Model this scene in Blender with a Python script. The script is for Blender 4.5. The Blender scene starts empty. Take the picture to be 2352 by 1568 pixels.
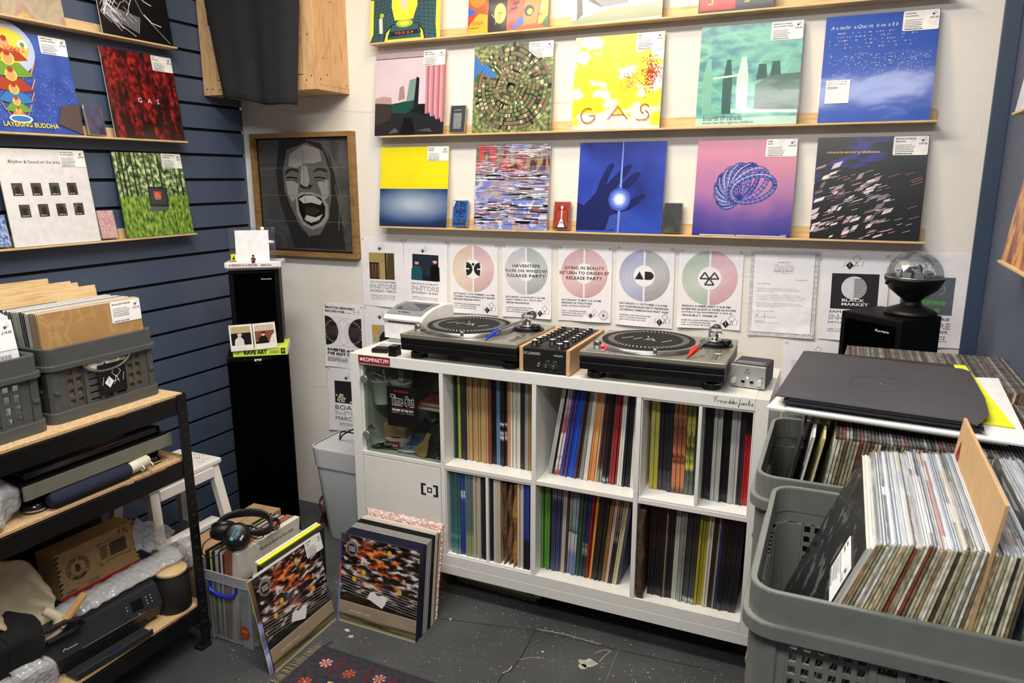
import bpy, bmesh, math, random
from mathutils import Vector, Matrix, noise as mnoise
random.seed(7)
R = math.radians
SC = bpy.context.scene
COL = SC.collection
# ---------------------------------------------------------------- camera
FPX = 1687.02
CAM = Vector((1.61538, -2.14607, 1.52420))
YAW, PITCH, ROLL = -0.421360, -0.219173, -0.001876
_FW = Vector((math.sin(YAW)*math.cos(PITCH), math.cos(YAW)*math.cos(PITCH), math.sin(PITCH)))
_r = Vector((math.cos(YAW), -math.sin(YAW), 0))
_u = _r.cross(_FW)
_RT = _r*math.cos(ROLL) + _u*math.sin(ROLL)
_UP = -_r*math.sin(ROLL) + _u*math.cos(ROLL)
cd = bpy.data.cameras.new('camera'); cam = bpy.data.objects.new('camera', cd); COL.objects.link(cam)
cd.sensor_width = 36; cd.lens = FPX/2352*36; cd.clip_start = .02
cam.matrix_world = Matrix(((_RT.x, _UP.x, -_FW.x, CAM.x), (_RT.y, _UP.y, -_FW.y, CAM.y), (_RT.z, _UP.z, -_FW.z, CAM.z), (0, 0, 0, 1)))
cd.dof.use_dof = True; cd.dof.focus_distance = 2.4; cd.dof.aperture_fstop = 16
SC.camera = cam
def at(px, py, ax, val):
    """point of the place seen at a pixel of the photograph on the plane axis = val"""
    d = _RT*((px-1176)/FPX) + _UP*(-(py-784)/FPX) + _FW
    return CAM + d*((val-CAM[ax])/d[ax])
# ---------------------------------------------------------------- light
SC.view_settings.view_transform = 'Standard'; SC.view_settings.look = 'None'
SC.view_settings.gamma = 1; SC.view_settings.exposure = .12
SC.view_settings.use_curve_mapping = False
w = bpy.data.worlds.new('room_air'); SC.world = w; w.use_nodes = True
w.node_tree.nodes['Background'].inputs[0].default_value = (.86, .92, 1, 1)
w.node_tree.nodes['Background'].inputs[1].default_value = .09
def area(name, loc, target, sx, sy, watts, col):
    l = bpy.data.lights.new(name, 'AREA'); l.shape = 'RECTANGLE'; l.size = sx; l.size_y = sy; l.energy = watts; l.color = col
    o = bpy.data.objects.new(name, l); COL.objects.link(o); o.location = loc
    o.rotation_euler = (Vector(target)-Vector(loc)).to_track_quat('-Z', 'Y').to_euler()
    return o
area('ceiling_strip_light', (.55, -.85, 2.70), (.55, -.7, 0), 1.6, .25, 47, (1, .965, .91))
area('ceiling_strip_light', (1.45, -2.3, 2.70), (1.3, -1.6, 0), 1.2, .25, 34, (1, .98, .95))
area('warm_spot_light', (.75, -.25, 2.68), (.75, .46, 1.9), .25, .25, 10, (1, .64, .28))

# ---------------------------------------------------------------- materials
def lin(c):
    if isinstance(c, str):
        c = [int(c[i:i+2], 16)/255 for i in (1, 3, 5)]
    return tuple(x/12.92 if x <= .04045 else ((x+.055)/1.055)**2.4 for x in c[:3])+(1,)
_MC = {}
def mat(c, rough=.5, metal=0, var=.05, scale=40, bump=0, bscale=60, coat=0, spec=.5, emit=0, alpha=1, trans=0, name=None):
    """procedural surface: base colour with a slight noise variation, optional bump"""
    key = (c, rough, metal, var, scale, bump, bscale, coat, spec, emit, alpha, trans)
    if key in _MC: return _MC[key]
    m = bpy.data.materials.new(name or 'surface'); m.use_nodes = True
    nt = m.node_tree; b = nt.nodes['Principled BSDF']; k = lin(c)
    b.inputs['Roughness'].default_value = rough; b.inputs['Metallic'].default_value = metal
    b.inputs['Coat Weight'].default_value = coat; b.inputs['Coat Roughness'].default_value = .08
    b.inputs['Specular IOR Level'].default_value = spec
    b.inputs['Alpha'].default_value = alpha; b.inputs['Transmission Weight'].default_value = trans
    tc = nt.nodes.new('ShaderNodeTexCoord')
    n = nt.nodes.new('ShaderNodeTexNoise'); n.inputs['Scale'].default_value = scale; n.inputs['Detail'].default_value = 2
    oi = nt.nodes.new('ShaderNodeObjectInfo'); va = nt.nodes.new('ShaderNodeVectorMath'); va.operation = 'MULTIPLY_ADD'
    nt.links.new(oi.outputs['Random'], va.inputs[0]); va.inputs[1].default_value = (17, 31, 53); nt.links.new(tc.outputs['Object'], va.inputs[2])
    nt.links.new(va.outputs[0], n.inputs['Vector'])
    cr = nt.nodes.new('ShaderNodeValToRGB')
    cr.color_ramp.elements[0].color = tuple(x*(1-var*1.6) for x in k[:3])+(1,); cr.color_ramp.elements[1].color = tuple(min(1, x*(1+var)) for x in k[:3])+(1,)
    cr.color_ramp.elements[0].position = .3; cr.color_ramp.elements[1].position = .7
    nt.links.new(n.outputs['Fac'], cr.inputs['Fac']); nt.links.new(cr.outputs['Color'], b.inputs['Base Color'])
    if emit:
        nt.links.new(cr.outputs['Color'], b.inputs['Emission Color']); b.inputs['Emission Strength'].default_value = emit
    if bump:
        n2 = nt.nodes.new('ShaderNodeTexNoise'); n2.inputs['Scale'].default_value = bscale; n2.inputs['Detail'].default_value = 4
        nt.links.new(tc.outputs['Object'], n2.inputs['Vector'])
        bp = nt.nodes.new('ShaderNodeBump'); bp.inputs['Strength'].default_value = bump; bp.inputs['Distance'].default_value = .01
        nt.links.new(n2.outputs['Fac'], bp.inputs['Height']); nt.links.new(bp.outputs['Normal'], b.inputs['Normal'])
    _MC[key] = m
    return m
def clear(fac=.07, rough=.03, tint='#f4f7f7', film='#ffffff', metal=.9, fr=.5):
    """thin clear plastic or glass: mostly transparent with a glossy surface"""
    k = ('clear', fac, rough, tint, film, metal, fr)
    if k in _MC: return _MC[k]
    m = bpy.data.materials.new('clear_surface'); m.use_nodes = True; nt = m.node_tree; nt.nodes.remove(nt.nodes['Principled BSDF'])
    out = nt.nodes['Material Output']; tr = nt.nodes.new('ShaderNodeBsdfTransparent'); tr.inputs[0].default_value = lin(tint)
    gl = nt.nodes.new('ShaderNodeBsdfPrincipled'); gl.inputs['Roughness'].default_value = rough; gl.inputs['Metallic'].default_value = metal; gl.inputs['Base Color'].default_value = lin(film)
    tc = nt.nodes.new('ShaderNodeTexCoord'); n = nt.nodes.new('ShaderNodeTexNoise'); n.inputs['Scale'].default_value = 18; nt.links.new(tc.outputs['Object'], n.inputs['Vector'])
    bp = nt.nodes.new('ShaderNodeBump'); bp.inputs['Strength'].default_value = .15; bp.inputs['Distance'].default_value = .004; nt.links.new(n.outputs['Fac'], bp.inputs['Height']); nt.links.new(bp.outputs[0], gl.inputs['Normal'])
    mx = nt.nodes.new('ShaderNodeMixShader'); lw = nt.nodes.new('ShaderNodeLayerWeight'); lw.inputs[0].default_value = .25
    mm = nt.nodes.new('ShaderNodeMath'); mm.operation = 'MULTIPLY_ADD'; nt.links.new(lw.outputs['Fresnel'], mm.inputs[0]); mm.inputs[1].default_value = fr; mm.inputs[2].default_value = fac
    nt.links.new(mm.outputs[0], mx.inputs[0]); nt.links.new(tr.outputs[0], mx.inputs[1]); nt.links.new(gl.outputs[0], mx.inputs[2]); nt.links.new(mx.outputs[0], out.inputs[0])
    _MC[k] = m; return m
class Art:
    """small node builder for printed, woven, grained and gradient surfaces"""
    def __init__(s, name, rough=.3, coord='UV', coat=0, bump=0, metal=0):
        s.m = bpy.data.materials.new(name); s.m.use_nodes = True; s.nt = s.m.node_tree
        s.b = s.nt.nodes['Principled BSDF']; s.b.inputs['Roughness'].default_value = rough
        s.b.inputs['Coat Weight'].default_value = coat; s.b.inputs['Coat Roughness'].default_value = .06; s.b.inputs['Metallic'].default_value = metal
        tc = s.nt.nodes.new('ShaderNodeTexCoord'); s.vec = tc.outputs[coord]
        sp = s.nt.nodes.new('ShaderNodeSeparateXYZ'); s.nt.links.new(s.vec, sp.inputs[0])
        s.x, s.y, s.z = sp.outputs
        s.ax = (s.x, s.y, s.z)
    def math(s, op, a, b=0., c=None):
        n = s.nt.nodes.new('ShaderNodeMath'); n.operation = op
        for i, v in enumerate((a, b, c)):
            if v is None: continue
            if isinstance(v, (int, float)): n.inputs[i].default_value = v
            else: s.nt.links.new(v, n.inputs[i])
        return n.outputs[0]
    def noise(s, sc=5, su=1, sv=1, sw=1, detail=3, off=0, dist=0, tex='Noise', out='Fac'):
        mp = s.nt.nodes.new('ShaderNodeMapping'); mp.inputs['Scale'].default_value = (su, sv, sw); mp.inputs['Location'].default_value = (off, off*.7, off*.3)
        s.nt.links.new(s.vec, mp.inputs[0])
        n = s.nt.nodes.new('ShaderNodeTex'+tex); n.inputs['Scale'].default_value = sc
        if tex == 'Noise': n.inputs['Detail'].default_value = detail; n.inputs['Distortion'].default_value = dist
        s.nt.links.new(mp.outputs[0], n.inputs['Vector'])
        return n.outputs[out]
    def lincomb(s, terms, off=0.):
        r = off
        for k, a in terms: r = s.math('MULTIPLY_ADD', a, k, r)
        return r
    def rnd(s):
        n = s.nt.nodes.new('ShaderNodeObjectInfo'); va = s.nt.nodes.new('ShaderNodeVectorMath'); va.operation = 'MULTIPLY_ADD'
        s.nt.links.new(n.outputs['Random'], va.inputs[0]); va.inputs[1].default_value = (17, 31, 53); s.nt.links.new(s.vec, va.inputs[2]); s.vec = va.outputs[0]
        return n.outputs['Random']
    def dist(s, cx, cy, sx=1, sy=1):
        dx = s.math('MULTIPLY', s.math('SUBTRACT', s.x, cx), sx); dy = s.math('MULTIPLY', s.math('SUBTRACT', s.y, cy), sy)
        return s.math('SQRT', s.math('ADD', s.math('MULTIPLY', dx, dx), s.math('MULTIPLY', dy, dy)))
    def ramp(s, fac, stops, interp='LINEAR'):
        n = s.nt.nodes.new('ShaderNodeValToRGB'); cr = n.color_ramp; cr.interpolation = interp
        while len(cr.elements) < len(stops): cr.elements.new(.5)
        for e, (p, c) in zip(cr.elements, stops):
            e.position = p; e.color = lin(c)
        s.nt.links.new(fac, n.inputs[0]); return n.outputs[0]
    def mix(s, fac, a, b, mode='MIX'):
        n = s.nt.nodes.new('ShaderNodeMix'); n.data_type = 'RGBA'; n.blend_type = mode
        for i, v in ((0, fac), (6, a), (7, b)):
            if isinstance(v, (int, float)): n.inputs[i].default_value = v
            elif isinstance(v, str): n.inputs[i].default_value = lin(v)
            else: s.nt.links.new(v, n.inputs[i])
        return n.outputs[2]
    def step(s, fac, t, wd=.02):
        return s.ramp(fac, [(max(0, t-wd), '#000000'), (min(1, t+wd), '#ffffff')])
    def bump(s, fac, st=.3, d=.002):
        n = s.nt.nodes.new('ShaderNodeBump'); n.inputs['Strength'].default_value = st; n.inputs['Distance'].default_value = d
        s.nt.links.new(fac, n.inputs['Height']); s.nt.links.new(n.outputs[0], s.b.inputs['Normal']); return s
    def done(s, col):
        s.nt.links.new(col, s.b.inputs['Base Color']); return s.m
# ---------------------------------------------------------------- mesh building
def Tm(x=0, y=0, z=0, rx=0, ry=0, rz=0, s=1):
    return Matrix.Translation((x, y, z)) @ Matrix.Rotation(R(rz), 4, 'Z') @ Matrix.Rotation(R(ry), 4, 'Y') @ Matrix.Rotation(R(rx), 4, 'X') @ Matrix.Scale(s, 4)
_BX = {}
def boxgeo(sx, sy, sz, b):
    k = (round(sx, 5), round(sy, 5), round(sz, 5), round(b, 5))
    if k not in _BX:
        bm = bmesh.new(); bmesh.ops.create_cube(bm, size=1)
        for v in bm.verts: v.co = Vector((v.co.x*sx, v.co.y*sy, v.co.z*sz))
        if b > 0: bmesh.ops.bevel(bm, geom=list(bm.edges), offset=min(b, .49*min(sx, sy, sz)), segments=2, affect='EDGES', profile=.5)
        bm.verts.ensure_lookup_table()
        _BX[k] = ([tuple(v.co) for v in bm.verts], [[v.index for v in f.verts] for f in bm.faces]); bm.free()
    return _BX[k]
class MB:
    def __init__(s, uv=None): s.v = []; s.f = []; s.m = []; s.sm = []; s.mats = []; s.uv = uv; s.T = Matrix()
    def mi(s, m):
        if isinstance(m, str): m = mat(m)
        if m not in s.mats: s.mats.append(m)
        return s.mats.index(m)
    def add(s, vs, fs, m, smooth=False, T=None):
        M = s.T @ T if T is not None else s.T; o = len(s.v); k = s.mi(m)
        s.v += [tuple(M @ Vector(v)) for v in vs]; s.f += [[i+o for i in f] for f in fs]; s.m += [k]*len(fs); s.sm += [smooth]*len(fs)
        return s
    def box(s, x0, x1, y0, y1, z0, z1, m, b=.001, T=None):
        v, f = boxgeo(abs(x1-x0), abs(y1-y0), abs(z1-z0), b)
        t = Matrix.Translation(((x0+x1)/2, (y0+y1)/2, (z0+z1)/2))
        return s.add(v, f, m, False, T @ t if T is not None else t)
    def prism(s, pts, d, m, T=None, smooth=False):
        """polygon in local xz, extruded along +y by d"""
        n = len(pts); vs = [(p[0], 0, p[1]) for p in pts]+[(p[0], d, p[1]) for p in pts]
        fs = [list(range(n)), list(range(2*n-1, n-1, -1))]
        s.add(vs, fs, m, False, T)
        return s.add(vs, [[i, i+n, (i+1) % n+n, (i+1) % n] for i in range(n)], m, smooth, T)
    def slab(s, pts, z0, z1, m, T=None, smooth=False):
        n = len(pts); vs = [(p[0], p[1], z0) for p in pts]+[(p[0], p[1], z1) for p in pts]
        s.add(vs, [list(range(n-1, -1, -1)), list(range(n, 2*n))], m, False, T)
        return s.add(vs, [[i, (i+1) % n, (i+1) % n+n, i+n] for i in range(n)], m, smooth, T)
    def loft(s, rings, m, cap=(True, True), smooth=True, T=None, closed=True):
        n = len(rings[0]); vs = [p for r in rings for p in r]; fs = []
        for k in range(len(rings)-1):
            for i in range(n if closed else n-1):
                j = (i+1) % n; fs.append([k*n+i, k*n+j, (k+1)*n+j, (k+1)*n+i])
        s.add(vs, fs, m, smooth, T)
        cp = []
        if cap[0]: cp.append(list(range(n-1, -1, -1)))
        if cap[1]: cp.append([(len(rings)-1)*n+i for i in range(n)])
        if cp: s.add(vs, cp, m, False, T)
        return s
    def lathe(s, prof, m, n=32, T=None, cap=(True, True), smooth=True):
        return s.loft([[(r*math.cos(2*math.pi*i/n), r*math.sin(2*math.pi*i/n), z) for i in range(n)] for r, z in prof], m, cap, smooth, T)
    def cyl(s, r, z0, z1, m, n=28, T=None, b=0):
        pr = [(r-b, z0), (r, z0+b), (r, z1-b), (r-b, z1)] if b else [(r, z0), (r, z1)]
        return s.lathe(pr, m, n, T)
    def tube(s, pts, r, m, n=8, T=None, cap=True):
        P = [Vector(p) for p in pts]; rings = []; up = Vector((0, 0, 1)); prev = None
        for i, p in enumerate(P):
            d = (P[min(i+1, len(P)-1)]-P[max(i-1, 0)]).normalized()
            a = prev if prev else (up if abs(d.z) < .9 else Vector((1, 0, 0)))
            a = (a-d*a.dot(d)).normalized(); prev = a; b = d.cross(a)
            rr = r[i] if isinstance(r, (list, tuple)) else r
            rings.append([tuple(p+(a*math.cos(2*math.pi*k/n)+b*math.sin(2*math.pi*k/n))*rr) for k in range(n)])
        return s.loft(rings, m, (cap, cap), True, T)
    def grid(s, fn, nu, nv, m, smooth=True, T=None):
        vs = [fn(i/nu, j/nv) for j in range(nv+1) for i in range(nu+1)]
        fs = [[j*(nu+1)+i, j*(nu+1)+i+1, (j+1)*(nu+1)+i+1, (j+1)*(nu+1)+i] for j in range(nv) for i in range(nu)]
        return s.add(vs, fs, m, smooth, T)
    # flat marks on the local xz face at y = -n
    def q(s, x0, z0, x1, z1, m, n=.0004, T=None):
        return s.add([(x0, -n, z0), (x1, -n, z0), (x1, -n, z1), (x0, -n, z1)], [[0, 1, 2, 3]], m, False, T)
    def poly(s, pts, m, n=.0004, T=None):
        return s.add([(p[0], -n, p[1]) for p in pts], [list(range(len(pts)))], m, False, T)
    def disc(s, cx, cz, r, m, n=.0004, k=32, rz=None, T=None):
        return s.poly([(cx+r*math.cos(2*math.pi*i/k), cz+(rz or r)*math.sin(2*math.pi*i/k)) for i in range(k)], m, n, T)
    def arc(s, cx, cz, r0, r1, a0, a1, m, n=.0004, k=24, T=None, e=1):
        vs = []
        for i in range(k+1):
            a = R(a0+(a1-a0)*i/k)
            for r in (r0, r1): vs.append((cx+r*math.cos(a), -n, cz+r*e*math.sin(a)))
        return s.add(vs, [[2*i, 2*i+1, 2*i+3, 2*i+2] for i in range(k)], m, False, T)
    def line(s, pts, wd, m, n=.0004, T=None):
        for a, b in zip(pts, pts[1:]):
            dx, dz = b[0]-a[0], b[1]-a[1]; L = math.hypot(dx, dz) or 1; e_ = wd*.22 if len(pts) > 8 else 0; a = (a[0]-dx/L*e_, a[1]-dz/L*e_); b = (b[0]+dx/L*e_, b[1]+dz/L*e_); ox, oz = -dz/L*wd/2, dx/L*wd/2
            s.poly([(a[0]-ox, a[1]-oz), (b[0]-ox, b[1]-oz), (b[0]+ox, b[1]+oz), (a[0]+ox, a[1]+oz)], m, n, T)
        return s
    def text(s, t, x, z, wd, h, m, bold=0, n=.0006, outline=0, T=None, shear=0, sp=1):
        vs, fs = textgeo(t, bold, outline, shear, sp)
        xs = [v[0] for v in vs]; ys = [v[1] for v in vs]; a, b, c, d = min(xs), max(xs), min(ys), max(ys)
        kx = (wd/(b-a)) if wd else h/(d-c); kz = h/(d-c)
        return s.add([(x+(v[0]-a)*kx, -n-v[2]*kz, z+(v[1]-c)*kz) for v in vs], fs, m, False, T)
    def build(s, name, parent=None, loc=None, rot=None, fix=False):
        me = bpy.data.meshes.new(name); me.from_pydata(s.v, [], s.f)
        for m in s.mats: me.materials.append(m)
        me.polygons.foreach_set('material_index', s.m); me.polygons.foreach_set('use_smooth', s.sm)
        if s.uv:
            x0, z0, W, H = s.uv; l = me.uv_layers.new(name='UVMap')
            c = [0.]*(2*len(me.loops))
            for i, lp in enumerate(me.loops):
                v = s.v[lp.vertex_index]; c[2*i] = (v[0]-x0)/W; c[2*i+1] = (v[2]-z0)/H
            l.data.foreach_set('uv', c)
        if fix:
            bm = bmesh.new(); bm.from_mesh(me); bmesh.ops.remove_doubles(bm, verts=bm.verts, dist=1e-5); bmesh.ops.recalc_face_normals(bm, faces=bm.faces); bm.to_mesh(me); bm.free()
        me.update()
        o = bpy.data.objects.new(name, me); COL.objects.link(o)
        if parent: o.parent = parent
        if loc is not None: o.location = loc
        if rot is not None: o.rotation_euler = [R(a) for a in rot]
        return o
_TG = {}
def textgeo(t, bold, outline, shear, sp):
    k = (t, bold, outline, shear, sp)
    if k not in _TG:
        c = bpy.data.curves.new('lettering', 'FONT'); c.body = t; c.resolution_u = 2; c.offset = bold; c.shear = shear; c.space_character = sp
        c.align_x = 'LEFT'
        if outline: c.fill_mode = 'NONE'; c.bevel_depth = outline; c.bevel_resolution = 0
        o = bpy.data.objects.new('lettering', c); me = bpy.data.meshes.new_from_object(o)
        _TG[k] = ([tuple(v.co) for v in me.vertices], [list(p.vertices) for p in me.polygons])
        bpy.data.objects.remove(o); bpy.data.curves.remove(c); bpy.data.meshes.remove(me)
    return _TG[k]
def tag(o, label, cat, group=None, kind=None):
    if label: o['label'] = label
    if cat: o['category'] = cat
    if group: o['group'] = group
    if kind: o['kind'] = kind
    return o
def thing(name, label, cat, loc=(0, 0, 0), rotz=0, group=None):
    o = bpy.data.objects.new(name, None); COL.objects.link(o); o.location = loc; o.rotation_euler = (0, 0, R(rotz)); o.empty_display_size = .05
    return tag(o, label, cat, group)
def struct(name, mb, **k): return tag(mb.build(name, **k), None, None, kind='structure')
def rrect(w, d, r, n=5, cx=0, cy=0):
    out = []
    for sx, sy, a0 in ((1, 1, 0), (-1, 1, 90), (-1, -1, 180), (1, -1, 270)):
        for i in range(n+1):
            a = R(a0+90*i/n); out.append((cx+sx*(w/2-r)+r*math.cos(a), cy+sy*(d/2-r)+r*math.sin(a)))
    return out
def ring(mb, w, d, r, t, z0, z1, m, T=None):
    o = rrect(w, d, r); i = rrect(w-2*t, d-2*t, max(r-t, .001))
    return mb.loft([[(x, y, z0) for x, y in i], [(x, y, z0) for x, y in o], [(x, y, z1-.002) for x, y in o], [(x*.997, y*.997, z1) for x, y in o], [(x*1.003, y*1.003, z1) for x, y in i], [(x, y, z1-.002) for x, y in i], [(x, y, z0) for x, y in i]], m, (False, False), False, T)
# shared materials
WHITE = mat('#e9e8e2', .32, var=.015, coat=.15); WHITE2 = mat('#f1f1ee', .4, var=.015)
BLACK = mat('#08090a', .45, var=.1, spec=.35); BLACKP = mat('#0d0e10', .35, var=.05); INK = mat('#17171a', .7, var=.02)
PAPER = mat('#eeecf0', .75, var=.02); CHROME = mat('#c9c9c6', .22, 1, var=.03); SILVER = mat('#b9b9ad', .35, .85, var=.02)
CREAM = mat('#e6dfca', .6, var=.03); KRAFT = mat('#b98d5a', .75, var=.08, scale=25); CARD = mat('#a98a66', .8, var=.06, scale=20)
WOODM = Art('pale_pine', .5, 'Object')
WOOD = WOODM.done(WOODM.ramp(WOODM.noise(9, 1, 1, 12, 4, dist=.6), [(.3, '#c29c68'), (.5, '#dcbf8e'), (.7, '#cba876')]))
_p = Art('ply_wood', .5, 'Object')
PLY = _p.done(_p.ramp(_p.noise(5, 6, 6, 1.2, 5, dist=1.2), [(.3, '#b68d60'), (.5, '#d6ae80'), (.68, '#c0966a')]))
_p = Art('chipboard', .75, 'Object')
CHIP = _p.done(_p.ramp(_p.noise(260, 1, 1, 1, 4), [(.3, '#a3825a'), (.5, '#c7a67a'), (.7, '#d9bd93')]))
# ---------------------------------------------------------------- the room
YW, XL, XR, ZC = .46, -.86, 2.02, 2.75
a = Art('painted_floor_boards', .42, 'Object')
base = a.ramp(a.noise(3, 1, 1, 1, 5), [(.3, '#393b3d'), (.7, '#4e5051')])
spk = a.ramp(a.noise(85, 1, 1, 1, 4), [(.655, '#000000'), (.69, '#ffffff')])
dens = a.ramp(a.noise(4, 1, 1, 1, 3, off=3), [(.36, '#000000'), (.56, '#ffffff')])
col = a.mix(a.mix(spk, '#000000', dens), base, '#a9a79c')
scr = a.ramp(a.noise(9, 1, 3, 1, 6, off=8, dist=1.5), [(.492, '#000000'), (.5, '#ffffff'), (.508, '#000000')])
col = a.mix(a.mix(.15, '#000000', a.mix(scr, '#000000', dens)), col, '#8f8e86')
FLOOR = a.bump(a.noise(30, detail=5), .25, .003).done(col)
mb = MB(); mb.box(XL, XR, -3.3, YW, -.05, 0, FLOOR, 0)
# plank joints, a crack and paint chips in the floor
JT = mat('#1f2021', .9); CHIPP = mat('#b8b4a2', .8, var=.2)
def fl(px, py): p = at(px, py, 2, 0); return (p.x, p.y)
def fline(pts, wd, m, z=.0006):
    P = [fl(*p) for p in pts]
    for p, q_ in zip(P, P[1:]):
        d = Vector((q_[0]-p[0], q_[1]-p[1])); L = d.length or 1; o = Vector((-d.y, d.x))/L*wd/2
        mb.add([(p[0]-o.x, p[1]-o.y, z), (q_[0]-o.x, q_[1]-o.y, z), (q_[0]+o.x, q_[1]+o.y, z), (p[0]+o.x, p[1]+o.y, z)], [[0, 1, 2, 3]], m)
fline([(1010, 1420), (1230, 1448), (1435, 1496), (1640, 1540)], .003, JT)
fline([(1229, 1449), (1213, 1480), (1192, 1516), (1172, 1541), (1155, 1548), (1143, 1568)], .004, JT)
fline([(1232, 1444), (1300, 1457), (1380, 1480)], .0025, CHIPP, .0009)
fline([(1422, 1490), (1408, 1520), (1398, 1548), (1390, 1567)], .002, mat('#77786f', .8))
fline([(1154, 1546), (1168, 1540), (1176, 1530)], .0035, CHIPP, .0009)
def blob(px, py, r, k, sx=1, sy=1, seed=0):
    rn = random.Random(seed); c = fl(px, py)
    mb.add([(c[0]+sx*r*(.6+.6*rn.random())*math.cos(6.283*i/k), c[1]+sy*r*(.6+.6*rn.random())*math.sin(6.283*i/k), .001) for i in range(k)], [list(range(k))], CHIPP)
blob(1352, 1523, .028, 11, 1.2, .8, 1); blob(1338, 1531, .016, 8, 1, 1, 9); blob(797, 1447, .01, 8, 1.2, .8, 2); blob(806, 1462, .013, 5, 1, .8, 3); blob(1247, 1497, .006, 7, 1, 1, 4); blob(1034, 1422, .006, 5, 1, 1, 5)
fline([(1376, 1520), (1392, 1503), (1404, 1495), (1388, 1492), (1366, 1500)], .004, mat('#8d8b80', .8), .0009)
fline([(1192, 1515), (1218, 1510), (1246, 1511)], .003, mat('#8d8b80', .8), .0009)
struct('floor', mb)
a = Art('white_plaster', .6, 'Object')
WALLM = a.bump(a.noise(55, detail=5), .22, .003).done(a.ramp(a.noise(2.5, detail=4), [(.3, '#e3dfd6'), (.7, '#ece8e0')]))
mb = MB(); mb.box(XL, 1.975, YW, YW+.08, 0, ZC, WALLM, 0)
ck = mat('#c9c2b2', .8)
def wl(px, py): p = at(px, py, 1, YW); return (p.x, p.z)
mb.T = Tm(0, YW, 0)
mb.line([wl(770, 249), (wl(800, 256)), wl(845, 258), wl(1020, 240)], .0015, ck, .0004)
mb.line([wl(1265, 237), wl(1315, 235)], .0015, ck); mb.line([wl(2246, 290), wl(2249, 305), wl(2246, 318)], .002, mat('#f7f6f2', .8)); mb.line([wl(2259, 350), wl(2250, 362), wl(2246, 374)], .002, mat('#f7f6f2', .8))
mb.line([wl(712, 886), (wl(753, 890))], .0015, ck); mb.line([wl(1700, 632), wl(1724, 637)], .0012, ck)
struct('wall_back', mb)
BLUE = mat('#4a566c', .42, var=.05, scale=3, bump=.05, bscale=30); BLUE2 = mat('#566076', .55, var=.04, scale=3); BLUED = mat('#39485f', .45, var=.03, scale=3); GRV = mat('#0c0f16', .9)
mb = MB()
mb.box(XL-.05, XL-.012, -3.3, YW, 0, ZC, GRV, 0)
z = 1.823+.1015*9
edges = []
while z > 0: edges.append(z); z -= .1015
prev = ZC
for g in edges+[-.004]:
    if prev-g > .01: mb.box(XL-.013, XL, -3.3, YW, max(g+.006, 0), min(prev-.006, ZC), BLUE, .0008)
    prev = g
struct('wall_left', mb)
mb = MB(); mb.box(XR, XR+.08, -3.3, YW+.08, 0, ZC, BLUE2, 0); struct('wall_right', mb)
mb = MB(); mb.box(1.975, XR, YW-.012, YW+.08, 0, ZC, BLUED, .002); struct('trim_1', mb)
mb = MB(); mb.box(XL, XR, -3.3, YW+.08, ZC, ZC+.05, mat('#e8e8e6', .8), 0); struct('ceiling', mb)
# ---------------------------------------------------------------- white cube shelving unit
KX, KY, KZ0, KZ1 = 1.464, .39, .138, .9
CX = [(.038, .373), (.389, .724), (.740, 1.075), (1.091, 1.426)]
CZ = [(.527, .862), (.176, .511)]
ku = thing('shelving_unit', 'white cube shelving unit of eight compartments carrying the two turntables', 'shelving', (0, 0, 0))
def part(nm, x0, x1, y0, y1, z0, z1, m=WHITE, b=.0012): mb = MB(); mb.box(x0, x1, y0, y1, z0, z1, m, b); return mb.build(nm, ku)
part('top_panel', .0383, 1.4257, 0, KY, .862, .9)
part('side_panel', 0, .038, 0, KY, KZ0, .9); part('side_panel', 1.426, KX, 0, KY, KZ0, .9)
part('bottom_panel', .0383, 1.4257, 0, KY, .138, .176)
for i in range(3): part('upright', CX[i][1]+.0002, CX[i+1][0]-.0002, .0005, KY-.001, .1762, .8618)
for i in range(4): part('shelf', CX[i][0]+.0002, CX[i][1]-.0002, .001, KY-.002, .5112, .5268)
part('plinth', 0, KX, -.0005, KY, .1, .1375)
for x in (.06, .79, 1.36): part('foot', x, x+.05, .12, .3, 0, .0998, BLACK)
# red label and the signature on the top rail
mb = MB(); mb.T = Tm(0, -.0008, 0)
RED = mat('#8f1a1c', .4)
p0, p1 = at(824, 815, 1, 0), at(898, 836, 1, 0)
L0, L1, B0, B1 = .0385, .1765, .8655, .8975
mb.q(L0, B0, L1, B1, mat('#e9d9d4', .5), .0002); mb.q(L0+.001, B0+.0012, L1-.001, B1-.001, RED, .0004)
mb.disc(.0525, .882, .0062, PAPER, .0006); mb.text('KOMPAKT.FM', .061, .8745, .108, .0155, PAPER, bold=.03)
mb.build('lettered_label', ku)['label'] = 'small red label with white capitals'
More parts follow.
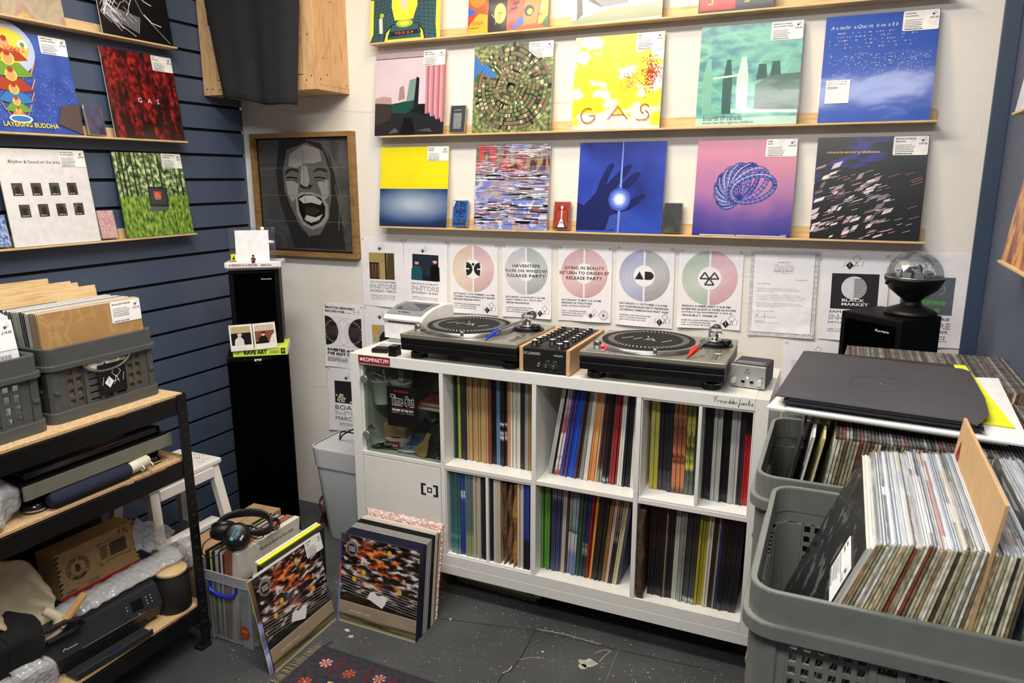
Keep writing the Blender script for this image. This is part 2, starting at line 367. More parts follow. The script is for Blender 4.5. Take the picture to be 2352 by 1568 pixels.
# handwriting
mb = MB(); mb.T = Tm(0, -.0004, 0)
def script(mb, t, x, z, wd, h, m, th):
    G = {'F': [[(0, 0), (.1, .9)], [(-.25, .85), (.5, 1.05)], [(0, .5), (.35, .55)]], 'r': [[(0, 0), (.05, .4), (.12, .3), (.3, .4)]], 'e': [[(0, .2), (.25, .3), (.2, .45), (.05, .35), (.05, .1), (.3, .05)]],
         'u': [[(0, .4), (.05, .05), (.25, .1), (.3, .4), (.33, .05)]], 'n': [[(0, 0), (.03, .4), (.2, .38), (.28, .05)]], 'd': [[(.3, .35), (.08, .35), (.05, .08), (.28, .1), (.35, .95), (.33, .05)]],
         'f': [[(.35, 1.0), (.2, .95), (.1, -.4), (-.05, -.35), (.3, .3)]], 'a': [[(.3, .35), (.08, .35), (.05, .08), (.28, .1), (.3, .35), (.36, .05)]],
         'm': [[(0, 0), (.03, .4), (.15, .36), (.18, .05)], [(.18, .3), (.32, .38), (.36, .05)]], 'i': [[(0, .4), (.03, .05)], [(.05, .62), (.08, .64)]], 'l': [[(.1, .05), (.0, .4), (.15, 1.0), (.2, .8), (.0, .2), (.15, .0)]]}
    adv = {'i': .2, 'm': .45, 'l': .25, 'F': .45, 'f': .38}
    X = 0; segs = []
    for ch in t:
        for st in G[ch]: segs.append([(X+a_, b_) for a_, b_ in st])
        X += adv.get(ch, .38)
    for st in segs: mb.line([(x+a_/X*wd, z+b_*h) for a_, b_ in st], th, m)
script(mb, 'Freunddenfamilie', 1.31, .876, .112, .0165, INK, .0011)
mb.build('handwriting', ku)['label'] = 'black handwritten signature'
# white door with black bracket mark
dr = MB(); x0, x1 = CX[0]; z0, z1 = CZ[1]
dr.box(x0+.002, x1-.002, .0008, .017, z0+.002, z1-.002, WHITE, .001)
door = dr.build('door', ku)
mb = MB(); mb.T = Tm(.285, .0006, .392)
mb.q(0, 0, .078, .052, PAPER, .0002)
for s_ in (0, 1):
    X = lambda t: t if s_ == 0 else .078-t
    for a_, b_, c_, d_ in ((.003, .003, .013, .049), (.012, .003, .024, .011), (.012, .041, .024, .049)):
        mb.q(min(X(a_), X(c_)), b_, max(X(a_), X(c_)), d_, INK, .0005)
for a_, b_, c_, d_ in ((.029, .016, .049, .0205), (.029, .0315, .049, .036), (.029, .016, .0335, .036), (.0445, .016, .049, .036)): mb.q(a_, b_, c_, d_, INK, .0006)
mb.build('sticker', door)
mb = MB(); mb.cyl(.0075, 0, .022, CHROME, 20, b=.001); mb.build('knob', door, (.352, .0008, .292), (90, 0, 0))
# glass door with dark interior box
x0, x1 = CX[0]; z0, z1 = CZ[0]
mb = MB(); mb.box(x0+.001, x1-.001, KY-.02, KY-.006, z0+.001, z1-.001, mat('#0b0c0d', .8), 0)
mb.build('dark_back_panel', ku)
mb = MB(); mb.box(x0+.001, x0+.014, .012, .03, z0+.001, z1-.001, WHITE, .001); mb.build('door_stile', ku)
GLASS = clear(.01, .02, '#e9efec')
mb = MB(); mb.box(x0+.015, x1-.003, .004, .008, z0+.004, z1-.004, GLASS, 0)
gd = mb.build('glass_door', ku)
for zz in (.806, .592):
    mb = MB(); mb.cyl(.0155, 0, .007, mat('#a9a9a4', .35, .7), 28, b=.001); mb.build('hinge_cap', gd, (x0+.022, .003, zz), (90, 0, 0))
    mb = MB(); mb.box(x0+.020, x0+.03, .010, .03, zz+.017, zz+.032, CHROME, .002); mb.tube([(x0+.022, .015, zz+.03), (x0+.04, .03, zz+.015)], .003, CHROME, 6); mb.build('hinge_arm', gd)
mb = MB(); mb.cyl(.005, 0, .004, CHROME, 12); mb.build('door_bumper', gd, (x1-.014, .004, z0+.02), (90, 0, 0))
# small glass shelf inside
mb = MB(); mb.box(x0+.016, x1-.004, .06, .36, .692, .697, clear(.12, .05, '#b9cac2'), .001); mb.build('inner_glass_shelf', ku)
# ---------------------------------------------------------------- covers, labels and posters
GLOSS = dict(rough=.22, coat=.5)
class Sheet(MB):
    """flat printed face W x H; all marks in 0..1 across the sheet"""
    def __init__(s, W, H, x0=None):
        s.W, s.H = W, H; s.x0 = -W/2 if x0 is None else x0
        super().__init__(uv=(s.x0, 0, W, H)); s.k = 0; s.step = .000012
    def X(s, u): return s.x0+u*s.W
    def n_(s): s.k += 1; return .0003+s.step*s.k
    def R(s, a, b, c, d, m): return s.q(s.X(a), b*s.H, s.X(c), d*s.H, m, s.n_())
    def P(s, pts, m): return s.poly([(s.X(a), b*s.H) for a, b in pts], m, s.n_())
    def D(s, a, b, r, m, k=28, e=1): return s.disc(s.X(a), b*s.H, r*s.W, m, s.n_(), k, rz=r*s.W*e)
    def L(s, pts, w, m): return s.line([(s.X(a), b*s.H) for a, b in pts], w*s.W, m, s.n_())
    def A(s, a, b, r0, r1, a0, a1, m, k=24): return s.arc(s.X(a), b*s.H, r0*s.W, r1*s.W, a0, a1, m, s.n_(), k)
    def Tx(s, t, a, b, wd, h, m, **kw): return s.text(t, s.X(a), b*s.H, wd*s.W if wd else None, h*s.H, m, n=s.n_()+.0001, **kw)
    def logo(s, a, b, w, m, inv=None):
        """diamond mark of the shop: solid diamond, open diamond and strokes; w = full width"""
        asp = s.W/s.H; q = lambda x, y: (a+x*w, b+y*w*asp)
        s.P([q(-.17, -.42), q(.05, -.16), q(-.17, .1), q(-.39, -.16)], m)
        d = [q(.2, -.02), q(.42, .22), q(.2, .46), q(-.02, .22), q(.2, -.02)]
        t = max(w*.018, .0022)
        s.L(d, t, m); s.L([q(-.5, -.25), q(-.42, .1)], t, m); s.L([q(.56, .12), q(.48, -.22)], t, m)
        s.L([q(-.17, -.25), q(-.2, .06)], t*1.2, inv or PAPER); s.L([q(.06, -.3), q(.18, .08), q(.3, -.25)], t, m); s.L([q(.0, -.18), q(.3, -.14)], t, m)
    def ghost(s, a, b, c, rows, m, h=.012, seed=1, gap=1.9):
        """rows of tiny word-like dashes"""
        rn = random.Random(seed)
        for i in range(rows):
            u = a; end = a+(c-a)*(.75+.25*rn.random()); y = b-i*h*gap
            while u < end:
                w = .012+.03*rn.random(); s.R(u, y, min(u+w, end), y+h*.62, m); u += w+.008
TINY = mat('#55555c', .8)
def price_label(parent, W, H, title, price, w=.094, h=.056, x=None, z=None, seed=1):
    """white shop label at the top right corner of a sleeve"""
    S = Sheet(w, h, 0); px = (W/2-w-.002) if x is None else x; pz = (H-h-.001) if z is None else z
    S.T = Tm(px, -.0012, pz)
    S.prism([(a_+w/2, b_+h/2) for a_, b_ in rrect(w, h, .004)], .0004, mat('#f3f3f0', .45), Tm(0, -.0002, 0))
    t = title.split('|'); y = .86
    for i, r_ in enumerate(t): S.Tx(r_, .06, y-.03, min(.62, .036*len(r_)), .075, INK, bold=.03); y -= .14
    S.ghost(.06, y-.06, .66, 5, TINY, .045, seed); S.Tx('INVERTED AUDIO STORE', .06, .05, .5, .06, INK, bold=.03)
    S.logo(.86, .82, .17, INK, mat('#f3f3f0', .45)); S.Tx(price, .73, .56, .23, .1, INK)
    return S.build('price_label', parent)
def sleeve(name, W, H, front, label, cat='record', loc=(0, 0, 0), rot=(0, 0, 0), t=.0045, edge='#d9d6cc', art=None, group=None, plastic=False):
    S = Sheet(W, H)
    S.box(-W/2, W/2, .0001, t, 0, H, edge, .0006); S.q(-W/2, 0, W/2, H, front, 0)
    if art: art(S)
    o = S.build(name, None, loc, rot); tag(o, label, cat, group)
    if plastic:
        m = MB(); m.grid(lambda u, v: (-W/2-.004+u*(W+.008), -.0018-.0012*mnoise.noise(Vector((u*5, v*7, W))), v*(H+.005)), 10, 10, CLEAR); m.build('clear_outer_bag', o)
    return o
CLEAR = clear(.006, .1, '#fcfcfc', fr=.16)
def fill(c, **k):
    kk = dict(rough=.34, coat=.12); kk.update(k); return mat(c, kk['rough'], coat=kk['coat'], var=.03, scale=12, spec=.25)
# ledges
LEDGE = {'low': 1.3325, 'mid': 1.6870, 'top': 2.0350}
def ledge(label, loc, rotz, x0, x1, cut=None):
    t = thing('picture_ledge', label, 'shelf', loc, rotz, None)
    mb = MB(); mb.box(x0, x1, -.062, -.001, -.006, 0, WOOD, .001); mb.build('ledge_board', t)
    mb = MB(); mb.box(x0, x1, -.013, -.001, .0002, .036, WOOD, .001); mb.build('ledge_back_strip', t)
ledge('long pine ledge on the white wall, lowest of three, just above the posters', (0, YW, LEDGE['low']), 0, -.118, 1.842)
ledge('long pine ledge on the white wall, middle of three', (0, YW, LEDGE['mid']), 0, -.10, 1.838)
ledge('long pine ledge on the white wall, topmost, cut by the photo edge', (0, YW, LEDGE['top']), 0, -.132, 1.84)
for k, z_, e in (('low', 1.3060, .092), ('mid', 1.6680, .090), ('top', 2.0190, .082)):
    ledge('thin pine ledge on the blue slatted wall, %s' % {'low': 'lowest, above the speaker corner', 'mid': 'middle one', 'top': 'topmost, at the photo corner'}[k], (XL, 0, z_), 90, -1.25, e)
LL = {'low': 1.3065, 'mid': 1.6685, 'top': 2.0195}
for (py0, z_, e, lb) in ((590, 1.330, -.06, 'pine ledge on the right blue wall, lower one with the reddish sleeve'), (258, 1.674, .02, 'pine ledge on the right blue wall, upper one with the white sleeve')):
    t = thing('picture_ledge', lb, 'shelf', (XR, 0, z_), -90)
    mb = MB(); mb.box(-e, .9, -.062, -.001, -.006, 0, WOOD, .001); mb.build('ledge_board', t)
    mb = MB(); mb.box(-e, .9, -.013, -.001, .0002, .036, WOOD, .001); mb.build('ledge_back_strip', t)
def wallrec(row, bl, br, front, label, art=None, H=.314, price=None, title='', plastic=True, edge='#d9d6cc', ps=1):
    a_, b_ = at(bl, 300, 1, .405), at(br, 300, 1, .405)
    xa = at(bl, {'low': 530, 'mid': 295, 'top': 50}[row], 1, .405).x; xb = at(br, {'low': 535, 'mid': 285, 'top': 30}[row], 1, .405).x
    W = xb-xa
    o = sleeve('record_sleeve', W, H, front, label, loc=((xa+xb)/2, .407, LEDGE[row]+.0012), rot=(-6.6, 0, 0), art=art, plastic=plastic, edge=edge)
    if price: price_label(o, W, H, title, price, seed=ps)
    return o
def leftrec(row, pl, pr, front, label, art=None, price=None, title='', y=None, plastic=True, edge='#d9d6cc', W=.312):
    py = {'low': 550, 'mid': 310, 'top': 80}[row]
    yb = at(pr, py, 0, XL+.055).y; ya = at(pl, py, 0, XL+.055).y if pl is not None else yb-W
    W = yb-ya
    o = sleeve('record_sleeve', W, .314, front, label, loc=(XL+.053, (ya+yb)/2, LL[row]+.0012), rot=(-6.6, 0, 90), art=art, plastic=plastic, edge=edge)
    if price: price_label(o, W, .314, title, price, seed=7)
    return o
# ---- cover art
def a_yellow(S):
    a = Art('misty_sea_print', .32, coat=.12); d = a.dist(.5, .28, .9, 2.6)
    f = a.lincomb([(1, d), (.15, a.noise(3, detail=2))], -.1)
    m = a.done(a.ramp(f, [(.05, '#aebccb'), (.25, '#8598b2'), (.5, '#3f5c8c'), (.62, '#1c2f58'), (.85, '#16243c')]))
    S.R(0, 0, 1, .478, m); S.R(0, .476, 1, .482, mat('#f5e84a', .3))
def a_hand(S):
    dk = fill('#1d2560'); C = lambda pts: S.P(pts, dk)
    C([(0, .02), (.45, .02), (.42, .2), (.36, .42), (.34, .5), (.2, .42), (.08, .3), (0, .33)])
    C([(.3, .3), (.56, .3), (.6, .36), (.5, .5), (.34, .5), (.27, .47)])
    C([(.12, .33), (.22, .45), (.25, .55), (.34, .74), (.4, .78), (.42, .74), (.36, .62), (.33, .48), (.3, .36)])
    C([(.28, .45), (.4, .6), (.52, .72), (.6, .76), (.63, .73), (.55, .62), (.45, .5), (.36, .4)])
    C([(.36, .4), (.5, .52), (.62, .64), (.7, .68), (.73, .64), (.66, .55), (.52, .42), (.42, .33)])
    C([(.4, .3), (.56, .32), (.68, .4), (.78, .44), (.8, .4), (.72, .33), (.58, .22), (.42, .2)])
    S.P([(.4, .19), (.6, .25), (.66, .2), (.52, .05), (.35, .02)], fill('#3b52ab'))
    g = fill('#7d98e8'); S.P([(.494, 0), (.512, 0), (.522, .35), (.516, 1), (.506, 1), (.49, .35)], g)
    for r_, c_ in ((.13, '#4663c8'), (.1, '#6f8cdf'), (.07, '#b9ccf6'), (.045, '#f6faff')): S.D(.5, .37, r_, fill(c_), 12)
def a_knot(S):
    hi, md, dk, pk = fill('#c3cdf2', coat=.4), fill('#6673c6'), fill('#27398c'), fill('#b884c4')
    N_ = 10
    for k in range(N_):
        an = 215-k*22; rr = .09+.0135*k; c, s_ = math.cos(R(an)), math.sin(R(an)); cx, cz = .43+c*rr*.8, .40+s_*rr*.8+.005*k; P = []
        for i in range(29):
            t = R(i*360/28); e1, e2 = rr*1.05*math.cos(t), rr*.62*math.sin(t); P.append((cx+e1*c-e2*s_, cz+e1*s_+e2*c))
        wd = .030+.0012*k
        S.L(P, wd+.007, dk); S.L(P, wd, (md, fill('#4a58b4'), fill('#8a7cc6'))[k % 3]); S.L([(x+.005, z+.006) for x, z in P[2:17]], .008, hi); S.L([(x-.006, z-.004) for x, z in P[15:27]], .007, pk); S.L([(x-.009, z+.002) for x, z in P[4:12]], .003, hi)
    S.D(.47, .40, .03, dk, 12); S.R(0, 0, 1, .012, fill('#1f2f86')); S.R(.08, .002, .45, .011, PAPER); S.R(.46, .002, .96, .011, PAPER)
    S.Tx('ELAN', .91, .016, .05, .012, PAPER)
def a_shards(S):
    rn = random.Random(4); cs = [fill('#dfd0d6'), fill('#b79fa9'), fill('#f2eaec'), fill('#8f7c86')]; pk = fill('#d98a96')
    for i in range(95):
        x = -.05+.7*rn.random(); y = .02+.72*rn.random()-.1*x
        if y > .82-.45*abs(x-.25)-.2*x: continue
        w = .03+.06*rn.random(); h = .012+.05*rn.random()*(rn.random() > .4)
        c_ = cs[rn.randrange(4)]; P = [(x, y), (x+w, y+w*.35), (x+w+h*.5, y+w*.35+h), (x+h*.5, y+h)]
        P = [(min(max(a_, 0), 1), min(max(b_, 0.005), 1)) for a_, b_ in P]
        if P[0][0] < P[1][0]: S.P(P, c_)
    for i in range(70):
        x = rn.random()*.92; y = .05+.6*rn.random(); w = .04+.08*rn.random()
        S.L([(x, y), (min(1, x+w), y+w*.35)], .0035, (pk, cs[0], cs[2])[i % 3])
    S.Tx('musicentrydelete', .1, .835, .48, .032, fill('#ecd97c'))
GL = ['#6b5140', '#3a2620', '#c23a35', '#e9e2ea', '#221816', '#86705a', '#5b76c4', '#9fb0dd', '#4a352c', '#f2f2f4', '#101010', '#b9423c', '#7a8fd0']
def m_glitch():
    a = Art('glitch_print', .32, coat=.12); rows = a.math('FLOOR', a.math('MULTIPLY', a.y, 52)); 
    n = a.noise(1, 2.2, 42, 1, 3, dist=.6); n2 = a.noise(2.4, 2.4, .5, 1, 3, off=4)
    v = a.ramp(a.noise(1.5, .8, 4.2, 1, 2, off=9), [(.35, '#000000'), (.6, '#ffffff')])
    c1 = a.ramp(n2, [(.3, '#4f5a3e'), (.38, '#7b614a'), (.44, '#c43a36'), (.52, '#5a3d33'), (.56, '#9c8063'), (.64, '#45302a')], 'CONSTANT')
    c2 = a.ramp(a.lincomb([(1, n)], 0), [(.25, '#0f0d10'), (.38, '#3a2620'), (.44, '#f1eef2'), (.5, '#18120f'), (.54, '#7a8fd0'), (.6, '#ad3a36'), (.66, '#e6e0ea')], 'CONSTANT')
    c3 = a.ramp(a.noise(2, 2.2, 1.6, 1, 3, off=14), [(.3, '#a89aa6'), (.4, '#6f86d2'), (.5, '#c9bcd0'), (.58, '#4e78c2'), (.66, '#b84a44')], 'CONSTANT')
    return a.done(a.mix(v, a.mix(a.step(a.y, .62, .1), c3, c1), c2))
def a_glitch(S):
    rn = random.Random(11); W_, K_ = PAPER, fill('#120f12')
    for i in range(80):
        y = rn.choice([.27, .22, .17, .6, .57, .1, .05])+.045*rn.random(); x = rn.random()*.9; w = .05+.3*rn.random()
        S.R(x, y, min(1, x+w), y+.004+.012*rn.random(), (W_, K_, K_, fill('#7a5a4a'))[rn.randrange(4)])
def a_chair(S):
    S.R(0, .36, 1, 1, fill('#d9c9d2')); S.R(0, .93, 1, 1, fill('#b9a8ae')); S.R(0, .925, 1, .935, fill('#5d4a52'))
    S.R(0, 0, 1, .37, fill('#161517')); S.P([(0, 0), (1, 0), (1, .14), (.5, .3), (0, .3)], fill('#232427'))
    for i in range(11):
        x = .73+i*.025; S.P([(x, .25+.03*(i % 3)-i*.012), (x+.026, .25-i*.012), (x+.026, .93), (x, .93)], fill(('#c58b96', '#a96c7a', '#d8a0a8')[i % 3]))
    S.P([(.25, .37), (.45, .4), (.6, .38), (.62, .5), (.6, .68), (.5, .66), (.46, .42), (.3, .36)], fill('#7d9a92')); S.P([(.18, .28), (.46, .26), (.6, .34), (.58, .42), (.22, .38)], fill('#1d4a40'))
    S.P([(.56, .3), (.63, .3), (.64, .68), (.6, .7)], fill('#1a1c20')); S.P([(0, .46), (.12, .48), (.24, .46), (.25, .38), (0, .4)], fill('#b79a93')); S.P([(.34, .42), (.44, .44), (.42, .6), (.36, .58)], fill('#a88a84')); S.P([(0, .12), (.24, .2), (.25, .38), (0, .4)], fill('#3a3230'))
    S.P([(.36, 0), (.6, 0), (.55, .2), (.44, .22)], fill('#0c0c0d')); S.P([(.2, .02), (.36, .04), (.3, .09)], fill('#57605f')); S.P([(.62, .05), (.85, .03), (.8, .08)], fill('#4d5256'))
def a_rings(S):
    gr = [fill(c) for c in ('#33402a', '#5f7a45', '#8a9a62', '#20261b', '#b9bc9a', '#6f6a52', '#46663a', '#7c6a58')]; bl = fill('#3e78c0'); dk = fill('#232a1c')
    rn = random.Random(3); S.P([(0, .6), (.3, .55), (0, .9)], bl)
    wob = lambda a_, k: 1+.025*math.sin(R(a_*3+k*20))+(.09*math.sin(R(a_*4)) if k < 4 else .02*math.sin(R(a_*5)))
    for k in range(9, 0, -1):
        r1 = .05+.049*k; r0 = max(0, r1-.051); N = 100
        for i in range(N):
            a0, a1 = 360*i/N, 360*(i+1.02)/N; p = lambda r_, a_: (.5+r_*wob(a_, k)*math.cos(R(a_)), .5+r_*wob(a_, k)*math.sin(R(a_)))
            S.P([p(r0, a0), p(r1, a0), p(r1, a1), p(r0, a1)], bl if 140 < a0 < 152 and k > 4 else gr[min(rn.randrange(11), 7)])
        n_ = S.n_(); S.line([(S.X(.5+(r0+.004)*wob(i*7.5, k)*math.cos(R(i*7.5))), S.H*(.5+(r0+.004)*wob(i*7.5, k)*math.sin(R(i*7.5)))) for i in range(49)], .0032, dk, n_)
def a_gasy(S):
    mr = fill('#b01f38'); rn = random.Random(5)
    for i in range(260):
        x, y = rn.gauss(.87, .045), rn.gauss(.57, .08)
        S.R(x, y, x+.012, y+.008, mr)
    for i in range(110):
        x, y = rn.gauss(.64, .06), rn.gauss(.52, .06); S.R(x, y, x+.008, y+.006, fill('#9c4a50'))
    rd = fill('#a03c20')
    S.A(.19, .15, .075, .085, 60, 330, rd); S.L([(.2, .15), (.27, .155), (.265, .1)], .009, rd)
    S.L([(.42, .1), (.53, .24), (.645, .1)], .009, rd); S.L([(.46, .15), (.6, .15)], .009, rd)
    S.A(.83, .205, .042, .052, 20, 260, rd); S.A(.83, .135, .042, .052, -100, 80, rd); S.L([(.74, .1), (.78, .085), (.82, .09)], .008, rd)
def a_people(S):
    """soft pale upright forms over a teal ground"""
    pale, mid, dk = fill('#c5e6d8'), fill('#7db8a4'), fill('#2c5a55')
    S.R(0, .0, 1, .08, fill('#b9dccb'))
    for x, w, h, t in ((.1, .1, .68, mid), (.3, .1, .66, dk), (.45, .12, .68, pale)):
        S.P([(x-w*.4, .12), (x+w*.1, .12), (x+w*.5, .12), (x+w*.45, h-.2), (x+w*.2, h), (x-w*.2, h), (x-w*.5, h-.22)], t)
    for x, h in ((.63, .6), (.76, .62), (.94, .64)): S.P([(x-.05, .45), (x+.06, .45), (x+.04, h), (x-.03, h)], dk if x < .9 else mid)
    S.P([(.58, .16), (1, .14), (1, .5), (.7, .48), (.58, .4)], fill('#4d6f60')); S.P([(.15, .47), (.5, .5), (.5, .52), (.15, .49)], pale); S.P([(.35, .13), (1, .11), (1, .14), (.35, .17)], pale)
    S.Tx('boards of canada', .08, .055, .39, .045, INK); S.Tx('music has the right to children', .075, .012, .51, .034, INK)
def a_dots(S):
    rn = random.Random(8)
    S.Tx('A u techr  e.Qua ris  ti ce. a ll b', .05, .87, .6, .04, PAPER, shear=.2)
    for r_ in range(5):
        for i in range(26-3*r_):
            x = .04+.92*rn.random()*(1 if r_ < 2 else .8); S.Tx(rn.choice('mwerfxst'), x, .83-.034*r_, .011, .012, PAPER, shear=.2)
    for i in range(190):
        x = .05+.9*rn.random(); y = .66-.02*abs(math.sin(x*9))-.26*rn.random()**1.6
        S.Tx(rn.choice('aefwrt'), x, y-.02, .009, .009, PAPER, shear=.2)
    S.R(.05, .18, .27, .4, mat('#f2f2f2', .5)); S.Tx('War p L  P  33 3R', .065, .375, .18, .014, INK); S.Tx('DEVO 21 0-0820 55', .065, .355, .17, .013, INK)
    for i in range(24): S.R(.065+i*.004, .315, .065+i*.004+.0012+.0012*(i % 3 == 0), .34, INK)
def a_illus(S):
    y, g, t, k = fill('#dfe24a'), fill('#a9bd3c'), fill('#3d5a63'), fill('#1f2c2e')
    for i in range(14): S.L([(0, i*.045), (.3, .1+i*.04), (.6, .12+i*.04), (1, .02+i*.05)], .003, k)
    for i in range(16): S.L([(i*.066, 0), (.1+i*.055, .5)], .003, k)
    S.P([(0, 0), (.05, .1), (.05, .5), (0, .5)], y); S.P([(.96, .0), (1, 0), (1, .5), (.94, .5), (.94, .16)], y)
    S.P([(.2, 0), (.8, 0), (.78, .1), (.7, .18), (.3, .18), (.22, .1)], k); S.P([(.215, 0), (.785, 0), (.76, .1), (.69, .165), (.31, .165), (.24, .1)], y); S.P([(.26, .02), (.74, .02), (.72, .1), (.67, .15), (.33, .15), (.28, .1)], t); S.P([(.26, .05), (.74, .07), (.7, .2), (.32, .2)], k); S.P([(.28, .06), (.72, .08), (.69, .19), (.33, .19)], t)
    S.P([(.3, .06), (.7, .075), (.7, .12), (.3, .11)], k); S.Tx('V2.0 2.9', .36, .075, .27, .03, fill('#d9604c'), bold=.02)
    S.D(.5, .2, .12, g, e=.4); S.D(.5, .2, .07, y, e=.35); S.P([(.36, .24), (.62, .24), (.68, .4), (.66, .6), (.32, .6), (.31, .4)], y); S.D(.49, .5, .045, fill('#d8cbd0'), e=3.5)
    S.P([(.14, .1), (.19, .1), (.18, .28), (.13, .28)], fill('#d6d8c8')); S.D(.17, .31, .03, g)
def a_collage(S):
    o, r_, b_, y_, k, br = fill('#e0802c'), fill('#c23a2c'), fill('#2f62c4'), fill('#e9a92c'), fill('#2a2024'), fill('#a85a2e')
    S.R(0, 0, 1, 1, br); S.R(.26, 0, .5, .5, k); S.P([(0, 0), (.26, 0), (.25, .2), (.15, .22), (.02, .14)], y_); S.P([(0, .14), (.1, .24), (0, .3)], b_); S.P([(0, .07), (.12, .22), (0, .2)], r_)
    S.D(.12, .4, .11, o); S.D(.2, .46, .06, y_); S.D(.41, .2, .075, y_, e=1.5); S.D(.41, .2, .06, fill('#f0c05a'), e=1.5); S.L([(.38, .2), (.44, .21)], .008, k); S.L([(.41, .2), (.4, .13)], .008, br)
    S.P([(.5, .18), (.6, .2), (.74, .6), (.58, .6)], r_)
    for i in range(6): S.P([(.54+i*.025, .22+i*.055), (.62+i*.022, .235+i*.055), (.63+i*.022, .26+i*.055), (.545+i*.025, .245+i*.055)], k)
    S.P([(.7, .04), (.86, .06), (.9, .3), (.84, .5), (.72, .4)], o); S.D(.77, .2, .06, k); S.D(.78, .19, .035, y_); S.P([(.88, .05), (1, .05), (1, .3), (.92, .35)], y_); S.P([(.92, .04), (1, .0), (1, .14)], fill('#2f6a3c'))
    S.P([(.52, .02), (.68, .08), (.66, .13), (.52, .08)], r_); S.P([(.56, .0), (.72, .08), (.68, .16), (.6, .08)], b_)
    S.Tx('G', .9, .2, .06, .06, PAPER); S.Tx('999', .88, .12, .05, .05, k); S.Tx('ipapa', .06, .08, .14, .07, br); S.L([(.3, .2), (.36, .14), (.36, .08)], .005, PAPER); S.R(.02, .06, .14, .066, k)
def a_horse(S):
    d, l = fill('#7c7f88'), fill('#55584f')
    S.P([(0, .04), (.4, .14), (1, .16), (1, .02), (0, 0)], fill('#8d9a80')); S.P([(.3, .16), (.62, .18), (.66, .3), (.5, .42), (.3, .4), (.26, .3)], d); S.P([(.05, .04), (.12, .1), (.1, .28), (.2, .36), (.3, .4), (.3, .46), (.04, .4)], l)
    S.A(.72, .34, .1, .13, 180, 380, l); S.L([(.86, .4), (.98, .34)], .015, l); S.P([(.15, .26), (.24, .2), (.34, .16), (.26, .24)], l)
def a_redblk(S):
    S.P([(.02, .02), (.5, .02), (.5, .14), (.4, .14), (.4, .26), (.3, .26), (.3, .4), (.02, .4)], fill('#c8262e'))
    for x in (.13, .62): S.L([(x, .08), (x+.06, .08), (x+.06, .14), (x+.11, .14), (x+.11, .2), (x+.16, .2), (x+.16, .26)], .02, fill('#e4d53c')); S.L([(x, .08), (x+.06, .08), (x+.06, .14), (x+.11, .14), (x+.11, .2), (x+.16, .2)], .007, fill('#20222a'))
# noise based grounds
def ground(name, stops, sc=3, su=1, sv=1, det=4, av=0, au=0, off=0, dist=0, interp='LINEAR', tex='Noise', out='Fac', k=1, rough=.32, coat=.12):
    a = Art(name, rough, coat=coat); f = a.lincomb([(k, a.noise(sc, su, sv, 1, det, off=off, dist=dist, tex=tex, out=out)), (av, a.y), (au, a.x)], 0)
    return a.done(a.ramp(f, stops, interp))
wallrec('low', 871, 1025, fill('#efdf1c'), 'record sleeve, bright yellow above misty blue, first on the lowest white-wall ledge', a_yellow, price='£16.00', title='PICTURE|REVERIE', plastic=True)
wallrec('low', 1087, 1255, m_glitch(), 'record sleeve with brown, red and white horizontal glitch stripes', a_glitch, plastic=False)
wallrec('low', 1322, 1518, ground('deep_blue_print', [(.25, '#17206c'), (.55, '#2a45b0'), (.9, '#3a62cc')], 1.6, det=2, av=-.25, off=2, k=1.2), 'deep blue record sleeve with a dark hand against a white light', a_hand)
wallrec('low', 1589, 1815, ground('pink_to_blue_print', [(.12, '#1f2f8c'), (.3, '#5a4ba0'), (.5, '#b077ac'), (.8, '#d28aa4')], 2.2, det=2, av=.75, k=.35, off=5), 'pink and violet record sleeve with a glassy blue knot of tubes', a_knot, price='£34.00', title='KAME|ELAN', ps=3)
wallrec('low', 1860, 2113, ground('black_glow_print', [(.3, '#050506'), (.70, '#0e0e12'), (.76, '#2b2a8c'), (.82, '#121216')], 1.6, 1, 3, det=3, av=.18, off=1), 'black record sleeve scattered with slanting white shards', a_shards, price='£30.00', title='MUSICENTRYDELETE|SELFLESS', ps=4)
wallrec('mid', 859, 1017, fill('#d9c9d2'), 'record sleeve photograph of a covered chair beside a pink curtain', a_chair, price='£16.00', title='BERGSONIST|PEACE IN MIND', ps=5)
wallrec('mid', 1083, 1263, ground('leafy_print', [(.3, '#2e3a26'), (.5, '#6f7f4a'), (.62, '#a8b07e'), (.72, '#8a6a58')], 22, det=4), 'green record sleeve with concentric striped rings', a_rings, price='£25.00', title='APHEX TWIN|COLLAPSE EP', ps=6)
wallrec('mid', 1312, 1514, ground('yellow_white_print', [(.36, '#f0d80e'), (.445, '#f2dc1c'), (.48, '#efe7d2'), (.56, '#efe8d8')], 4, 1, 1.6, det=7, av=-.12, off=3), 'yellow and white blotched record sleeve with thin red capitals', a_gasy, price='£45.00', title='GAS|GAS', ps=7)
wallrec('mid', 1596, 1828, ground('teal_print', [(.2, '#2a5450'), (.42, '#3f8f80'), (.55, '#6fbfa8'), (.7, '#2f7c8c')], 3, 1, 2.2, det=5, av=.12, off=6), 'teal green record sleeve with pale upright forms and lower-case title', a_people, price='£36.00', title='BOARDS OF CANADA|MUSIC HAS THE RIGHT TO CHILDREN', ps=8)
wallrec('mid', 1876, 2134, fill('#1f51b8'), 'plain blue record sleeve with scattered tiny letters and a white square', a_dots, price='£35.00', title='AUTECHRE|QUARISTICE', ps=9)
wallrec('top', 847, 1008, fill('#3d5a63'), 'record sleeve with yellow and teal line drawing, first on the top ledge', a_illus, plastic=False)
wallrec('top', 1073, 1257, fill('#a85a2e'), 'record sleeve with an orange collage of mask, keys and hand on the top ledge', a_collage, plastic=False)
wallrec('top', 1314, 1520, ground('grey_wash_print', [(.3, '#b9bcc6'), (.6, '#d3d4da')], 4), 'pale grey painted record sleeve on the top ledge', a_horse, plastic=False)
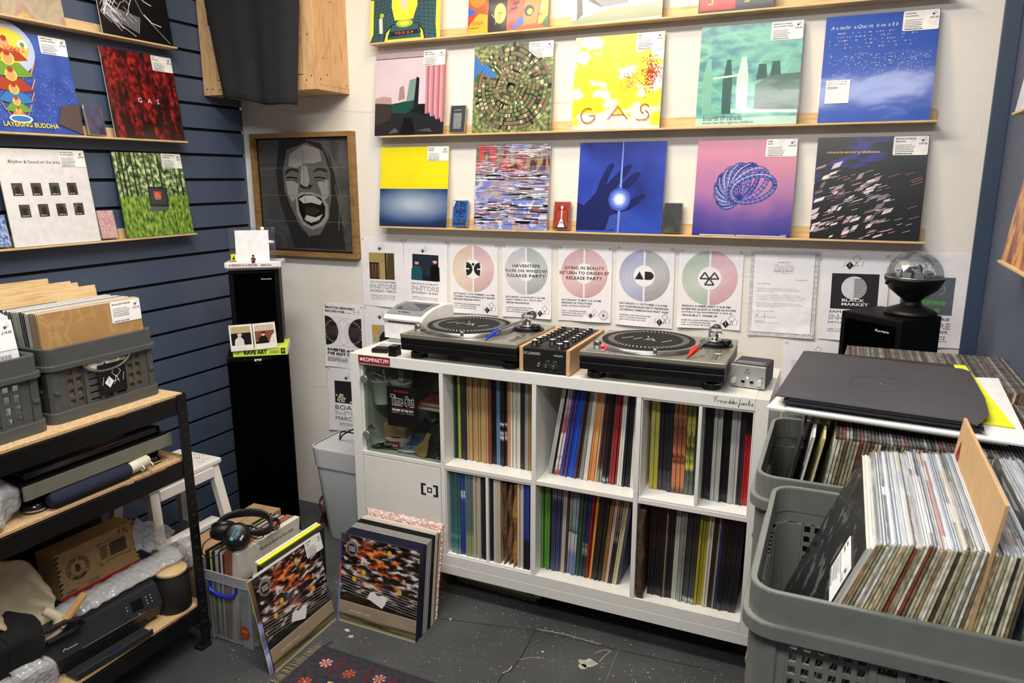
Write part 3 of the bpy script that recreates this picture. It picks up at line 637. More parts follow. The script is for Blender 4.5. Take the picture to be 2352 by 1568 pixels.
wallrec('top', 1602, 1775, fill('#20222a'), 'black and red record sleeve with yellow zigzags on the top ledge', a_redblk, plastic=False)
# left wall covers
def a_bw(S):
    rn = random.Random(6); W_ = fill('#e6e6ea')
    for i in range(150):
        t = rn.random(); x = .02+.5*t*rn.random(); y = .2+.7*rn.random(); an = rn.choice([.9, 1.1, -.7]); l = .05+.2*rn.random()
        S.L([(x, y), (min(.99, x+l*math.cos(an)), max(.01, min(.99, y+l*math.sin(an))))], .002+.005*rn.random(), W_)
    for i in range(26): S.L([(.05+i*.018, .22-i*.006), (.1+i*.018, .33-i*.003)], .004, W_)
    S.L([(.45, .6), (.6, .3), (.95, .02)], .004, W_); S.L([(.5, .58), (.65, .45), (.75, .42)], .01, W_); S.L([(.62, .3), (.72, .22), (.85, .2)], .01, W_); S.L([(.0, .6), (.12, .2), (.45, .03)], .006, W_)
def a_many(S):
    """a column of small seated shapes in bright colours on starry blue"""
    y_, r_, g_, b_, sk, o_ = fill('#e9d24a'), fill('#a8402c'), fill('#6f9a3c'), fill('#3c78b0'), fill('#dca06a'), fill('#e07c30')
    rn = random.Random(2)
    for i in range(240): S.D(rn.random(), .1+.5*rn.random(), .003, PAPER, 6)
    S.D(.32, .82, .3, fill('#b9c4e0'), e=.9); S.D(.32, .84, .24, y_, e=.75); S.D(.13, .87, .05, PAPER); S.D(.13, .87, .025, g_); S.D(.5, .87, .05, PAPER); S.D(.5, .87, .025, g_)
    S.P([(0, 0), (.12, .12), (0, .3)], fill('#6a4a3a')); S.P([(1, 0), (.72, .1), (.8, .3), (1, .32)], fill('#5a4a48'))
    for k, (z, s_) in enumerate(((.86, .1), (.72, .11), (.56, .1), (.42, .085), (.3, .065), (.21, .045))):
        c_ = (r_, g_, r_, b_, g_, o_)[k]
        S.P([(.32-s_*2.1, z-s_*1.4), (.32-s_, z-s_*.3), (.32+s_, z-s_*.3), (.32+s_*2.1, z-s_*1.4), (.32+s_, z-s_*1.6), (.32-s_, z-s_*1.6)], c_)
        S.D(.32, z, s_*.62, y_); S.D(.32, z, s_*.45, sk, e=1.2); S.D(.32, z+s_*.5, s_*.3, r_)
        for sg in (-1, 1): S.L([(.32+sg*s_*1.9, z-s_*1.2), (.32+sg*s_*2.4, z-s_*.2)], .02*s_*10*.6, sk)
    S.D(.33, .13, .12, PAPER, e=.35); S.D(.33, .13, .1, b_, e=.3)
    S.Tx('ROBERT HENKE', .02, .79, .5, .055, fill('#e07a50'), bold=.03); S.Tx('LAYERING BUDDHA', .14, .05, .58, .05, y_, bold=.02)
def a_gas(S): S.Tx('G   A   S', .4, .42, .3, .055, mat('#eeeae6', .4))
def a_rhythm(S):
    S.Tx('Rhythm & Sound w/ the artists', .12, .84, .6, .045, INK)
    ph = [ground('portrait_%d' % i, [(.3, '#1e1d1c'), (.55, '#4a4844'), (.7, '#8a8880')], 7, det=3, off=i) for i in range(3)]
    for r_, z in ((0, .52), (1, .3)):
        for i in range(4):
            x = .1+i*.205+.03*r_; S.R(x, z, x+.115, z+.13, ph[(i+r_) % 3]); S.D(x+.057, z+.07, .028, INK); S.P([(x+.02, z), (x+.095, z), (x+.08, z+.05), (x+.035, z+.05)], INK)
            S.ghost(x+.02, z+.012, x+.1, 1, PAPER, .01, i)
def a_laptop(S):
    for i, x in enumerate((.05, .1, .16, .24, .3, .42, .5, .62, .86, .93)): S.P([(x, .48), (x+.016+.01*(i % 2), .48), (x+.01, 1), (x-.004, 1)], fill('#2a2a24'))
    S.P([(.38, .3), (.66, .3), (.69, .37), (.41, .37)], fill('#5a5c5c')); S.P([(.4, .36), (.68, .35), (.69, .58), (.41, .6)], fill('#232527')); S.P([(.42, .38), (.66, .37), (.67, .56), (.43, .58)], fill('#3e4143'))
    S.P([(.48, .45), (.59, .445), (.595, .535), (.485, .54)], fill('#c2503c')); S.ghost(.5, .51, .58, 4, mat('#e6c9b8', .5), .012, 3)
_s = Art('red_forest_print', .3, coat=.2); _v = _s.noise(2.5, 4, 1, 1, 4, off=2); _f = _s.noise(14, 1.3, 1, 1, 5)
RF = _s.done(_s.mix(_s.step(_v, .5, .08), _s.ramp(_f, [(.35, '#240a0b'), (.5, '#7c1517'), (.68, '#c9312b')]), _s.ramp(_f, [(.3, '#120b0c'), (.7, '#3c1413')])))
_s = Art('green_wood_print', .32, coat=.15); _f = _s.noise(16, 1, 1, 1, 5); _g = _s.noise(18, 1.6, .7, 1, 4)
GF = _s.done(_s.mix(_s.step(_s.y, .49, .02), _s.ramp(_g, [(.35, '#35521c'), (.5, '#6c9432'), (.66, '#a8c454')]), _s.ramp(_f, [(.36, '#22301a'), (.5, '#6a8a4c'), (.62, '#d6e2b4')])))
leftrec('top', None, 155, ground('sand_print', [(.3, '#8f8570'), (.5, '#b9a98e'), (.64, '#b0887c'), (.74, '#c9b06a')], 3, dist=1, det=5), 'beige marbled record sleeve on the topmost blue-wall ledge')
leftrec('top', 238, 397, fill('#111114'), 'black record sleeve with white scratchy strokes on the topmost blue-wall ledge', a_bw, plastic=False)
leftrec('mid', None, 194, ground('starry_blue_print', [(.3, '#1c3f98'), (.7, '#3560bc')], 5), 'colourful blue and yellow record sleeve of many-armed seated figures', a_many, price='£34.00', title='ROBERT HENKE|LAYERING BUDDHA')
leftrec('mid', 267, 425, RF, 'dark red forest record sleeve with white capitals', a_gas, price='£40.00', title='GAS|DER LANG')
leftrec('low', 33, 233, mat('#e9e6e6', .3, coat=.5), 'white record sleeve with eight small dark portraits', a_rhythm, price='£38.00', title='RHYTHM & SOUND|W/ THE ARTISTS')
leftrec('low', 295, 448, GF, 'green woodland record sleeve with a laptop on grass', a_laptop, price='£26.00', title='THE OTHER PEOPLE PLACE|LIFESTYLES', edge='#3f6a3a')
# right wall sleeves
o = sleeve('record_sleeve', .312, .314, ground('red_leaf_print', [(.45, '#7d3c38'), (.55, '#b06a52'), (.62, '#d9a85a')], 6, 1, .6, det=5, off=3), 'reddish gold-flecked sleeve on the right blue wall', loc=(XR-.053, -.205, 1.3305), rot=(-6.6, 0, -90))
o = sleeve('record_sleeve', .312, .314, ground('pale_sleeve_print', [(.4, '#c9cad2'), (.6, '#e9e9ee')], 3), 'whitish sleeve on the upper ledge of the right blue wall', loc=(XR-.053, -.115, 1.6745), rot=(-6.6, 0, -90))
# cassettes
def cassette(loc, rot, front, label, art=None, W=.066, H=.106):
    c = thing('cassette', label, 'cassette', loc, 0, None); c.rotation_euler = [R(v) for v in rot]
    S = Sheet(W-.006, H-.006); S.T = Tm(0, 0, .003); S.box(-W/2+.003, W/2-.003, .0012, .013, 0, H-.006, '#e4e2dd', .0005); S.q(-W/2+.003, 0, W/2-.003, H-.006, front, -.001)
    if art: art(S)
    S.build('paper_insert', c)
    m = MB(); m.box(-W/2, W/2, -.0008, .0155, 0, H, clear(.03, .05, '#f0f2f2'), .001); m.build('clear_case', c)
    return c
def wc(row, px, front, label, art=None):
    x = at(px, {'low': 530, 'mid': 302}[row], 1, .41).x; return cassette((x, .412, LEDGE[row]+.0042), (-12, 0, 3), front, label, art)
def c_txt(S):
    rn = random.Random(1)
    for i in range(40): x, y = rn.random()*.9, .2+.75*rn.random(); S.R(x, y, x+.1, y+.02+.03*rn.random(), INK)
    S.P([(0, .7), (.15, .98), (0, .98)], PAPER); S.Tx('NASTY', .2, .52, .7, .12, fill('#16306a'), bold=.04); S.Tx('hybrid', .12, .04, .76, .14, INK, bold=.03)
def c_red(S):
    S.P([(.1, .05), (.3, .12), (.5, .14), (.9, .1), (.88, .03), (.3, .02)], INK); S.P([(.22, .05), (.3, .2), (.42, .42), (.55, .42), (.72, .2), (.78, .05)], INK); S.P([(.27, .07), (.45, .4), (.55, .4), (.73, .07)], PAPER); S.A(.52, .2, .07, .11, 0, 180, INK)
    S.D(.5, .8, .1, INK, e=1.3); S.D(.5, .8, .085, PAPER, e=1.3); S.R(.46, .42, .54, .7, PAPER); S.D(.46, .82, .02, INK); S.D(.54, .82, .02, INK)
    for sg in (-1, 1):
        for k in range(5): S.L([(.5+sg*.1, .78), (.5+sg*(.3+.02*k), .88-.06*k)], .012, INK)
        S.L([(.5+sg*.36, .66), (.5+sg*.38, .3)], .03, INK)
def c_photo(S): S.R(.22, .12, .78, .72, ground('tiny_landscape', [(.3, '#2c3438'), (.6, '#8a8f92')], 6, av=.4)); S.Tx('JASSS', .25, .8, .5, .05, PAPER)
wc('mid', 1048, fill('#3c4048'), 'dark grey cassette standing on the middle ledge', c_photo)
wc('low', 1054, fill('#2f66b8'), 'blue patterned cassette on the lowest ledge', c_txt)
wc('low', 1287, fill('#b9402c'), 'red cassette with a black and white figure drawing', c_red)
wc('low', 1542, ground('olive_tape_print', [(.3, '#6b6434'), (.5, '#3c3a22'), (.62, '#14161c')], 2, av=.3), 'dark olive and black cassette between the blue and pink sleeves')
def lc(row, px, front, label, art=None):
    y = at(px, {'low': 548, 'mid': 308}[row], 0, XL+.05).y; return cassette((XL+.047, y, LL[row]+.0042), (-12, 0, 84), front, label, art)
lc('mid', 228, ground('indigo_tape_print', [(.4, '#1b1d30'), (.6, '#2c3a86')], 3), 'dark indigo cassette beside the starry blue sleeve')
lc('low', 257, ground('coral_tape_print', [(.42, '#e9dfe6'), (.5, '#d2563c'), (.6, '#e6d9e0')], 14), 'white and coral patterned cassette on the blue-wall ledge')
lc('low', 3, ground('azure_tape_print', [(.4, '#c9d4ea'), (.6, '#3c6ab8')], 8), 'blue cassette at the left photo edge')
# ---- posters
def poster(tl, tr, bl, label, art, name='poster'):
    a_, b_, c_ = at(*tl, 1, YW), at(*tr, 1, YW), at(*bl, 1, YW)
    W = b_.x-a_.x; H = a_.z-c_.z; S = Sheet(W, H, 0); S.step = .00002
    # paper as a fine grid so that it can curl a little
    S.grid(lambda u, v: (u*W, 0, v*H), 20, 26, PAPER); art(S)
    sd = a_.x*7; dz = b_.z-a_.z
    def bend(v):
        u, t = v[0]/W, v[2]/H
        cur = .003*mnoise.noise(Vector((u*1.1+sd, t*1.3, 0)))+.007*max(0, .25-t)**2*16*(.5+.5*math.sin(u*5+sd))+.0028*(1-math.sin(math.pi*min(max(u, 0), 1)))*0
        sk = (c_.x-a_.x)*(1-t)
        return (v[0]+sk, v[1]-abs(cur)-.0035, v[2]+dz*u)
    S.uv = None; o = S.build(name, None, (a_.x, YW, c_.z)); tag(o, label, 'poster')
    bm = bmesh.new(); bm.from_mesh(o.data)
    for ax, L_, n_ in ((0, W, 20), (2, H, 26)):
        for i in range(1, n_):
            co = Vector((0, 0, 0)); co[ax] = L_*i/n_; no = Vector((0, 0, 0)); no[ax] = 1
            big = [f for f in bm.faces if max(v.co[ax] for v in f.verts) > co[ax] > min(v.co[ax] for v in f.verts) and f.calc_area() > 1e-5]
            if big: bmesh.ops.bisect_plane(bm, geom=big+list({e for f in big for e in f.edges})+list({v for f in big for v in f.verts}), plane_co=co, plane_no=no)
    for v in bm.verts: v.co = Vector(bend(v.co))
    bm.to_mesh(o.data); bm.free()
    m = MB()
    for u, v in ((.04, .97), (.96, .97)): m.add([(W*u-.006, -.0046, H*v-.004), (W*u+.006, -.0046, H*v-.006), (W*u+.007, -.0046, H*v+.005), (W*u-.005, -.0046, H*v+.006)], [[0, 1, 2, 3]], mat('#d3d0cc', .3, alpha=.5))
    m.build('tape_piece', o); return o
def rings(S, c1, c2, cy=.635, R1=.43, R0=.19, n=15, th=.006):
    for k in range(n):
        r_ = R0+(R1-R0)*k/(n-1); dg = math.degrees(math.asin(.016/r_))
        S.A(.49, cy, r_-th/2, r_+th/2, 90+dg, 270-dg, c1, 40); S.A(.49, cy, r_-th/2, r_+th/2, -90+dg, 90-dg, c2, 40)
    S.k = 5
def lines(S, rows, x, y, h, gap, m=INK, maxw=.88, bold=.02, cpl=None):
    for i, t in enumerate(rows): S.Tx(t, x, y-i*gap, min(maxw, len(t)*cpl) if cpl else maxw, h, m, bold=bold)
def instore(top, date, photo):
    def f(S):
        S.logo(.47, .86, .17, INK); photo(S)
        S.Tx(top, .18, .345, .62, .027, mat('#4a4a50', .8)); S.Tx('IN-STORE', .18, .262, .63, .066, INK, outline=.013, sp=1.0); S.Tx(date, .18, .212, .62, .033, mat('#3a3a40', .8))
        lines(S, ['INVERTED AUDIO RECORD STORE', 'UNIT 11 HOLDRONS ARCADE - 135A RYE LANE', 'PECKHAM, LONDON, SE15 4ST (12:30 - 20:00)'], .2, .155, .014, .028, mat('#3a3a40', .8), .58, 0)
    return f
def ph1(S):
    S.R(.18, .4, .78, .78, fill('#a5945f', coat=0)); S.R(.18, .4, .42, .64, fill('#2a211c', coat=0))
    for i in range(9): S.R(.2+i*.024, .42, .208+i*.024, .62, fill(('#8a5a40', '#5a4a44', '#c08a68')[i % 3], coat=0))
    S.R(.42, .4, .54, .64, fill('#b09a68', coat=0)); S.P([(.58, .4), (.78, .4), (.78, .78), (.62, .78)], ground('bark_print', [(.4, '#2c2318'), (.6, '#6a5a38')], 20, coat=0)); S.P([(.56, .4), (.585, .4), (.6, .78), (.56, .78)], fill('#241d16', coat=0))
def ph2(S):
    S.R(.2, .41, .8, .79, fill('#1d2430', coat=0))
    for i in range(11): S.R(.2, .5+i*.026, .8, .508+i*.026, fill('#3a4456', coat=0))
    def man(x, z, sk, cl, w):
        S.P([(x-w, .415), (x+w, .415), (x+w*.9, z-.09), (x+w*.5, z-.05), (x-w*.5, z-.05), (x-w*.9, z-.09)], cl); S.D(x, z, .045, sk, e=1.35); S.P([(x-.045, z+.01), (x+.045, z+.01), (x+.035, z+.055), (x-.035, z+.055)], fill('#2a2220', coat=0)); S.P([(x-.035, z-.03), (x+.035, z-.03), (x+.02, z-.06), (x-.02, z-.06)], fill('#33261f', coat=0))
    man(.3, .67, fill('#d8a58c', coat=0), fill('#1f5660', coat=0), .13); man(.72, .7, fill('#e0b09a', coat=0), fill('#101114', coat=0), .11)
poster((830, 543.6), (926.4, 546.4), (837, 700), 'in-store poster with a record crate photograph, first poster of the upper row', instore('WILL YOU & PHILIPP PRIEBE', 'SATURDAY 1 MARCH', ph1))
poster((928, 548), (1029, 553.6), (930, 703), 'in-store poster with a photograph of two bearded men', instore('BAROQUE SUNBURST', 'SATURDAY 18 MAY', ph2))
ADDR = ['INVERTED AUDIO RECORD STORE', 'UNIT 11 HOLDRONS ARCADE', '135A RYE LANE, SE15 4ST']
def circ(c1, c2, mid, rows, badge=False, y0=.268, addr=ADDR):
    def f(S):
        rings(S, mat(c1, .6), mat(c2, .6)); mid(S)
        lines(S, rows, .07, y0, .0235, .040, cpl=.0285, maxw=.87); lines(S, addr, .07, .125 if len(rows) < 4 else .092, .0145, .029, cpl=.0205, bold=.02)
        if badge: S.logo(.66, .105, .19, INK); S.A(.87, .095, .078, .083, 0, 360, INK, 32); S.A(.87, .095, .05, .054, 0, 360, INK, 32); S.Tx('B', .85, .08, .04, .03, INK, bold=.05)
        else: S.logo(.82, .10, .25, INK)
    return f
def mDC(S):
    S.D(.49, .70, .028, INK); 
    for sg in (-1, 1): S.A(.49+sg*.14, .635, .0, .125, 90 if sg > 0 else -90, 270 if sg > 0 else 90, INK, 16); S.R(.49+sg*.13 if sg > 0 else .34, .585, .64 if sg > 0 else .36, .685, INK)
    S.R(.33, .627, .41, .645, PAPER); S.R(.575, .627, .65, .645, PAPER)
def mtx(rows, w, c=INK):
    def f(S):
        for i, (t, wd) in enumerate(zip(rows, w)): S.Tx(t, .49-wd/2, .685-i*.066, wd, .042, c, bold=.02, sp=1.1)
    return f
def mAD(S): S.P([(.33, .59), (.485, .59), (.41, .69)], INK); S.P([(.5, .59), (.56, .59)]+[(.58+.075*math.cos(R(a_)), .64+.05*math.sin(R(a_))) for a_ in range(-90, 91, 15)]+[(.56, .69), (.5, .69)], INK)
def mTri(S):
    g = mat('#3c3c42', .7)
    for x, z in ((.415, .65), (.565, .65), (.49, .575)): S.L([(x-.072, z-.022), (x, z+.055), (x+.072, z-.022), (x-.072, z-.022)], .024, g)
poster((1034, 555), (1144, 559), (1037, 716), 'poster with a yellow and red ringed circle around a black figure mark', circ('#d9a83c', '#c8584a', mDC, ['SATURDAY 15 NOVEMBER // 6-9 PM', "THE MFA 'THE DIFFERENCE IT MAKES'", 'RECORD RELEASE PARTY']))
poster((1154, 559), (1268, 561), (1155.7, 725.7), 'poster with a grey and green ringed circle under three lines of capitals', circ('#a9a9b0', '#2f6e5c', mtx(['HAVENTEPE', "'RAIN ON WINDOW'", 'RELEASE PARTY'], [.56, .86, .78]), ['SATURDAY 16 AUGUST // 6-9 PM', 'ANDY GREEN (ALL VINYL SET)', 'VERTEX RECORDINGS']))
poster((1283.6, 562.5), (1407.5, 564), (1282.5, 734), 'poster with an all red ringed circle and a small round brewery badge', circ('#c4504a', '#c4504a', mtx(['DYING IN BEAUTY', 'RETURN TO ORIGIN EP', 'RELEASE PARTY'], [.74, .92, .68]), ['SATURDAY 10 MAY // 6-10 PM', 'FRIENDS OF THE STORE', 'JOIN US FOR A DANCE'], True, addr=['UNIT 11 HOLDRONS ARCADE', '135A RYE LANE, SE15 4ST', 'INVERTED-AUDIO.STORE']))
poster((1417.5, 562.5), (1551.4, 568), (1414, 743.6), 'poster with a blue and black ringed circle around a solid triangle and half disc', circ('#2f4fa8', '#26262c', mAD, ['SATURDAY 11 OCTOBER // 6-9 PM', 'ALT DUB RELEASE PARTY FEDERSEN', "'ALTERING DIMENSIONS PART ONE'"]))
poster((1562, 569.6), (1710, 571.4), (1555, 750), 'poster with a green and pink ringed circle around three triangles', circ('#5f9a52', '#c84468', mTri, ['FRIDAY 6 FEBRUARY // 6-8 PM', 'INVERTED AUDIO X WIZZ IN-STORE', 'LUTSU // DJ ANTEPOP // STL-P', 'VENUE M.O.T. WARM UP']))
def timeout(S, x, z, w, c_in, c_out, red):
    S.Tx('RECOMMENDED BY', x+w*.18, z+.066, w*.64, .011, red, bold=.02); S.Tx('Time Out', x, z, w, .055, c_in, bold=.05); S.Tx('Time Out', x, z, w, .055, c_out, outline=.012, bold=.05)
    S.R(x, z-.011, x+w, z-.0085, red); S.Tx('THE BEST OF THE CITY', x, z-.033, w*.98, .014, c_out, bold=.03); S.Tx('2024', x+w*.4, z-.054, w*.2, .012, c_out); S.R(x, z-.049, x+w*.36, z-.0475, c_out); S.R(x+w*.64, z-.049, x+w, z-.0475, c_out)
def letter(S):
    S.R(0, 0, 1, 1, mat('#d9d6de', .7)); rn = random.Random(9); sq = mat('#a9a7b4', .7)
    for i in range(64):
        s_ = i % 4; t = (i+rn.random())/64; x, z = [(.03, t), (.97, t), (t, .03), (t, .97)][s_]
        S.L([(x+.028*math.sin(k*1.1+i), z+.02*(k/4-1)+.008*math.cos(k*2+i)) for k in range(9)], .0035, sq)
    S.R(.055, .045, .945, .955, mat('#6a6a74', .7)); S.R(.058, .047, .942, .953, PAPER); S.R(.058, .047, .942, .52, mat('#f3f2f5', .7))
    timeout(S, .35, .79, .3, PAPER, mat('#45434a', .7), mat('#8a5a5e', .7)); g = mat('#505058', .8)
    S.Tx('November 2024', .68, .66, .17, .012, g); S.Tx('Dear Inverted Audio', .12, .61, .2, .012, g)
    rows = ["Congratulations, you've been selected as one of Time Out's", 'best venues in London in 2024! Thank you for playing a part in', 'making our city so great.', '', "We've included a nice sticker for your window in this envelope.", "We'd love it if you stuck it up somewhere people will see (the stickers", 'work best if the window is cold and clean). Feel free to take a pic and', 'share the good news with your followers - and tag us @timeoutlondon.', '', "We've also popped some digital assets in a folder which you can", 'share on your Instagram grid and stories if you fancy it. Just scan', 'the QR code below to download them.', '', '', 'Thanks for being brilliant,']
    for i, t in enumerate(rows):
        if t: S.Tx(t, .12, .555-i*.019, len(t)*.0103, .0105, g)
    S.L([(.11, .21), (.14, .26), (.16, .245), (.13, .235), (.2, .215), (.22, .235), (.24, .215), (.27, .27), (.25, .205), (.3, .24), (.33, .215), (.38, .23), (.44, .222)], .003, g); S.Tx('Rosie Hewitson,', .12, .17, .15, .011, g); S.Tx('Things To Do Editor, Time Out London', .12, .153, .36, .011, g)
poster((1726, 573), (1883.4, 575.7), (1715.6, 768), 'typed letter with a squiggle border taped to the wall', letter, 'letter')
def p9(S):
    S.logo(.46, .88, .27, INK); S.R(.16, .36, .86, .76, mat('#1c1c1f', .6)); S.D(.5, .6, .19, mat('#d9d8e0', .6), 40)
    for i in range(16): S.R(.5, .495+i*.0135, .7, .501+i*.0135, mat('#1c1c1f', .6))
    S.Tx('BLACK', .33, .445, .34, .032, PAPER, bold=.02); S.Tx('MARKET', .33, .4, .4, .032, PAPER, bold=.02)
    S.Tx('SAM GOKU', .15, .315, .5, .026, INK); S.Tx('IN-STORE', .15, .235, .7, .06, INK, outline=.013); S.Tx('SATURDAY 5 JULY', .14, .19, .7, .024, INK); S.Tx('UNIT 11 HOLDRONS ARCADE', .14, .12, .6, .014, INK); S.Tx('PECKHAM, LONDON', .14, .095, .4, .014, INK)
def p10(S):
    S.logo(.36, .87, .25, INK); gr = mat('#5a9a4e', .6); S.R(.1, .35, .82, .75, mat('#5b616e', .6))
    S.L([(.45, .72), (.5, .64), (.55, .72), (.6, .64), (.66, .72), (.7, .6), (.62, .56)], .02, mat('#6f8a78', .6))
    S.Tx('time', .4, .455, .33, .06, gr, bold=.05); S.Tx('tree', .34, .375, .32, .06, gr, bold=.05)
    S.Tx('VALERIE', .5, .29, .3, .03, INK); S.Tx('IN-STORE', .2, .2, .62, .065, INK, outline=.013); S.Tx('SEPTEMBER', .4, .155, .4, .026, INK); S.Tx('HOLDRONS ARCADE', .35, .11, .42, .016, INK); S.Tx('135A RYE LANE', .4, .085, .37, .016, INK); S.Tx('12:30 - 20:00', .5, .06, .3, .014, INK)
poster((1890.6, 577), (2047, 580), (1878, 776.8), 'in-store poster with a black square and a half-striped white disc', p9)
poster((2062, 580), (2234, 583), (2040, 790), 'in-store poster with a grey square and green lettering, nearest the right corner', p10)
poster((1801, 780), (1960, 790), (1790, 960), 'poster mostly hidden behind the pile of black sleeves', lambda S: (S.logo(.47, .87, .22, INK), S.R(.13, .4, .8, .76, mat('#dcd9ea', .6))))
def p12(S):
    S.Tx('BRIXTON BREWERY', .05, .915, .74, .036, INK, bold=.04); S.Tx('RECORD FAIR', .05, .86, .5, .034, INK, bold=.04); S.Tx('HOSTED BY:', .58, .86, .14, .014, INK, bold=.02)
    for x in (.78, .88): S.L([(x+.03, .93), (x-.03, .89), (x+.03, .895), (x-.02, .85)], .008, mat('#b8605c', .7))
    S.R(.03, .34, .95, .8, PAPER); 
    for sg in (-1, 1):
        cx = .49+sg*.46; S.P([(cx, .34), (cx, .8)]+[(cx-sg*.33*math.cos(R(a_)), .57+.23*math.sin(R(a_))) for a_ in range(80, -81, -10)], INK)
        c2 = .49+sg*.24; S.A(c2, .57, .2, .204, 0, 360, mat('#b0686a', .7), 32)
        for k in range(9): S.L([(c2-.15+k*.037, .5+.004*k), (c2-.12+k*.03, .66)], .002, mat('#8a7a6a', .7)); S.L([(c2-.14, .5+k*.018), (c2+.15, .49+k*.019)], .002, mat('#8a7a6a', .7))
        for k in range(20): S.A(c2, .57, .225, .233, k*18, k*18+9, PAPER if k % 1 == 0 else INK, 3)
        S.A(.49+sg*.12, .57, .3, .303, 0, 360, mat('#a9a0a0', .7), 40)
    S.Tx('INVERTED AUDIO', .07, .255, .82, .045, INK, bold=.04); S.Tx('I\'VE GOT IT ON', .07, .195, .82, .045, INK, bold=.04); lines(S, ['SATURDAY 28 JUNE 12 - 6 PM', 'BRIXTON BREWERY TAPROOM', 'OPEN DECKS + SIGN UP TO DJ'], .07, .145, .018, .027, INK, .5, .03)
poster((743, 693.6), (834.6, 702), (750, 839), 'record fair poster with two black crossing spheres beside the framed face', p12)
def p13(S):
    S.logo(.42, .86, .2, INK); S.R(.18, .33, .85, .72, fill('#a8a49a', coat=0)); S.R(.2, .62, .36, .7, fill('#d9a02c', coat=0)); S.R(.2, .52, .34, .58, fill('#d9b04c', coat=0)); S.R(.18, .33, .85, .45, fill('#c9ccd2', coat=0)); S.R(.7, .5, .85, .72, fill('#3a5a9a', coat=0))
    for i in range(8): S.R(.2+i*.03, .34, .212+i*.03, .43, fill('#4a4a50', coat=0))
    S.P([(.34, .34), (.74, .34), (.72, .55), (.6, .62), (.45, .62), (.36, .54)], fill('#22242c', coat=0)); S.D(.53, .655, .055, fill('#c99a84', coat=0), e=1.3); S.P([(.48, .635), (.58, .635), (.55, .6), (.51, .6)], fill('#cfcac4', coat=0))
    S.Tx('IN-STORE', .15, .2, .7, .06, INK, outline=.013)
poster((836.4, 701), (930, 706), (845, 850), 'in-store poster of a grey-bearded man, half hidden by the label printer', p13)
def p14(S):
    S.logo(.47, .87, .17, INK); S.R(.16, .45, .82, .8, mat('#1e1e22', .6)); rn = random.Random(3)
    for i in range(26): S.D(.2+.2*rn.random(), .47+.12*rn.random(), .022, mat('#c9c0ac', .7), 10)
    S.P([(.5, .47), (.82, .44), (.82, .6)], PAPER); S.Tx('BOAKS', .16, .345, .62, .07, mat('#55555c', .7)); S.Tx('IN-STORE', .16, .26, .64, .06, mat('#55555c', .7), outline=.012); S.Tx('MARCH 8', .16, .175, .62, .06, mat('#55555c', .7)); lines(S, ['INVERTED AUDIO RECORD STORE', 'UNIT 11 HOLDRONS ARCADE'], .25, .12, .011, .024, INK, .45)
poster((753, 842.5), (850, 850), (759, 985), 'in-store poster with a dark flower photograph above the waste bin', p14)
# ---- framed portrait
a_, b_, c_ = at(573, 305, 1, .43), at(808, 301, 1, .43), at(600, 588, 1, .43)
fx0, fx1, fz0, fz1 = -.800, -.258, 1.188, 1.713; W, H = fx1-fx0, fz1-fz0
_p = Art('oak_frame', .5, 'Object'); FRW = _p.done(_p.ramp(_p.noise(12, 1, 1, 4, 4), [(.3, '#74552f'), (.6, '#94713f')]))
pf = thing('framed_picture', 'wood framed charcoal picture of a screaming face in the corner', 'picture', ((fx0+fx1)/2, YW, fz0))
mb = MB()
t = .020
for x0, x1, z0, z1 in ((-W/2, W/2, 0, t), (-W/2, W/2, H-t, H), (-W/2, -W/2+t, t, H-t), (W/2-t, W/2, t, H-t)): mb.box(x0, x1, -.032, -.001, z0, z1, FRW, .001)
mb.build('frame', pf)
S = Sheet(W-2*t, H-2*t); S.T = Tm(0, -.012, t)
a = Art('charcoal_print', .3, coat=.3); n = a.noise(3, 1, 1, 1, 5, dist=1); GP = a.done(a.ramp(n, [(.3, '#2e2d2d'), (.55, '#4b4a49'), (.75, '#626060')]))
S.box(-S.W/2, S.W/2, .0, .009, 0, S.H, INK, 0); S.q(-S.W/2, 0, S.W/2, S.H, mat('#161617', .5), .0002); S.R(.02, .02, .98, .985, GP)
dk, md, lt, vl, bk = [fill(c, coat=.2) for c in ('#262525', '#5a5957', '#8b8a87', '#b5b3ae', '#0e0e0e')]
S.P([(.25, .98), (.2, .7), (.22, .45), (.3, .2), (.35, .03), (.9, .03), (.86, .4), (.82, .7), (.7, .95), (.5, .985)], dk)
S.P([(.33, .9), (.28, .72), (.28, .55), (.34, .4), (.42, .24), (.52, .14), (.64, .16), (.74, .3), (.78, .5), (.78, .7), (.72, .88), (.55, .96)], md)
S.P([(.36, .86), (.34, .76), (.42, .74), (.52, .78), (.62, .78), (.7, .8), (.68, .9), (.52, .94)], lt)
S.P([(.3, .62), (.36, .64), (.44, .6), (.42, .5), (.36, .44), (.32, .5)], lt); S.P([(.64, .62), (.76, .64), (.76, .5), (.7, .46)], lt); S.P([(.48, .76), (.54, .76), (.56, .62), (.52, .57), (.46, .6)], lt)
for sx in (0, 1):
    x = .3+sx*.3; S.P([(x, .68+.02*sx), (x+.07, .72), (x+.15, .7), (x+.14, .73), (x+.06, .745), (x, .71)], dk); S.L([(x+.01, .655), (x+.06, .66), (x+.13, .65)], .012, bk); S.L([(x+.02, .63), (x+.07, .635), (x+.12, .62)], .006, dk)
S.P([(.44, .6), (.48, .585), (.54, .575), (.6, .6), (.56, .56), (.48, .56)], dk); S.D(.47, .585, .012, bk); S.D(.56, .585, .012, bk)
S.P([(.4, .5), (.46, .53), (.58, .53), (.68, .5), (.74, .42), (.74, .32), (.68, .24), (.56, .2), (.46, .24), (.4, .34)], lt)
S.P([(.42, .48), (.48, .51), (.58, .51), (.67, .48), (.71, .4), (.7, .32), (.64, .26), (.55, .23), (.47, .27), (.43, .36)], bk)
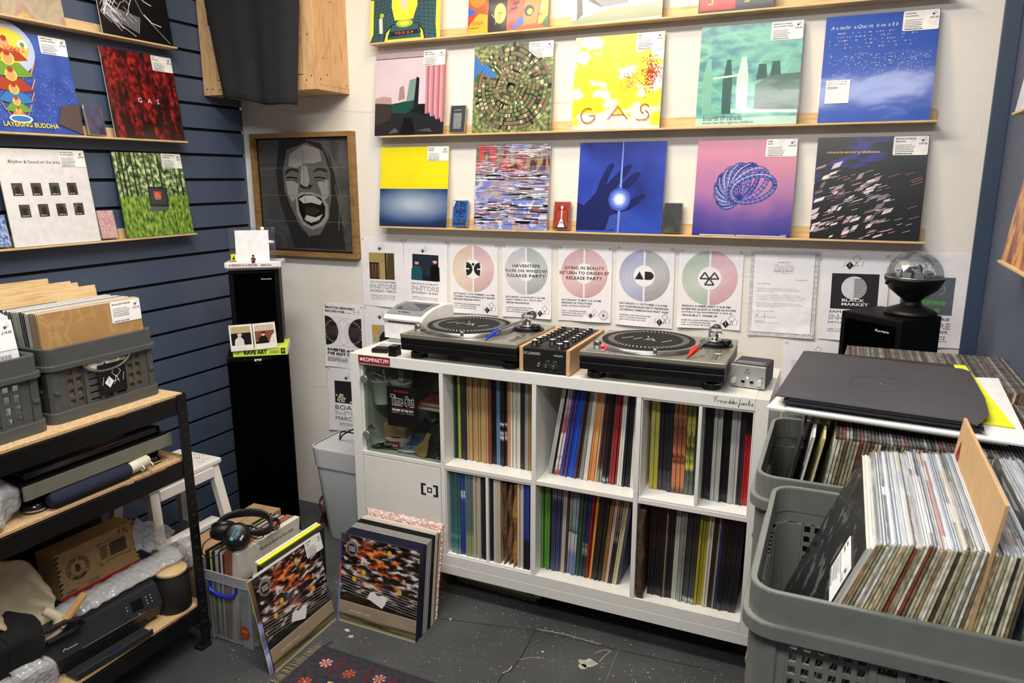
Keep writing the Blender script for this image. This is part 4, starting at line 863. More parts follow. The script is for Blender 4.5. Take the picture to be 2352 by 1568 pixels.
S.P([(.43, .47), (.5, .5), (.6, .5), (.68, .45), (.66, .42), (.56, .44), (.48, .43)], vl); S.P([(.48, .29), (.55, .26), (.64, .29), (.68, .34), (.6, .31), (.5, .33)], vl); S.P([(.5, .34), (.6, .33), (.66, .37), (.6, .4), (.5, .4)], dk)
for i in range(8): S.L([(.46+i*.028, .43), (.465+i*.028, .49)], .003, dk)
for p in ([(.78, .9), (.84, .7), (.88, .5)], [(.7, .95), (.8, .86), (.86, .7)], [(.82, .6), (.86, .4), (.84, .2)]): S.L(p, .01, md)
for zz in (.27, .5, .74): S.R(.02, zz, .98, zz+.0035, mat('#6e6d6b', .4))
for xx in (.27, .5, .75): S.R(xx, .02, xx+.003, .985, mat('#3a3938', .4))
S.build('charcoal_portrait', pf)
# ---------------------------------------------------------------- records in the white unit
_SP = {}
def spine_mat(stops, rough=.4, noise_=.12, key=None):
    """spine print: colours up the height of the record"""
    k = (tuple(stops), rough, noise_)
    if k not in _SP:
        a = Art('spine_print', rough, 'Object', coat=.2)
        f = a.lincomb([(1/.313, a.z), (noise_*2, a.math('SUBTRACT', a.noise(60, 1, 1, .35, 3), .5))], 0)
        _SP[k] = a.done(a.ramp(f, list(stops)))
    return _SP[k]
def cs(c, **k): return spine_mat([(0, c), (1, c)], **k)
_RG = {}
def record_mesh(t, m, edge, H=.313, D=.313):
    k = (round(t, 4), m.name, edge, H)
    if k not in _RG:
        mb = MB(); mb.box(-t/2, t/2, .0008, D, 0, H, edge, .0006)
        mb.box(-t/2+.0001, t/2-.0001, 0, .0012, .0006, H-.0006, m, .0005); mb.box(-t*.32, t*.32, D*.3, D*.7, H-.0004, H+.0001, INK, 0)
        o = mb.build('record'); _RG[k] = o.data; bpy.data.objects.remove(o)
    return _RG[k]
rr = random.Random(21)
def fill_cell(x0, x1, z, y, runs, where, lean0=0, lean1=0, jit=.006):
    """runs: (count, material, edge colour, relative thickness, description)"""
    runs = [(max(1, round(r_[0]*.76)),)+r_[1:] for r_ in runs]
    tot = sum(n*r_[3] for r_ in runs for n in (r_[0],)); room = (x1-x0)
    th = room/tot*.985; x = x0; k = 0; N = sum(r_[0] for r_ in runs)
    for n, m, ed, rt, desc in runs:
        t = th*rt
        for i in range(n):
            f = k/max(N-1, 1); lean = lean0+(lean1-lean0)*f
            o = bpy.data.objects.new('record', record_mesh(t*(.82 if lean0 > lean1 else .9)*math.cos(R(lean)), m, ed)); COL.objects.link(o)
            o.location = (x+t/2, y+jit*(rr.random()-.5)*1.6, z+.0006+abs(math.sin(R(lean)))*t/2); o.rotation_euler = (0, R(lean), R(.06*(rr.random()-.5)))
            d_ = desc.replace('single', 'lone') if n == 1 else 'one of the '+desc
            tag(o, d_+' in the '+where, 'record', desc+' in the '+where if n > 1 else None)
            x += t; k += 1
KR, DK, W5 = cs('#b59565'), cs('#141416', rough=.3), cs('#d9d5c8')
T = 'upper second compartment'
fill_cell(.3915, .722, .527, .073, [(2, cs('#16402c'), '#23402c', 1, 'dark green record spines'), (1, cs('#b5a63a'), '#9a903a', 1, 'single yellow-green record spine'), (4, cs('#1a2530'), '#15181c', .9, 'near-black blue record spines'),
    (14, KR, '#a98757', .88, 'tan kraft record spines'), (2, cs('#7c3f34'), '#5c3630', .8, 'rusty brown record spines'), (3, DK, '#151515', .9, 'plain black record spines'), (2, cs('#5b7ba2'), '#30404f', .9, 'grey-blue record spines'),
    (4, spine_mat([(0, '#1a1a1c'), (.3, '#1a1a1c'), (.36, '#d9d9d6'), (.4, '#1a1a1c'), (.47, '#1a1a1c'), (.52, '#d9d9d6'), (.57, '#1a1a1c'), (1, '#1a1a1c')], noise_=.3), '#1a1a1c', 1, 'black record spines with white dots'),
    (2, cs('#c98a5c'), '#b98a64', .8, 'orange-brown record spines'), (6, W5, '#cfcabb', .85, 'cream and white record spines'), (2, cs('#20262a'), '#17191c', .9, 'charcoal record spines'), (2, cs('#9a958a'), '#8c8a80', .9, 'warm grey record spines'), (3, cs('#9a7a48'), '#8c7048', .9, 'golden brown record spines'), (2, spine_mat([(0, '#38457a'), (.5, '#5a4a7c'), (1, '#8c4a64')]), '#3c3c64', 1, 'violet blue record spines')], T)
T = 'upper third compartment'
fill_cell(.752, 1.062, .527, .073, [(3, spine_mat([(0, '#b9b9b4'), (1, '#d0d0ca')], noise_=.9), '#c9c9c4', .9, 'white marbled slanting spines'), (1, DK, '#151515', 1, 'single black slanting spine near the marbled ones'), (2, spine_mat([(0, '#b04048'), (.15, '#e4dede'), (.5, '#e6e0e0'), (.6, '#a83440'), (1, '#e4dede')], noise_=.5), '#d9c9c9', 1, 'white spines with red lettering, slanting'),
    (5, cs('#4a3f84'), '#3c3470', .75, 'violet slanting spines'), (5, cs('#1f50c0'), '#1c48a8', .75, 'bright blue slanting spines'), (2, cs('#4a3427'), '#3c2a20', .9, 'dark brown slanting spines'), (2, cs('#8c8c88'), '#80807c', .8, 'grey slanting spines'), (3, cs('#ddd6c8'), '#d6cfc0', .9, 'cream slanting spines'), (4, spine_mat([(0, '#d9883a'), (.5, '#e8a860'), (1, '#e6a468')]), '#e0b080', .8, 'orange slanting spines'),
    (1, cs('#d9b596'), '#c9a586', .9, 'single pale peach slanting spine'), (2, spine_mat([(0, '#8c9a80'), (.12, '#8c9a80'), (.18, '#50302c'), (1, '#50302c')]), '#4a302a', 1, 'maroon slanting spines with green feet'), (4, spine_mat([(0, '#1b1b1c'), (.03, '#b9b9b9'), (.08, '#1b1b1c'), (1, '#1b1b1c')], noise_=.05), '#1b1b1c', .85, 'black slanting spines with small white marks'), (4, cs('#9a3434'), '#3c1a1c', 1.1, 'dark red slanting spines'),
    (2, cs('#deded8'), '#d6d6d0', .9, 'white slanting spines beside the red ones'), (4, cs('#14211f'), '#121816', 1, 'green-black slanting spines'), (3, cs('#e2ddd4'), '#dcd6cc', .7, 'ivory slanting spines at the right end')], T, 9.5, 1.5)
T = 'upper last compartment, left half'
fill_cell(1.106, 1.262, .5345, .079, [(3, spine_mat([(0, '#b9ac30'), (.5, '#a8aa58'), (1, '#c9bf5a')], noise_=.6), '#c0b860', 1, 'yellow-green mottled spines'), (4, spine_mat([(0, '#3a3a42'), (.18, '#3a3a42'), (.2, '#20212a'), (1, '#1b1c24')]), '#1c1d24', 1.1, 'slate black spines'), (4, spine_mat([(0, '#6a4a34'), (.12, '#c47a50'), (.3, '#c98056'), (.36, '#3c2418'), (.42, '#b86a44'), (.7, '#6a3a28'), (1, '#c98a5a')], noise_=.35), '#7a3c28', 1, 'copper patterned spines'), (3, spine_mat([(0, '#5a605c'), (.2, '#4a504c'), (.3, '#c9bf50'), (.4, '#6f7a34'), (.55, '#2c3020'), (.7, '#b5ae4a'), (1, '#3c4a2c')], noise_=.4), '#4a5030', 1, 'yellow and black patterned spines'), (1, cs('#2f524c'), '#24403c', .9, 'single dark teal spine')], T)
T = 'upper last compartment, right half'
fill_cell(1.278, 1.418, .5345, .066, [(7, cs('#1e1e20', rough=.25), '#1b1b1d', .8, 'glossy black sleeves'), (6, cs('#b9b9b2'), '#c6c6c0', .85, 'light grey sleeves'), (6, DK, '#161616', .8, 'matt black sleeves'), (6, spine_mat([(0, '#b5b5b0'), (1, '#c0c0bc')]), '#bababa', .8, 'pale silver sleeves'), (4, cs('#2a2830'), '#222028', .8, 'dark plum grey sleeves'), (4, spine_mat([(0, '#b01c1e'), (.72, '#b01c1e'), (.76, '#1c0c0c'), (1, '#150c0c')]), '#7a1618', 1, 'bright red sleeves')], T)
T = 'lower second compartment, left half'
fill_cell(.402, .545, .1835, .012, [(5, spine_mat([(0, '#7ea8a2'), (.15, '#3c7478'), (.6, '#2f5f60'), (1, '#28504e')], noise_=.5), '#3a6a68', 1, 'teal mottled spines'), (3, spine_mat([(0, '#3a3f94'), (.7, '#36469a'), (.74, '#e0e0ea'), (.79, '#36469a'), (1, '#3c4a9c')], noise_=.25), '#3a4690', 1, 'royal blue spines with white lettering'), (4, spine_mat([(0, '#a0a878'), (.2, '#8c9c74'), (.35, '#5c7470'), (1, '#55706e')], noise_=.3), '#66807a', 1, 'grey-green spines'), (4, spine_mat([(0, '#b9b098'), (1, '#b5ac94')], noise_=.5), '#b5ac94', .95, 'speckled beige spines'), (2, spine_mat([(0, '#1a2030'), (.5, '#20242c'), (1, '#191b22')], noise_=1.4), '#1c2028', .8, 'dark patterned spines')], T)
T = 'lower second compartment, right half'
fill_cell(.558, .604, .1835, .012, [(2, cs('#26282c'), '#202226', .9, 'dark grey spines'), (1, spine_mat([(0, '#c9c0b0'), (.5, '#c9c0b0'), (1, '#c9c0b0')], noise_=.2), '#c9c0b0', 1, 'single spine with black brush marks'), (2, cs('#c9b8a2'), '#c0b09a', .8, 'cream card spines')], T)
fill_cell(.668, .714, .1835, .012, [(4, spine_mat([(0, '#cfc4b4'), (1, '#c9beae')], noise_=.2), '#c9beae', .8, 'pale cream spines'), (4, spine_mat([(0, '#15161c'), (.35, '#181a24'), (.38, '#2a3a8c'), (1, '#2c3c90')]), '#222a50', .8, 'spines half black, half royal blue')], T)
T = 'lower third compartment'
fill_cell(.742, 1.027, .176, .055, [(5, spine_mat([(0, '#4f8a30'), (.5, '#5f9c34'), (1, '#4a8030')]), '#4c7a30', .95, 'bright green spines'), (1, cs('#1c2030'), '#181a22', 1, 'single navy black spine beside the green ones'), (6, spine_mat([(0, '#4c5070'), (.3, '#3a3d60'), (.85, '#34375c'), (.92, '#8c8e94'), (1, '#7c7e84')]), '#34365a', .85, 'indigo spines with grey tops'), (3, cs('#b0a898'), '#a8a090', .95, 'warm white tilted spines'), (1, cs('#4a2f24'), '#402a20', .9, 'single brown tilted spine'),
    (5, spine_mat([(0, '#5f6c98'), (.25, '#7a88ac'), (.32, '#b5b6b0'), (.5, '#b9bab4'), (.53, '#3c4650'), (.6, '#7f9296'), (.85, '#a4b0b0'), (1, '#50565a')], noise_=.08), '#7f8a96', 1.05, 'misty blue and white banded spines'), (4, cs('#2c5240'), '#284838', .8, 'dark green tilted spines'), (4, spine_mat([(0, '#2a3030'), (.2, '#222c34'), (.35, '#a09a80'), (.4, '#1c2846'), (1, '#1e2c58')], noise_=.3), '#202838', .85, 'dark navy tilted spines'), (2, cs('#941c1e'), '#841a1c', .9, 'deep red tilted spines'), (1, cs('#d9a03c'), '#c99438', .9, 'single amber tilted spine'),
    (6, spine_mat([(0, '#20211c'), (1, '#26241e')], noise_=.3), '#1c1c1a', .85, 'black tilted spines beside the amber one'), (2, cs('#8c6838'), '#7c5c34', .9, 'brown tilted spines'), (2, cs('#c9a898'), '#bc9c8c', .8, 'pale pink tilted spines'), (2, spine_mat([(0, '#2c2c2a'), (.5, '#24241f'), (1, '#8c8878')], noise_=1.2), '#2c2c2a', .9, 'black and grey speckled spines'), (4, spine_mat([(0, '#d0c498'), (1, '#b9ae88')]), '#b9ae88', .7, 'straw yellow tilted spines'), (1, cs('#4c4a68'), '#44425c', 1, 'single mauve tilted spine at the right end')], T, 0, 7)
T = 'lower last compartment'
fill_cell(1.122, 1.409, .176, .042, [(9, spine_mat([(0, '#191513'), (1, '#15120f')], rough=.3), '#131211', .85, 'brown-black spines'), (1, cs('#7c6a54'), '#6c5c48', .8, 'single dull tan spine'), (4, cs('#171a20'), '#14161a', .85, 'blue-black spines'), (3, spine_mat([(0, '#b5b8a8'), (1, '#a8a898')]), '#a8a898', .9, 'off-white tilted sleeves'), (4, spine_mat([(0, '#9a9c94'), (.5, '#6c6e68'), (1, '#8c8e86')], noise_=.4), '#80827c', .8, 'grey foil sleeves'),
    (5, spine_mat([(0, '#9a9c98'), (.03, '#c9cac6'), (.08, '#3c3f3c'), (.12, '#4a4c4a'), (.5, '#2c2e2c'), (1, '#201f22')], noise_=.2), '#262628', 1.1, 'black sleeves with silver feet'), (4, spine_mat([(0, '#a89c28'), (1, '#8c8020')]), '#8c8228', 1.05, 'mustard yellow sleeves'), (3, spine_mat([(0, '#d0cabc'), (1, '#c0b8a8')]), '#c4bcac', .9, 'ivory sleeves'), (2, cs('#2a2320'), '#241e1c', .8, 'dark brown sleeves'), (1, cs('#8c7c70'), '#7c6e64', .8, 'single putty coloured sleeve'), (1, cs('#1c2656'), '#1a2248', 1, 'single dark blue sleeve'), (10, spine_mat([(0, '#3c3c3e'), (.12, '#18181a'), (1, '#141416')], rough=.25), '#161618', .85, 'shiny black sleeves at the right end')], T, .5, 2.5)
# battered brown card and the two shelf inserts
mb = MB(); CB = mat('#4c3a26', .7, bump=.5, bscale=25, var=.3)
mb.loft([[(.0+.004*math.sin(i*2.1)+.0, y, .001+i*.031) for y in (0, .004)]+[(.018+.006*math.sin(i*1.3+1), y, .001+i*.031) for y in (.004, 0)] for i in range(11)], CB, smooth=False)
mb.box(.002, .018, .004, .3, 0, .308, CB, .002)
tag(mb.build('cardboard_folder', None, (1.0945, .006, .1765)), 'crumpled dark brown card stiffener at the left of the bottom right compartment', 'folder')
for (x0, x1, z, xd, lb) in ((.389, .724, .176, .549, 'white metal record divider tray in the bottom row, second compartment'), (1.091, 1.426, .527, 1.2655, 'white metal record divider tray in the top row, rightmost compartment')):
    t = thing('record_divider', lb, 'shelf insert', (0, 0, z))
    mb = MB(); mb.box(x0+.001, x1-.001, .003, .36, .0005, .0065, WHITE2, .001); mb.build('base_plate', t)
    mb = MB(); mb.box(x0+.001, x1-.001, .003, .36, .3285, .3345, WHITE2, .001); mb.build('top_plate', t)
    mb = MB(); mb.box(xd, xd+.0105, .0035, .36, .0067, .328, WHITE, .001); mb.build('upright_plate', t)
    for x in (x0+.0012, x1-.0042): mb = MB(); mb.box(x, x+.003, .0036, .36, .0067, .328, WHITE2, .0005); mb.build('side_plate', t)
# kraft paper bags squeezed between
for i, (x, w_, c) in enumerate(((.607, .018, '#6e4f32'), (.6265, .017, '#7a5c44'), (.6445, .022, '#a07434'))):
    mb = MB(); m = mat(c, .6, bump=.35, bscale=18, var=.15); rings_ = []
    for k in range(14):
        z = k*.0235; q_ = w_*(.9-.25*abs(math.sin(k*.6+i))*(k/13)); q_ = max(q_*(.55 if k == 0 else 1), .003); d = .006*math.sin(k*.9+i*2)
        rings_.append([(-q_/2+.002*math.sin(k+i), .004+d, z), (0, -.004+d+(-.008 if k == 0 else 0), z), (q_/2+.001*math.sin(k*1.7), .003+d, z), (q_/2, .3, z), (-q_/2, .3, z)])
    mb.loft(rings_, m, smooth=False)
    tag(mb.build('paper_bag', None, (x+w_/2, .02, .184)), '%s kraft paper bag wedged in the bottom row, second compartment' % ('dark brown', 'greyish brown', 'golden brown')[i], 'paper bag')
# ---------------------------------------------------------------- inside the glass cabinet
def cup(x, y, z, h, r, label, extra):
    t = thing('paper_cup', label, 'cup', (x, y, z))
    mb = MB(); mb.lathe([(r*.72, 0), (r, h), (r+.003, h+.001), (r+.003, h+.005), (r-.002, h+.005), (r*.69, .004)], mat('#e9e6da', .6), 32, cap=(True, True)); mb.build('cup_body', t)
    return t
cup(.082, .075, .6975, .088, .038, 'white paper cup holding white cables behind the glass', 0)
cup(.168, .08, .6975, .088, .038, 'white paper cup holding white plastic forks behind the glass', 0)
mb = MB(); mb.tube([(.065, .08, .79), (.075, .07, .81), (.09, .08, .8), (.1, .08, .787)], .0016, WHITE2, 6); mb.tube([(.06, .075, .785), (.055, .055, .812), (.066, .05, .82), (.09, .075, .80)], .0016, WHITE2, 6); mb.tube([(.100, .075, .78), (.106, .062, .815)], .0018, WHITE2, 6); mb.box(.101, .109, .058, .065, .815, .832, WHITE2, .001)
tag(mb.build('charging_cable'), 'coiled white charging cable with plug standing in the left paper cup', 'cable')
mb = MB()
for i in range(4): mb.box(.158+i*.006, .160+i*.006, (.078), .080, .80, .835-.003*abs(i-1), WHITE2, 0)
mb.box(.158, .179, .078, .080, .794, .802, WHITE2, 0); mb.tube([(.168, .079, .76), (.170, .079, .796)], .002, WHITE2, 6)
tag(mb.build('plastic_fork'), 'white plastic fork in the right paper cup', 'fork')
cn = thing('window_sign', 'black square card with outlined white title and red lines stuck inside the glass door', 'sign', (.217, .003, .643))
S = Sheet(.124, .15); S.box(-.062, .062, -.0002, .0008, 0, .15, mat('#0d0d0f', .35), 0); S.T = Tm(0, -.0001, 0)
S.H = .15; K_ = mat('#0d0d0f', .35)
S.Tx('RECOMMENDED BY', .24, .86, .5, .05, mat('#a8323c', .5)); S.Tx('Time Out', .12, .52, .8, .28, mat('#1a1a1c', .4), bold=.05); S.Tx('Time Out', .12, .52, .8, .28, PAPER, outline=.012, bold=.05)
S.R(.13, .475, .9, .483, mat('#a8323c', .5)); S.Tx('THE BEST OF THE CITY', .15, .385, .74, .06, PAPER, bold=.03); S.R(.13, .345, .4, .35, PAPER); S.R(.64, .345, .9, .35, PAPER); S.Tx('2024', .44, .32, .16, .05, mat('#77777a', .5))
S.build('card', cn)
def soft(fn, nu, nv, m, name, label, cat, loc=(0, 0, 0), th=.002):
    mb = MB(); mb.grid(fn, nu, nv, m); o = mb.build(name, None, loc); md = o.modifiers.new('t', 'SOLIDIFY'); md.thickness = th; md.offset = 0
    return tag(o, label, cat)
soft(lambda u, v: (0.2+u*.16, .205+v*.13, .70+.085*math.sin(math.pi*min(1, u*1.1))*(1-.5*v)+.012*mnoise.noise(Vector((u*6, v*6, 1)))), 16, 10, mat('#3c3d40', .9, bump=.3), 'grey_cloth', 'dark grey crumpled cloth on the inner glass shelf', 'cloth')
for i in range(6):
    mb = MB(); mb.box(-.07, .055, 0, .11, 0, .0035, ('#d9d4ca', '#c9c2b8', '#b0503c')[i % 3], .001)
    tag(mb.build('zine', None, (.315, .06+.004*i, .6985+i*.0042), (0, 0, -6+5*(i % 3))), 'thin %s booklet in the stack on the inner glass shelf, %s' % (('off-white', 'greyish', 'red-covered')[i % 3], ('lower', 'upper')[i > 2]), 'booklet')
mb = MB(); mb.box(-.045, .045, 0, .08, 0, .05, KRAFT, .002); tag(mb.build('cardboard_box', None, (.135, .075, .568), (0, 0, 8)), 'small tan cardboard box behind the glass door', 'box')
tp = thing('tape_roll', 'roll of white and red parcel tape under the small tan box', 'tape', (.133, .10, .528))
mb = MB(); ring(mb, .1, .1, .049, .02, 0, .038, mat('#e9dfd6', .4)); mb.build('tape_body', tp)
mb = MB(); mb.loft([[(.0505*math.cos(R(a_)), .0505*math.sin(R(a_)), z) for a_ in range(-130, -40, 10)] for z in (.006, .032)], mat('#b3262c', .4), (False, False), closed=False); mb.build('red_print', tp)['label'] = 'red printed stretch of the tape'
mb = MB(); mb.text('DO NOT BEND', -.03, .013, .06, .011, PAPER, bold=.03); mb.build('tape_lettering', tp, (0, -.0515, 0))
soft(lambda u, v: (.17+.12*u, .03+.12*v, .532+.012*mnoise.noise(Vector((u*5, v*5, 3)))+.01*u), 8, 8, mat('#dfe2ea', .25), 'mailing_bag', 'white and blue plastic mailing bag on the cabinet floor', 'bag')
mb = MB()
for i in range(6): mb.box(.19+i*.014, .198+i*.014, .05, .12, .5545+.0012*i, .5552+.0012*i, mat('#3a62b8', .4), 0)
tag(mb.build('striped_card'), 'blue striped card lying on the mailing bag', 'card')
mb = MB(); rr2 = random.Random(5)
for k in range(5): mb.tube([(.068+.03*k*.4+.02*math.cos(i*.7+k), .05+.02*math.sin(i*.7+k), .531+.005*k*.6+.003*math.sin(i)) for i in range(10)]+[(.2, .045+.01*k, .531)], .0022, BLACKP, 6)
tag(mb.build('black_cable'), 'bundle of black cable on the cabinet floor', 'cable')
mb = MB(); mb.loft([[(.0, 0, 0), (.1, 0, .0), (.1, .1, 0), (0, .12, 0)], [(.05, .02, .12), (.1, .03, .13), (.1, .1, .13), (.04, .1, .1)]], mat('#1a1a1b', .8), smooth=False); tag(mb.build('fabric_pouch', None, (.262, .03, .528)), 'black fabric pouch in the right corner of the glass cabinet', 'pouch')
mb = MB(); mb.prism([(0, 0), (.03, -.01), (.045, .02), (.05, .06), (.06, .085), (.045, .09), (.03, .06), (.0, .035), (-.012, .03), (-.01, .012)], .004, mat('#b5935c', .5)); tag(mb.build('brass_tool', None, (.262, .022, .537)), 'golden flat tool leaning on the black pouch', 'tool')
mb = MB(); mb.lathe([(.0, 0), (.035, .0), (.04, .03), (.03, .05), (.0, .055)], mat('#3b3c40', .25), 20); tag(mb.build('desk_fan', None, (.285, .13, .63)), 'dark rounded gadget behind the glass door', 'gadget')
mb = MB(); mb.cyl(.005, 0, .03, CHROME, 12); tag(mb.build('metal_adapter', None, (.3, .075, .655), (60, 0, 60)), 'shiny metal plug adapter behind the glass door', 'adapter')
# ---------------------------------------------------------------- turntables
STROBE = Art('dotted_platter_rim', .3, 'Object', metal=.9)
_a = STROBE.math('ARCTAN2', STROBE.y, STROBE.x); _s = STROBE.math('SINE', STROBE.math('MULTIPLY', _a, 190)); _z = STROBE.math('SINE', STROBE.math('MULTIPLY', STROBE.z, 1500))
STROBE = STROBE.done(STROBE.ramp(STROBE.math('MULTIPLY_ADD', STROBE.math('MULTIPLY', _s, _z), .5, .5), [(.45, '#17181a'), (.6, '#d0d0cc')]))
PLATE = mat('#b4b3a4', .34, .75, var=.015); GREY = mat('#8d8f8c', .4, .5)
def turntable(label, loc, rot, armangle, shell, lamp):
    t = thing('turntable', label, 'turntable', loc, rot)
    W, D = .445, .355
    b = lambda nm, mb, **k: mb.build(nm, t, **k)
    mb = MB(); mb.box(-W/2, W/2, 0, D, .058, .0775, BLACK, .003); mb.box(-W/2, W/2, 0, D, .0335, .058, BLACK, .004); mb.box(-W/2+.05, W/2-.05, .02, D-.02, .024, .0335, BLACK, .003); b('plinth', mb)
    mb = MB(); mb.box(-W/2-.001, W/2+.001, -.001, D, .0776, .092, PLATE, .002); b('top_plate', mb)
    for x in (-W/2+.042, W/2-.042):
        for y in (.055, D-.05):
            mb = MB(); mb.lathe([(.0, 0), (.029, .0), (.03, .002), (.03, .017), (.0285, .0185), (.0285, .02), (.026, .022), (.02, .0265), (.02, .0335), (0, .0335)], BLACK, 32, cap=(False, False)); mb.lathe([(.0302, .0172), (.0302, .0182)], CHROME, 32, cap=(False, False)); b('foot', mb, loc=(x, y, 0))
    cx, cy = -.043, .178
    mb = MB(); mb.lathe([(.172, .0922), (.172, .094), (.1655, .103), (.1645, .1045), (.15, .1045)], STROBE, 72, cap=(False, True)); mb.lathe([(.1655, .1035), (.1645, .1052), (.158, .1052)], SILVER, 72, cap=(False, True)); pl = b('platter', mb, loc=(cx, cy, 0))
    mb = MB(); mb.cyl(.15, .1055, .108, mat('#161617', .9), 72)
    w_ = mat('#d9d9d4', .8)
    F = Tm(0, 0, .1084, -90)
    for i in range(60):
        a_ = R(i*6); r0, r1 = (.112, .132); mb.line([(r0*math.cos(a_), r0*math.sin(a_)), (r1*math.cos(a_+.05), r1*math.sin(a_+.05))], .0022, w_, .0, F)
    for p in ([(-.085, -.015), (-.055, .02)], [(-.045, -.018), (-.025, .015)], [(.05, -.03), (.075, .008)]): mb.line(p, .0035, w_, 0, F)
    mb.line([(-.012, -.02), (.012, .014), (.024, -.022)], .003, w_, 0, F); mb.line([(-.008, -.009), (.026, -.012)], .003, w_, 0, F); mb.line([(-.012, -.02), (-.004, -.004)], .003, w_, 0, F)
    b('slipmat', mb, loc=(cx, cy, 0))
    mb = MB(); mb.cyl(.0035, .108, .118, CHROME, 14, b=.001); mb.cyl(.006, .108, .1095, CHROME, 16); b('spindle', mb, loc=(cx, cy, 0))
    mb = MB(); mb.box(-W/2+.02, -W/2+.075, .012, .046, .092, .095, GREY, .001); b('start_button', mb)
    mb = MB(); mb.lathe([(.0, .092), (.0145, .092), (.0145, .112), (.0125, .116), (.0125, .119), (0, .119)], CHROME, 28, cap=(False, False)); b('power_dial', mb, loc=(-W/2+.045, .05, 0))
    if lamp:
        mb = MB(); mb.box(-.003, .003, -.006, .006, .1, .108, mat('#ff3040', .5, emit=6), .001); b('strobe_lamp', mb, loc=(-W/2+.061, .052, 0))['label'] = 'small glowing red strobe lamp'
    mb = MB(); mb.cyl(.0062, .092, .114, CHROME, 18, b=.001); b('target_light', mb, loc=(.012, .022, 0))
    mb = MB(); mb.box(-W/2+.085, -W/2+.11, .010, .02, .092, .0935, GREY, .0005); mb.box(-W/2+.115, -W/2+.14, .010, .02, .092, .0935, GREY, .0005); b('speed_buttons', mb)
    # pitch fader
    mb = MB(); mb.box(W/2-.048, W/2-.018, .04, .165, .0921, .0926, mat('#8f8f82', .4, .5), 0); mb.box(W/2-.035, W/2-.031, .045, .16, .0926, .0929, BLACK, 0)
    for i in range(17): mb.box(W/2-.046, W/2-.039, .045+i*.007, .0458+i*.007, .0927, .0929, BLACK, 0)
    pf_ = b('pitch_fader', mb)
    mb = MB(); mb.box(W/2-.042, W/2-.024, .092, .106, .093, .100, CHROME, .001); mb.build('fader_knob', pf_)
    mb = MB(); mb.cyl(.006, .092, .0945, SILVER, 18); b('reset_button', mb, loc=(W/2-.075, .075, 0))
    # tonearm
    ax, ay = W/2-.062, D-.11
    mb = MB(); mb.cyl(.058, .0921, .096, BLACK, 48, b=.001); mb.cyl(.047, .096, .104, mat('#2a2b2c', .35), 48, b=.001); mb.cyl(.03, .104, .112, CHROME, 40, b=.002); ab = b('tonearm_base', mb, loc=(ax, ay, 0))
    mb = MB(); mb.cyl(.017, .104, .116, BLACKP, 24, b=.001); mb.build('antiskate_dial', ab, (.038, -.02, 0))
    return t, ax, ay
def add_arm(t, ax, ay, ang, c):
    """one curved arm towards local -y, turned by ang"""
    M_ = Tm(ax, ay, 0, 0, 0, ang); g = lambda: MB()
    mb = g(); mb.T = M_; mb.cyl(.011, .112, .135, CHROME, 24, b=.002); mb.box(-.021, -.014, -.014, .014, .108, .150, GREY, .002); mb.box(-.02, .02, -.008, .008, .128, .142, CHROME, .003); mb.cyl(.009, -.02, .02, GREY, 18, Tm(0, 0, .138, 0, 90))
    mb.build('arm_bearing', t)
    mb = g(); mb.T = M_; pts = [(0, .035, .137), (0, 0, .137), (0, -.045, .136), (-.004, -.085, .134), (-.013, -.12, .131), (-.027, -.15, .127), (-.034, -.172, .123)]; mb.tube(pts, .0045, CHROME, 12); mb.build('arm_tube', t)
    mb = g(); mb.T = M_; mb.lathe([(0, 0), (.014, .0), (.017, .003), (.017, .012), (.014, .014), (.016, .016), (.016, .026), (.012, .029), (0, .029)], mat('#4c4e4e', .3, .7), 28, Tm(0, .022, .137, -90), cap=(False, False)); mb.build('counterweight', t)
    mb = g(); mb.T = M_ @ Tm(-.034, -.172, .123, 12, 0, -22); cm = mat(c, .35, coat=.3)
    mb.cyl(.006, 0, .012, CHROME, 14, Tm(0, 0, 0, 90)); mb.loft([[(-.009, -.012, -.003), (.009, -.012, -.003), (.008, -.012, .005), (-.008, -.012, .005)], [(-.009, -.04, -.006), (.009, -.04, -.006), (.008, -.04, .004), (-.008, -.04, .004)], [(-.001, -.078, -.012), (.001, -.078, -.012), (.001, -.078, -.008), (-.001, -.078, -.008)]], cm, smooth=False)
    mb.tube([(.008, -.02, 0), (.018, -.03, .003), (.02, -.045, .004)], .0015, CHROME, 6)
    mb.build('cartridge', t)['label'] = ('blue' if c == '#1d3fb8' else 'red')+' pointed cartridge'
for lb, loc, rot, ang, c, lamp in (('silver turntable with a blue cartridge, left of the mixer', (.4475, -.006, .9), -.6, 3, '#1d3fb8', False),
                                   ('silver turntable with a red cartridge and red glow, right of the mixer', (1.110, .003, .9), 1.5, 3, '#c8281e', True)):
    t, ax, ay = turntable(lb, loc, rot, ang, c, lamp)
    add_arm(t, ax, ay, ang, c)
# ---------------------------------------------------------------- rotary mixer
mx = thing('dj_mixer', 'black rotary mixer with pale wooden cheeks between the turntables', 'mixer', (.7635, .012, .9), 0)
W, D, H = .150, .37, .082
mb = MB(); mb.box(-W/2, W/2, 0, D, .006, H, mat('#131314', .5), .0015); mb.build('body', mx)
for s_ in (-1, 1): mb = MB(); mb.box(s_*(W/2+.0003) if s_ > 0 else -W/2-.0135, W/2+.0135 if s_ > 0 else -W/2-.0003, -.002, D+.002, .002, H+.003, PLY, .001); mb.build('wooden_cheek', mx)
for x in (-.06, .06):
    for y in (.03, .34): mb = MB(); mb.cyl(.008, 0, .0058, BLACK, 16); mb.build('rubber_foot', mx, (x, y, 0))
mb = MB(); wm = mat('#c9c9c6', .6)
mb.text('ECLER', -.072, .0605, .034, .0085, wm)
for i in range(4): mb.arc(-.035+i*.0055, .0648, .003, .0042, 0, 360, wm, .0005, 16)
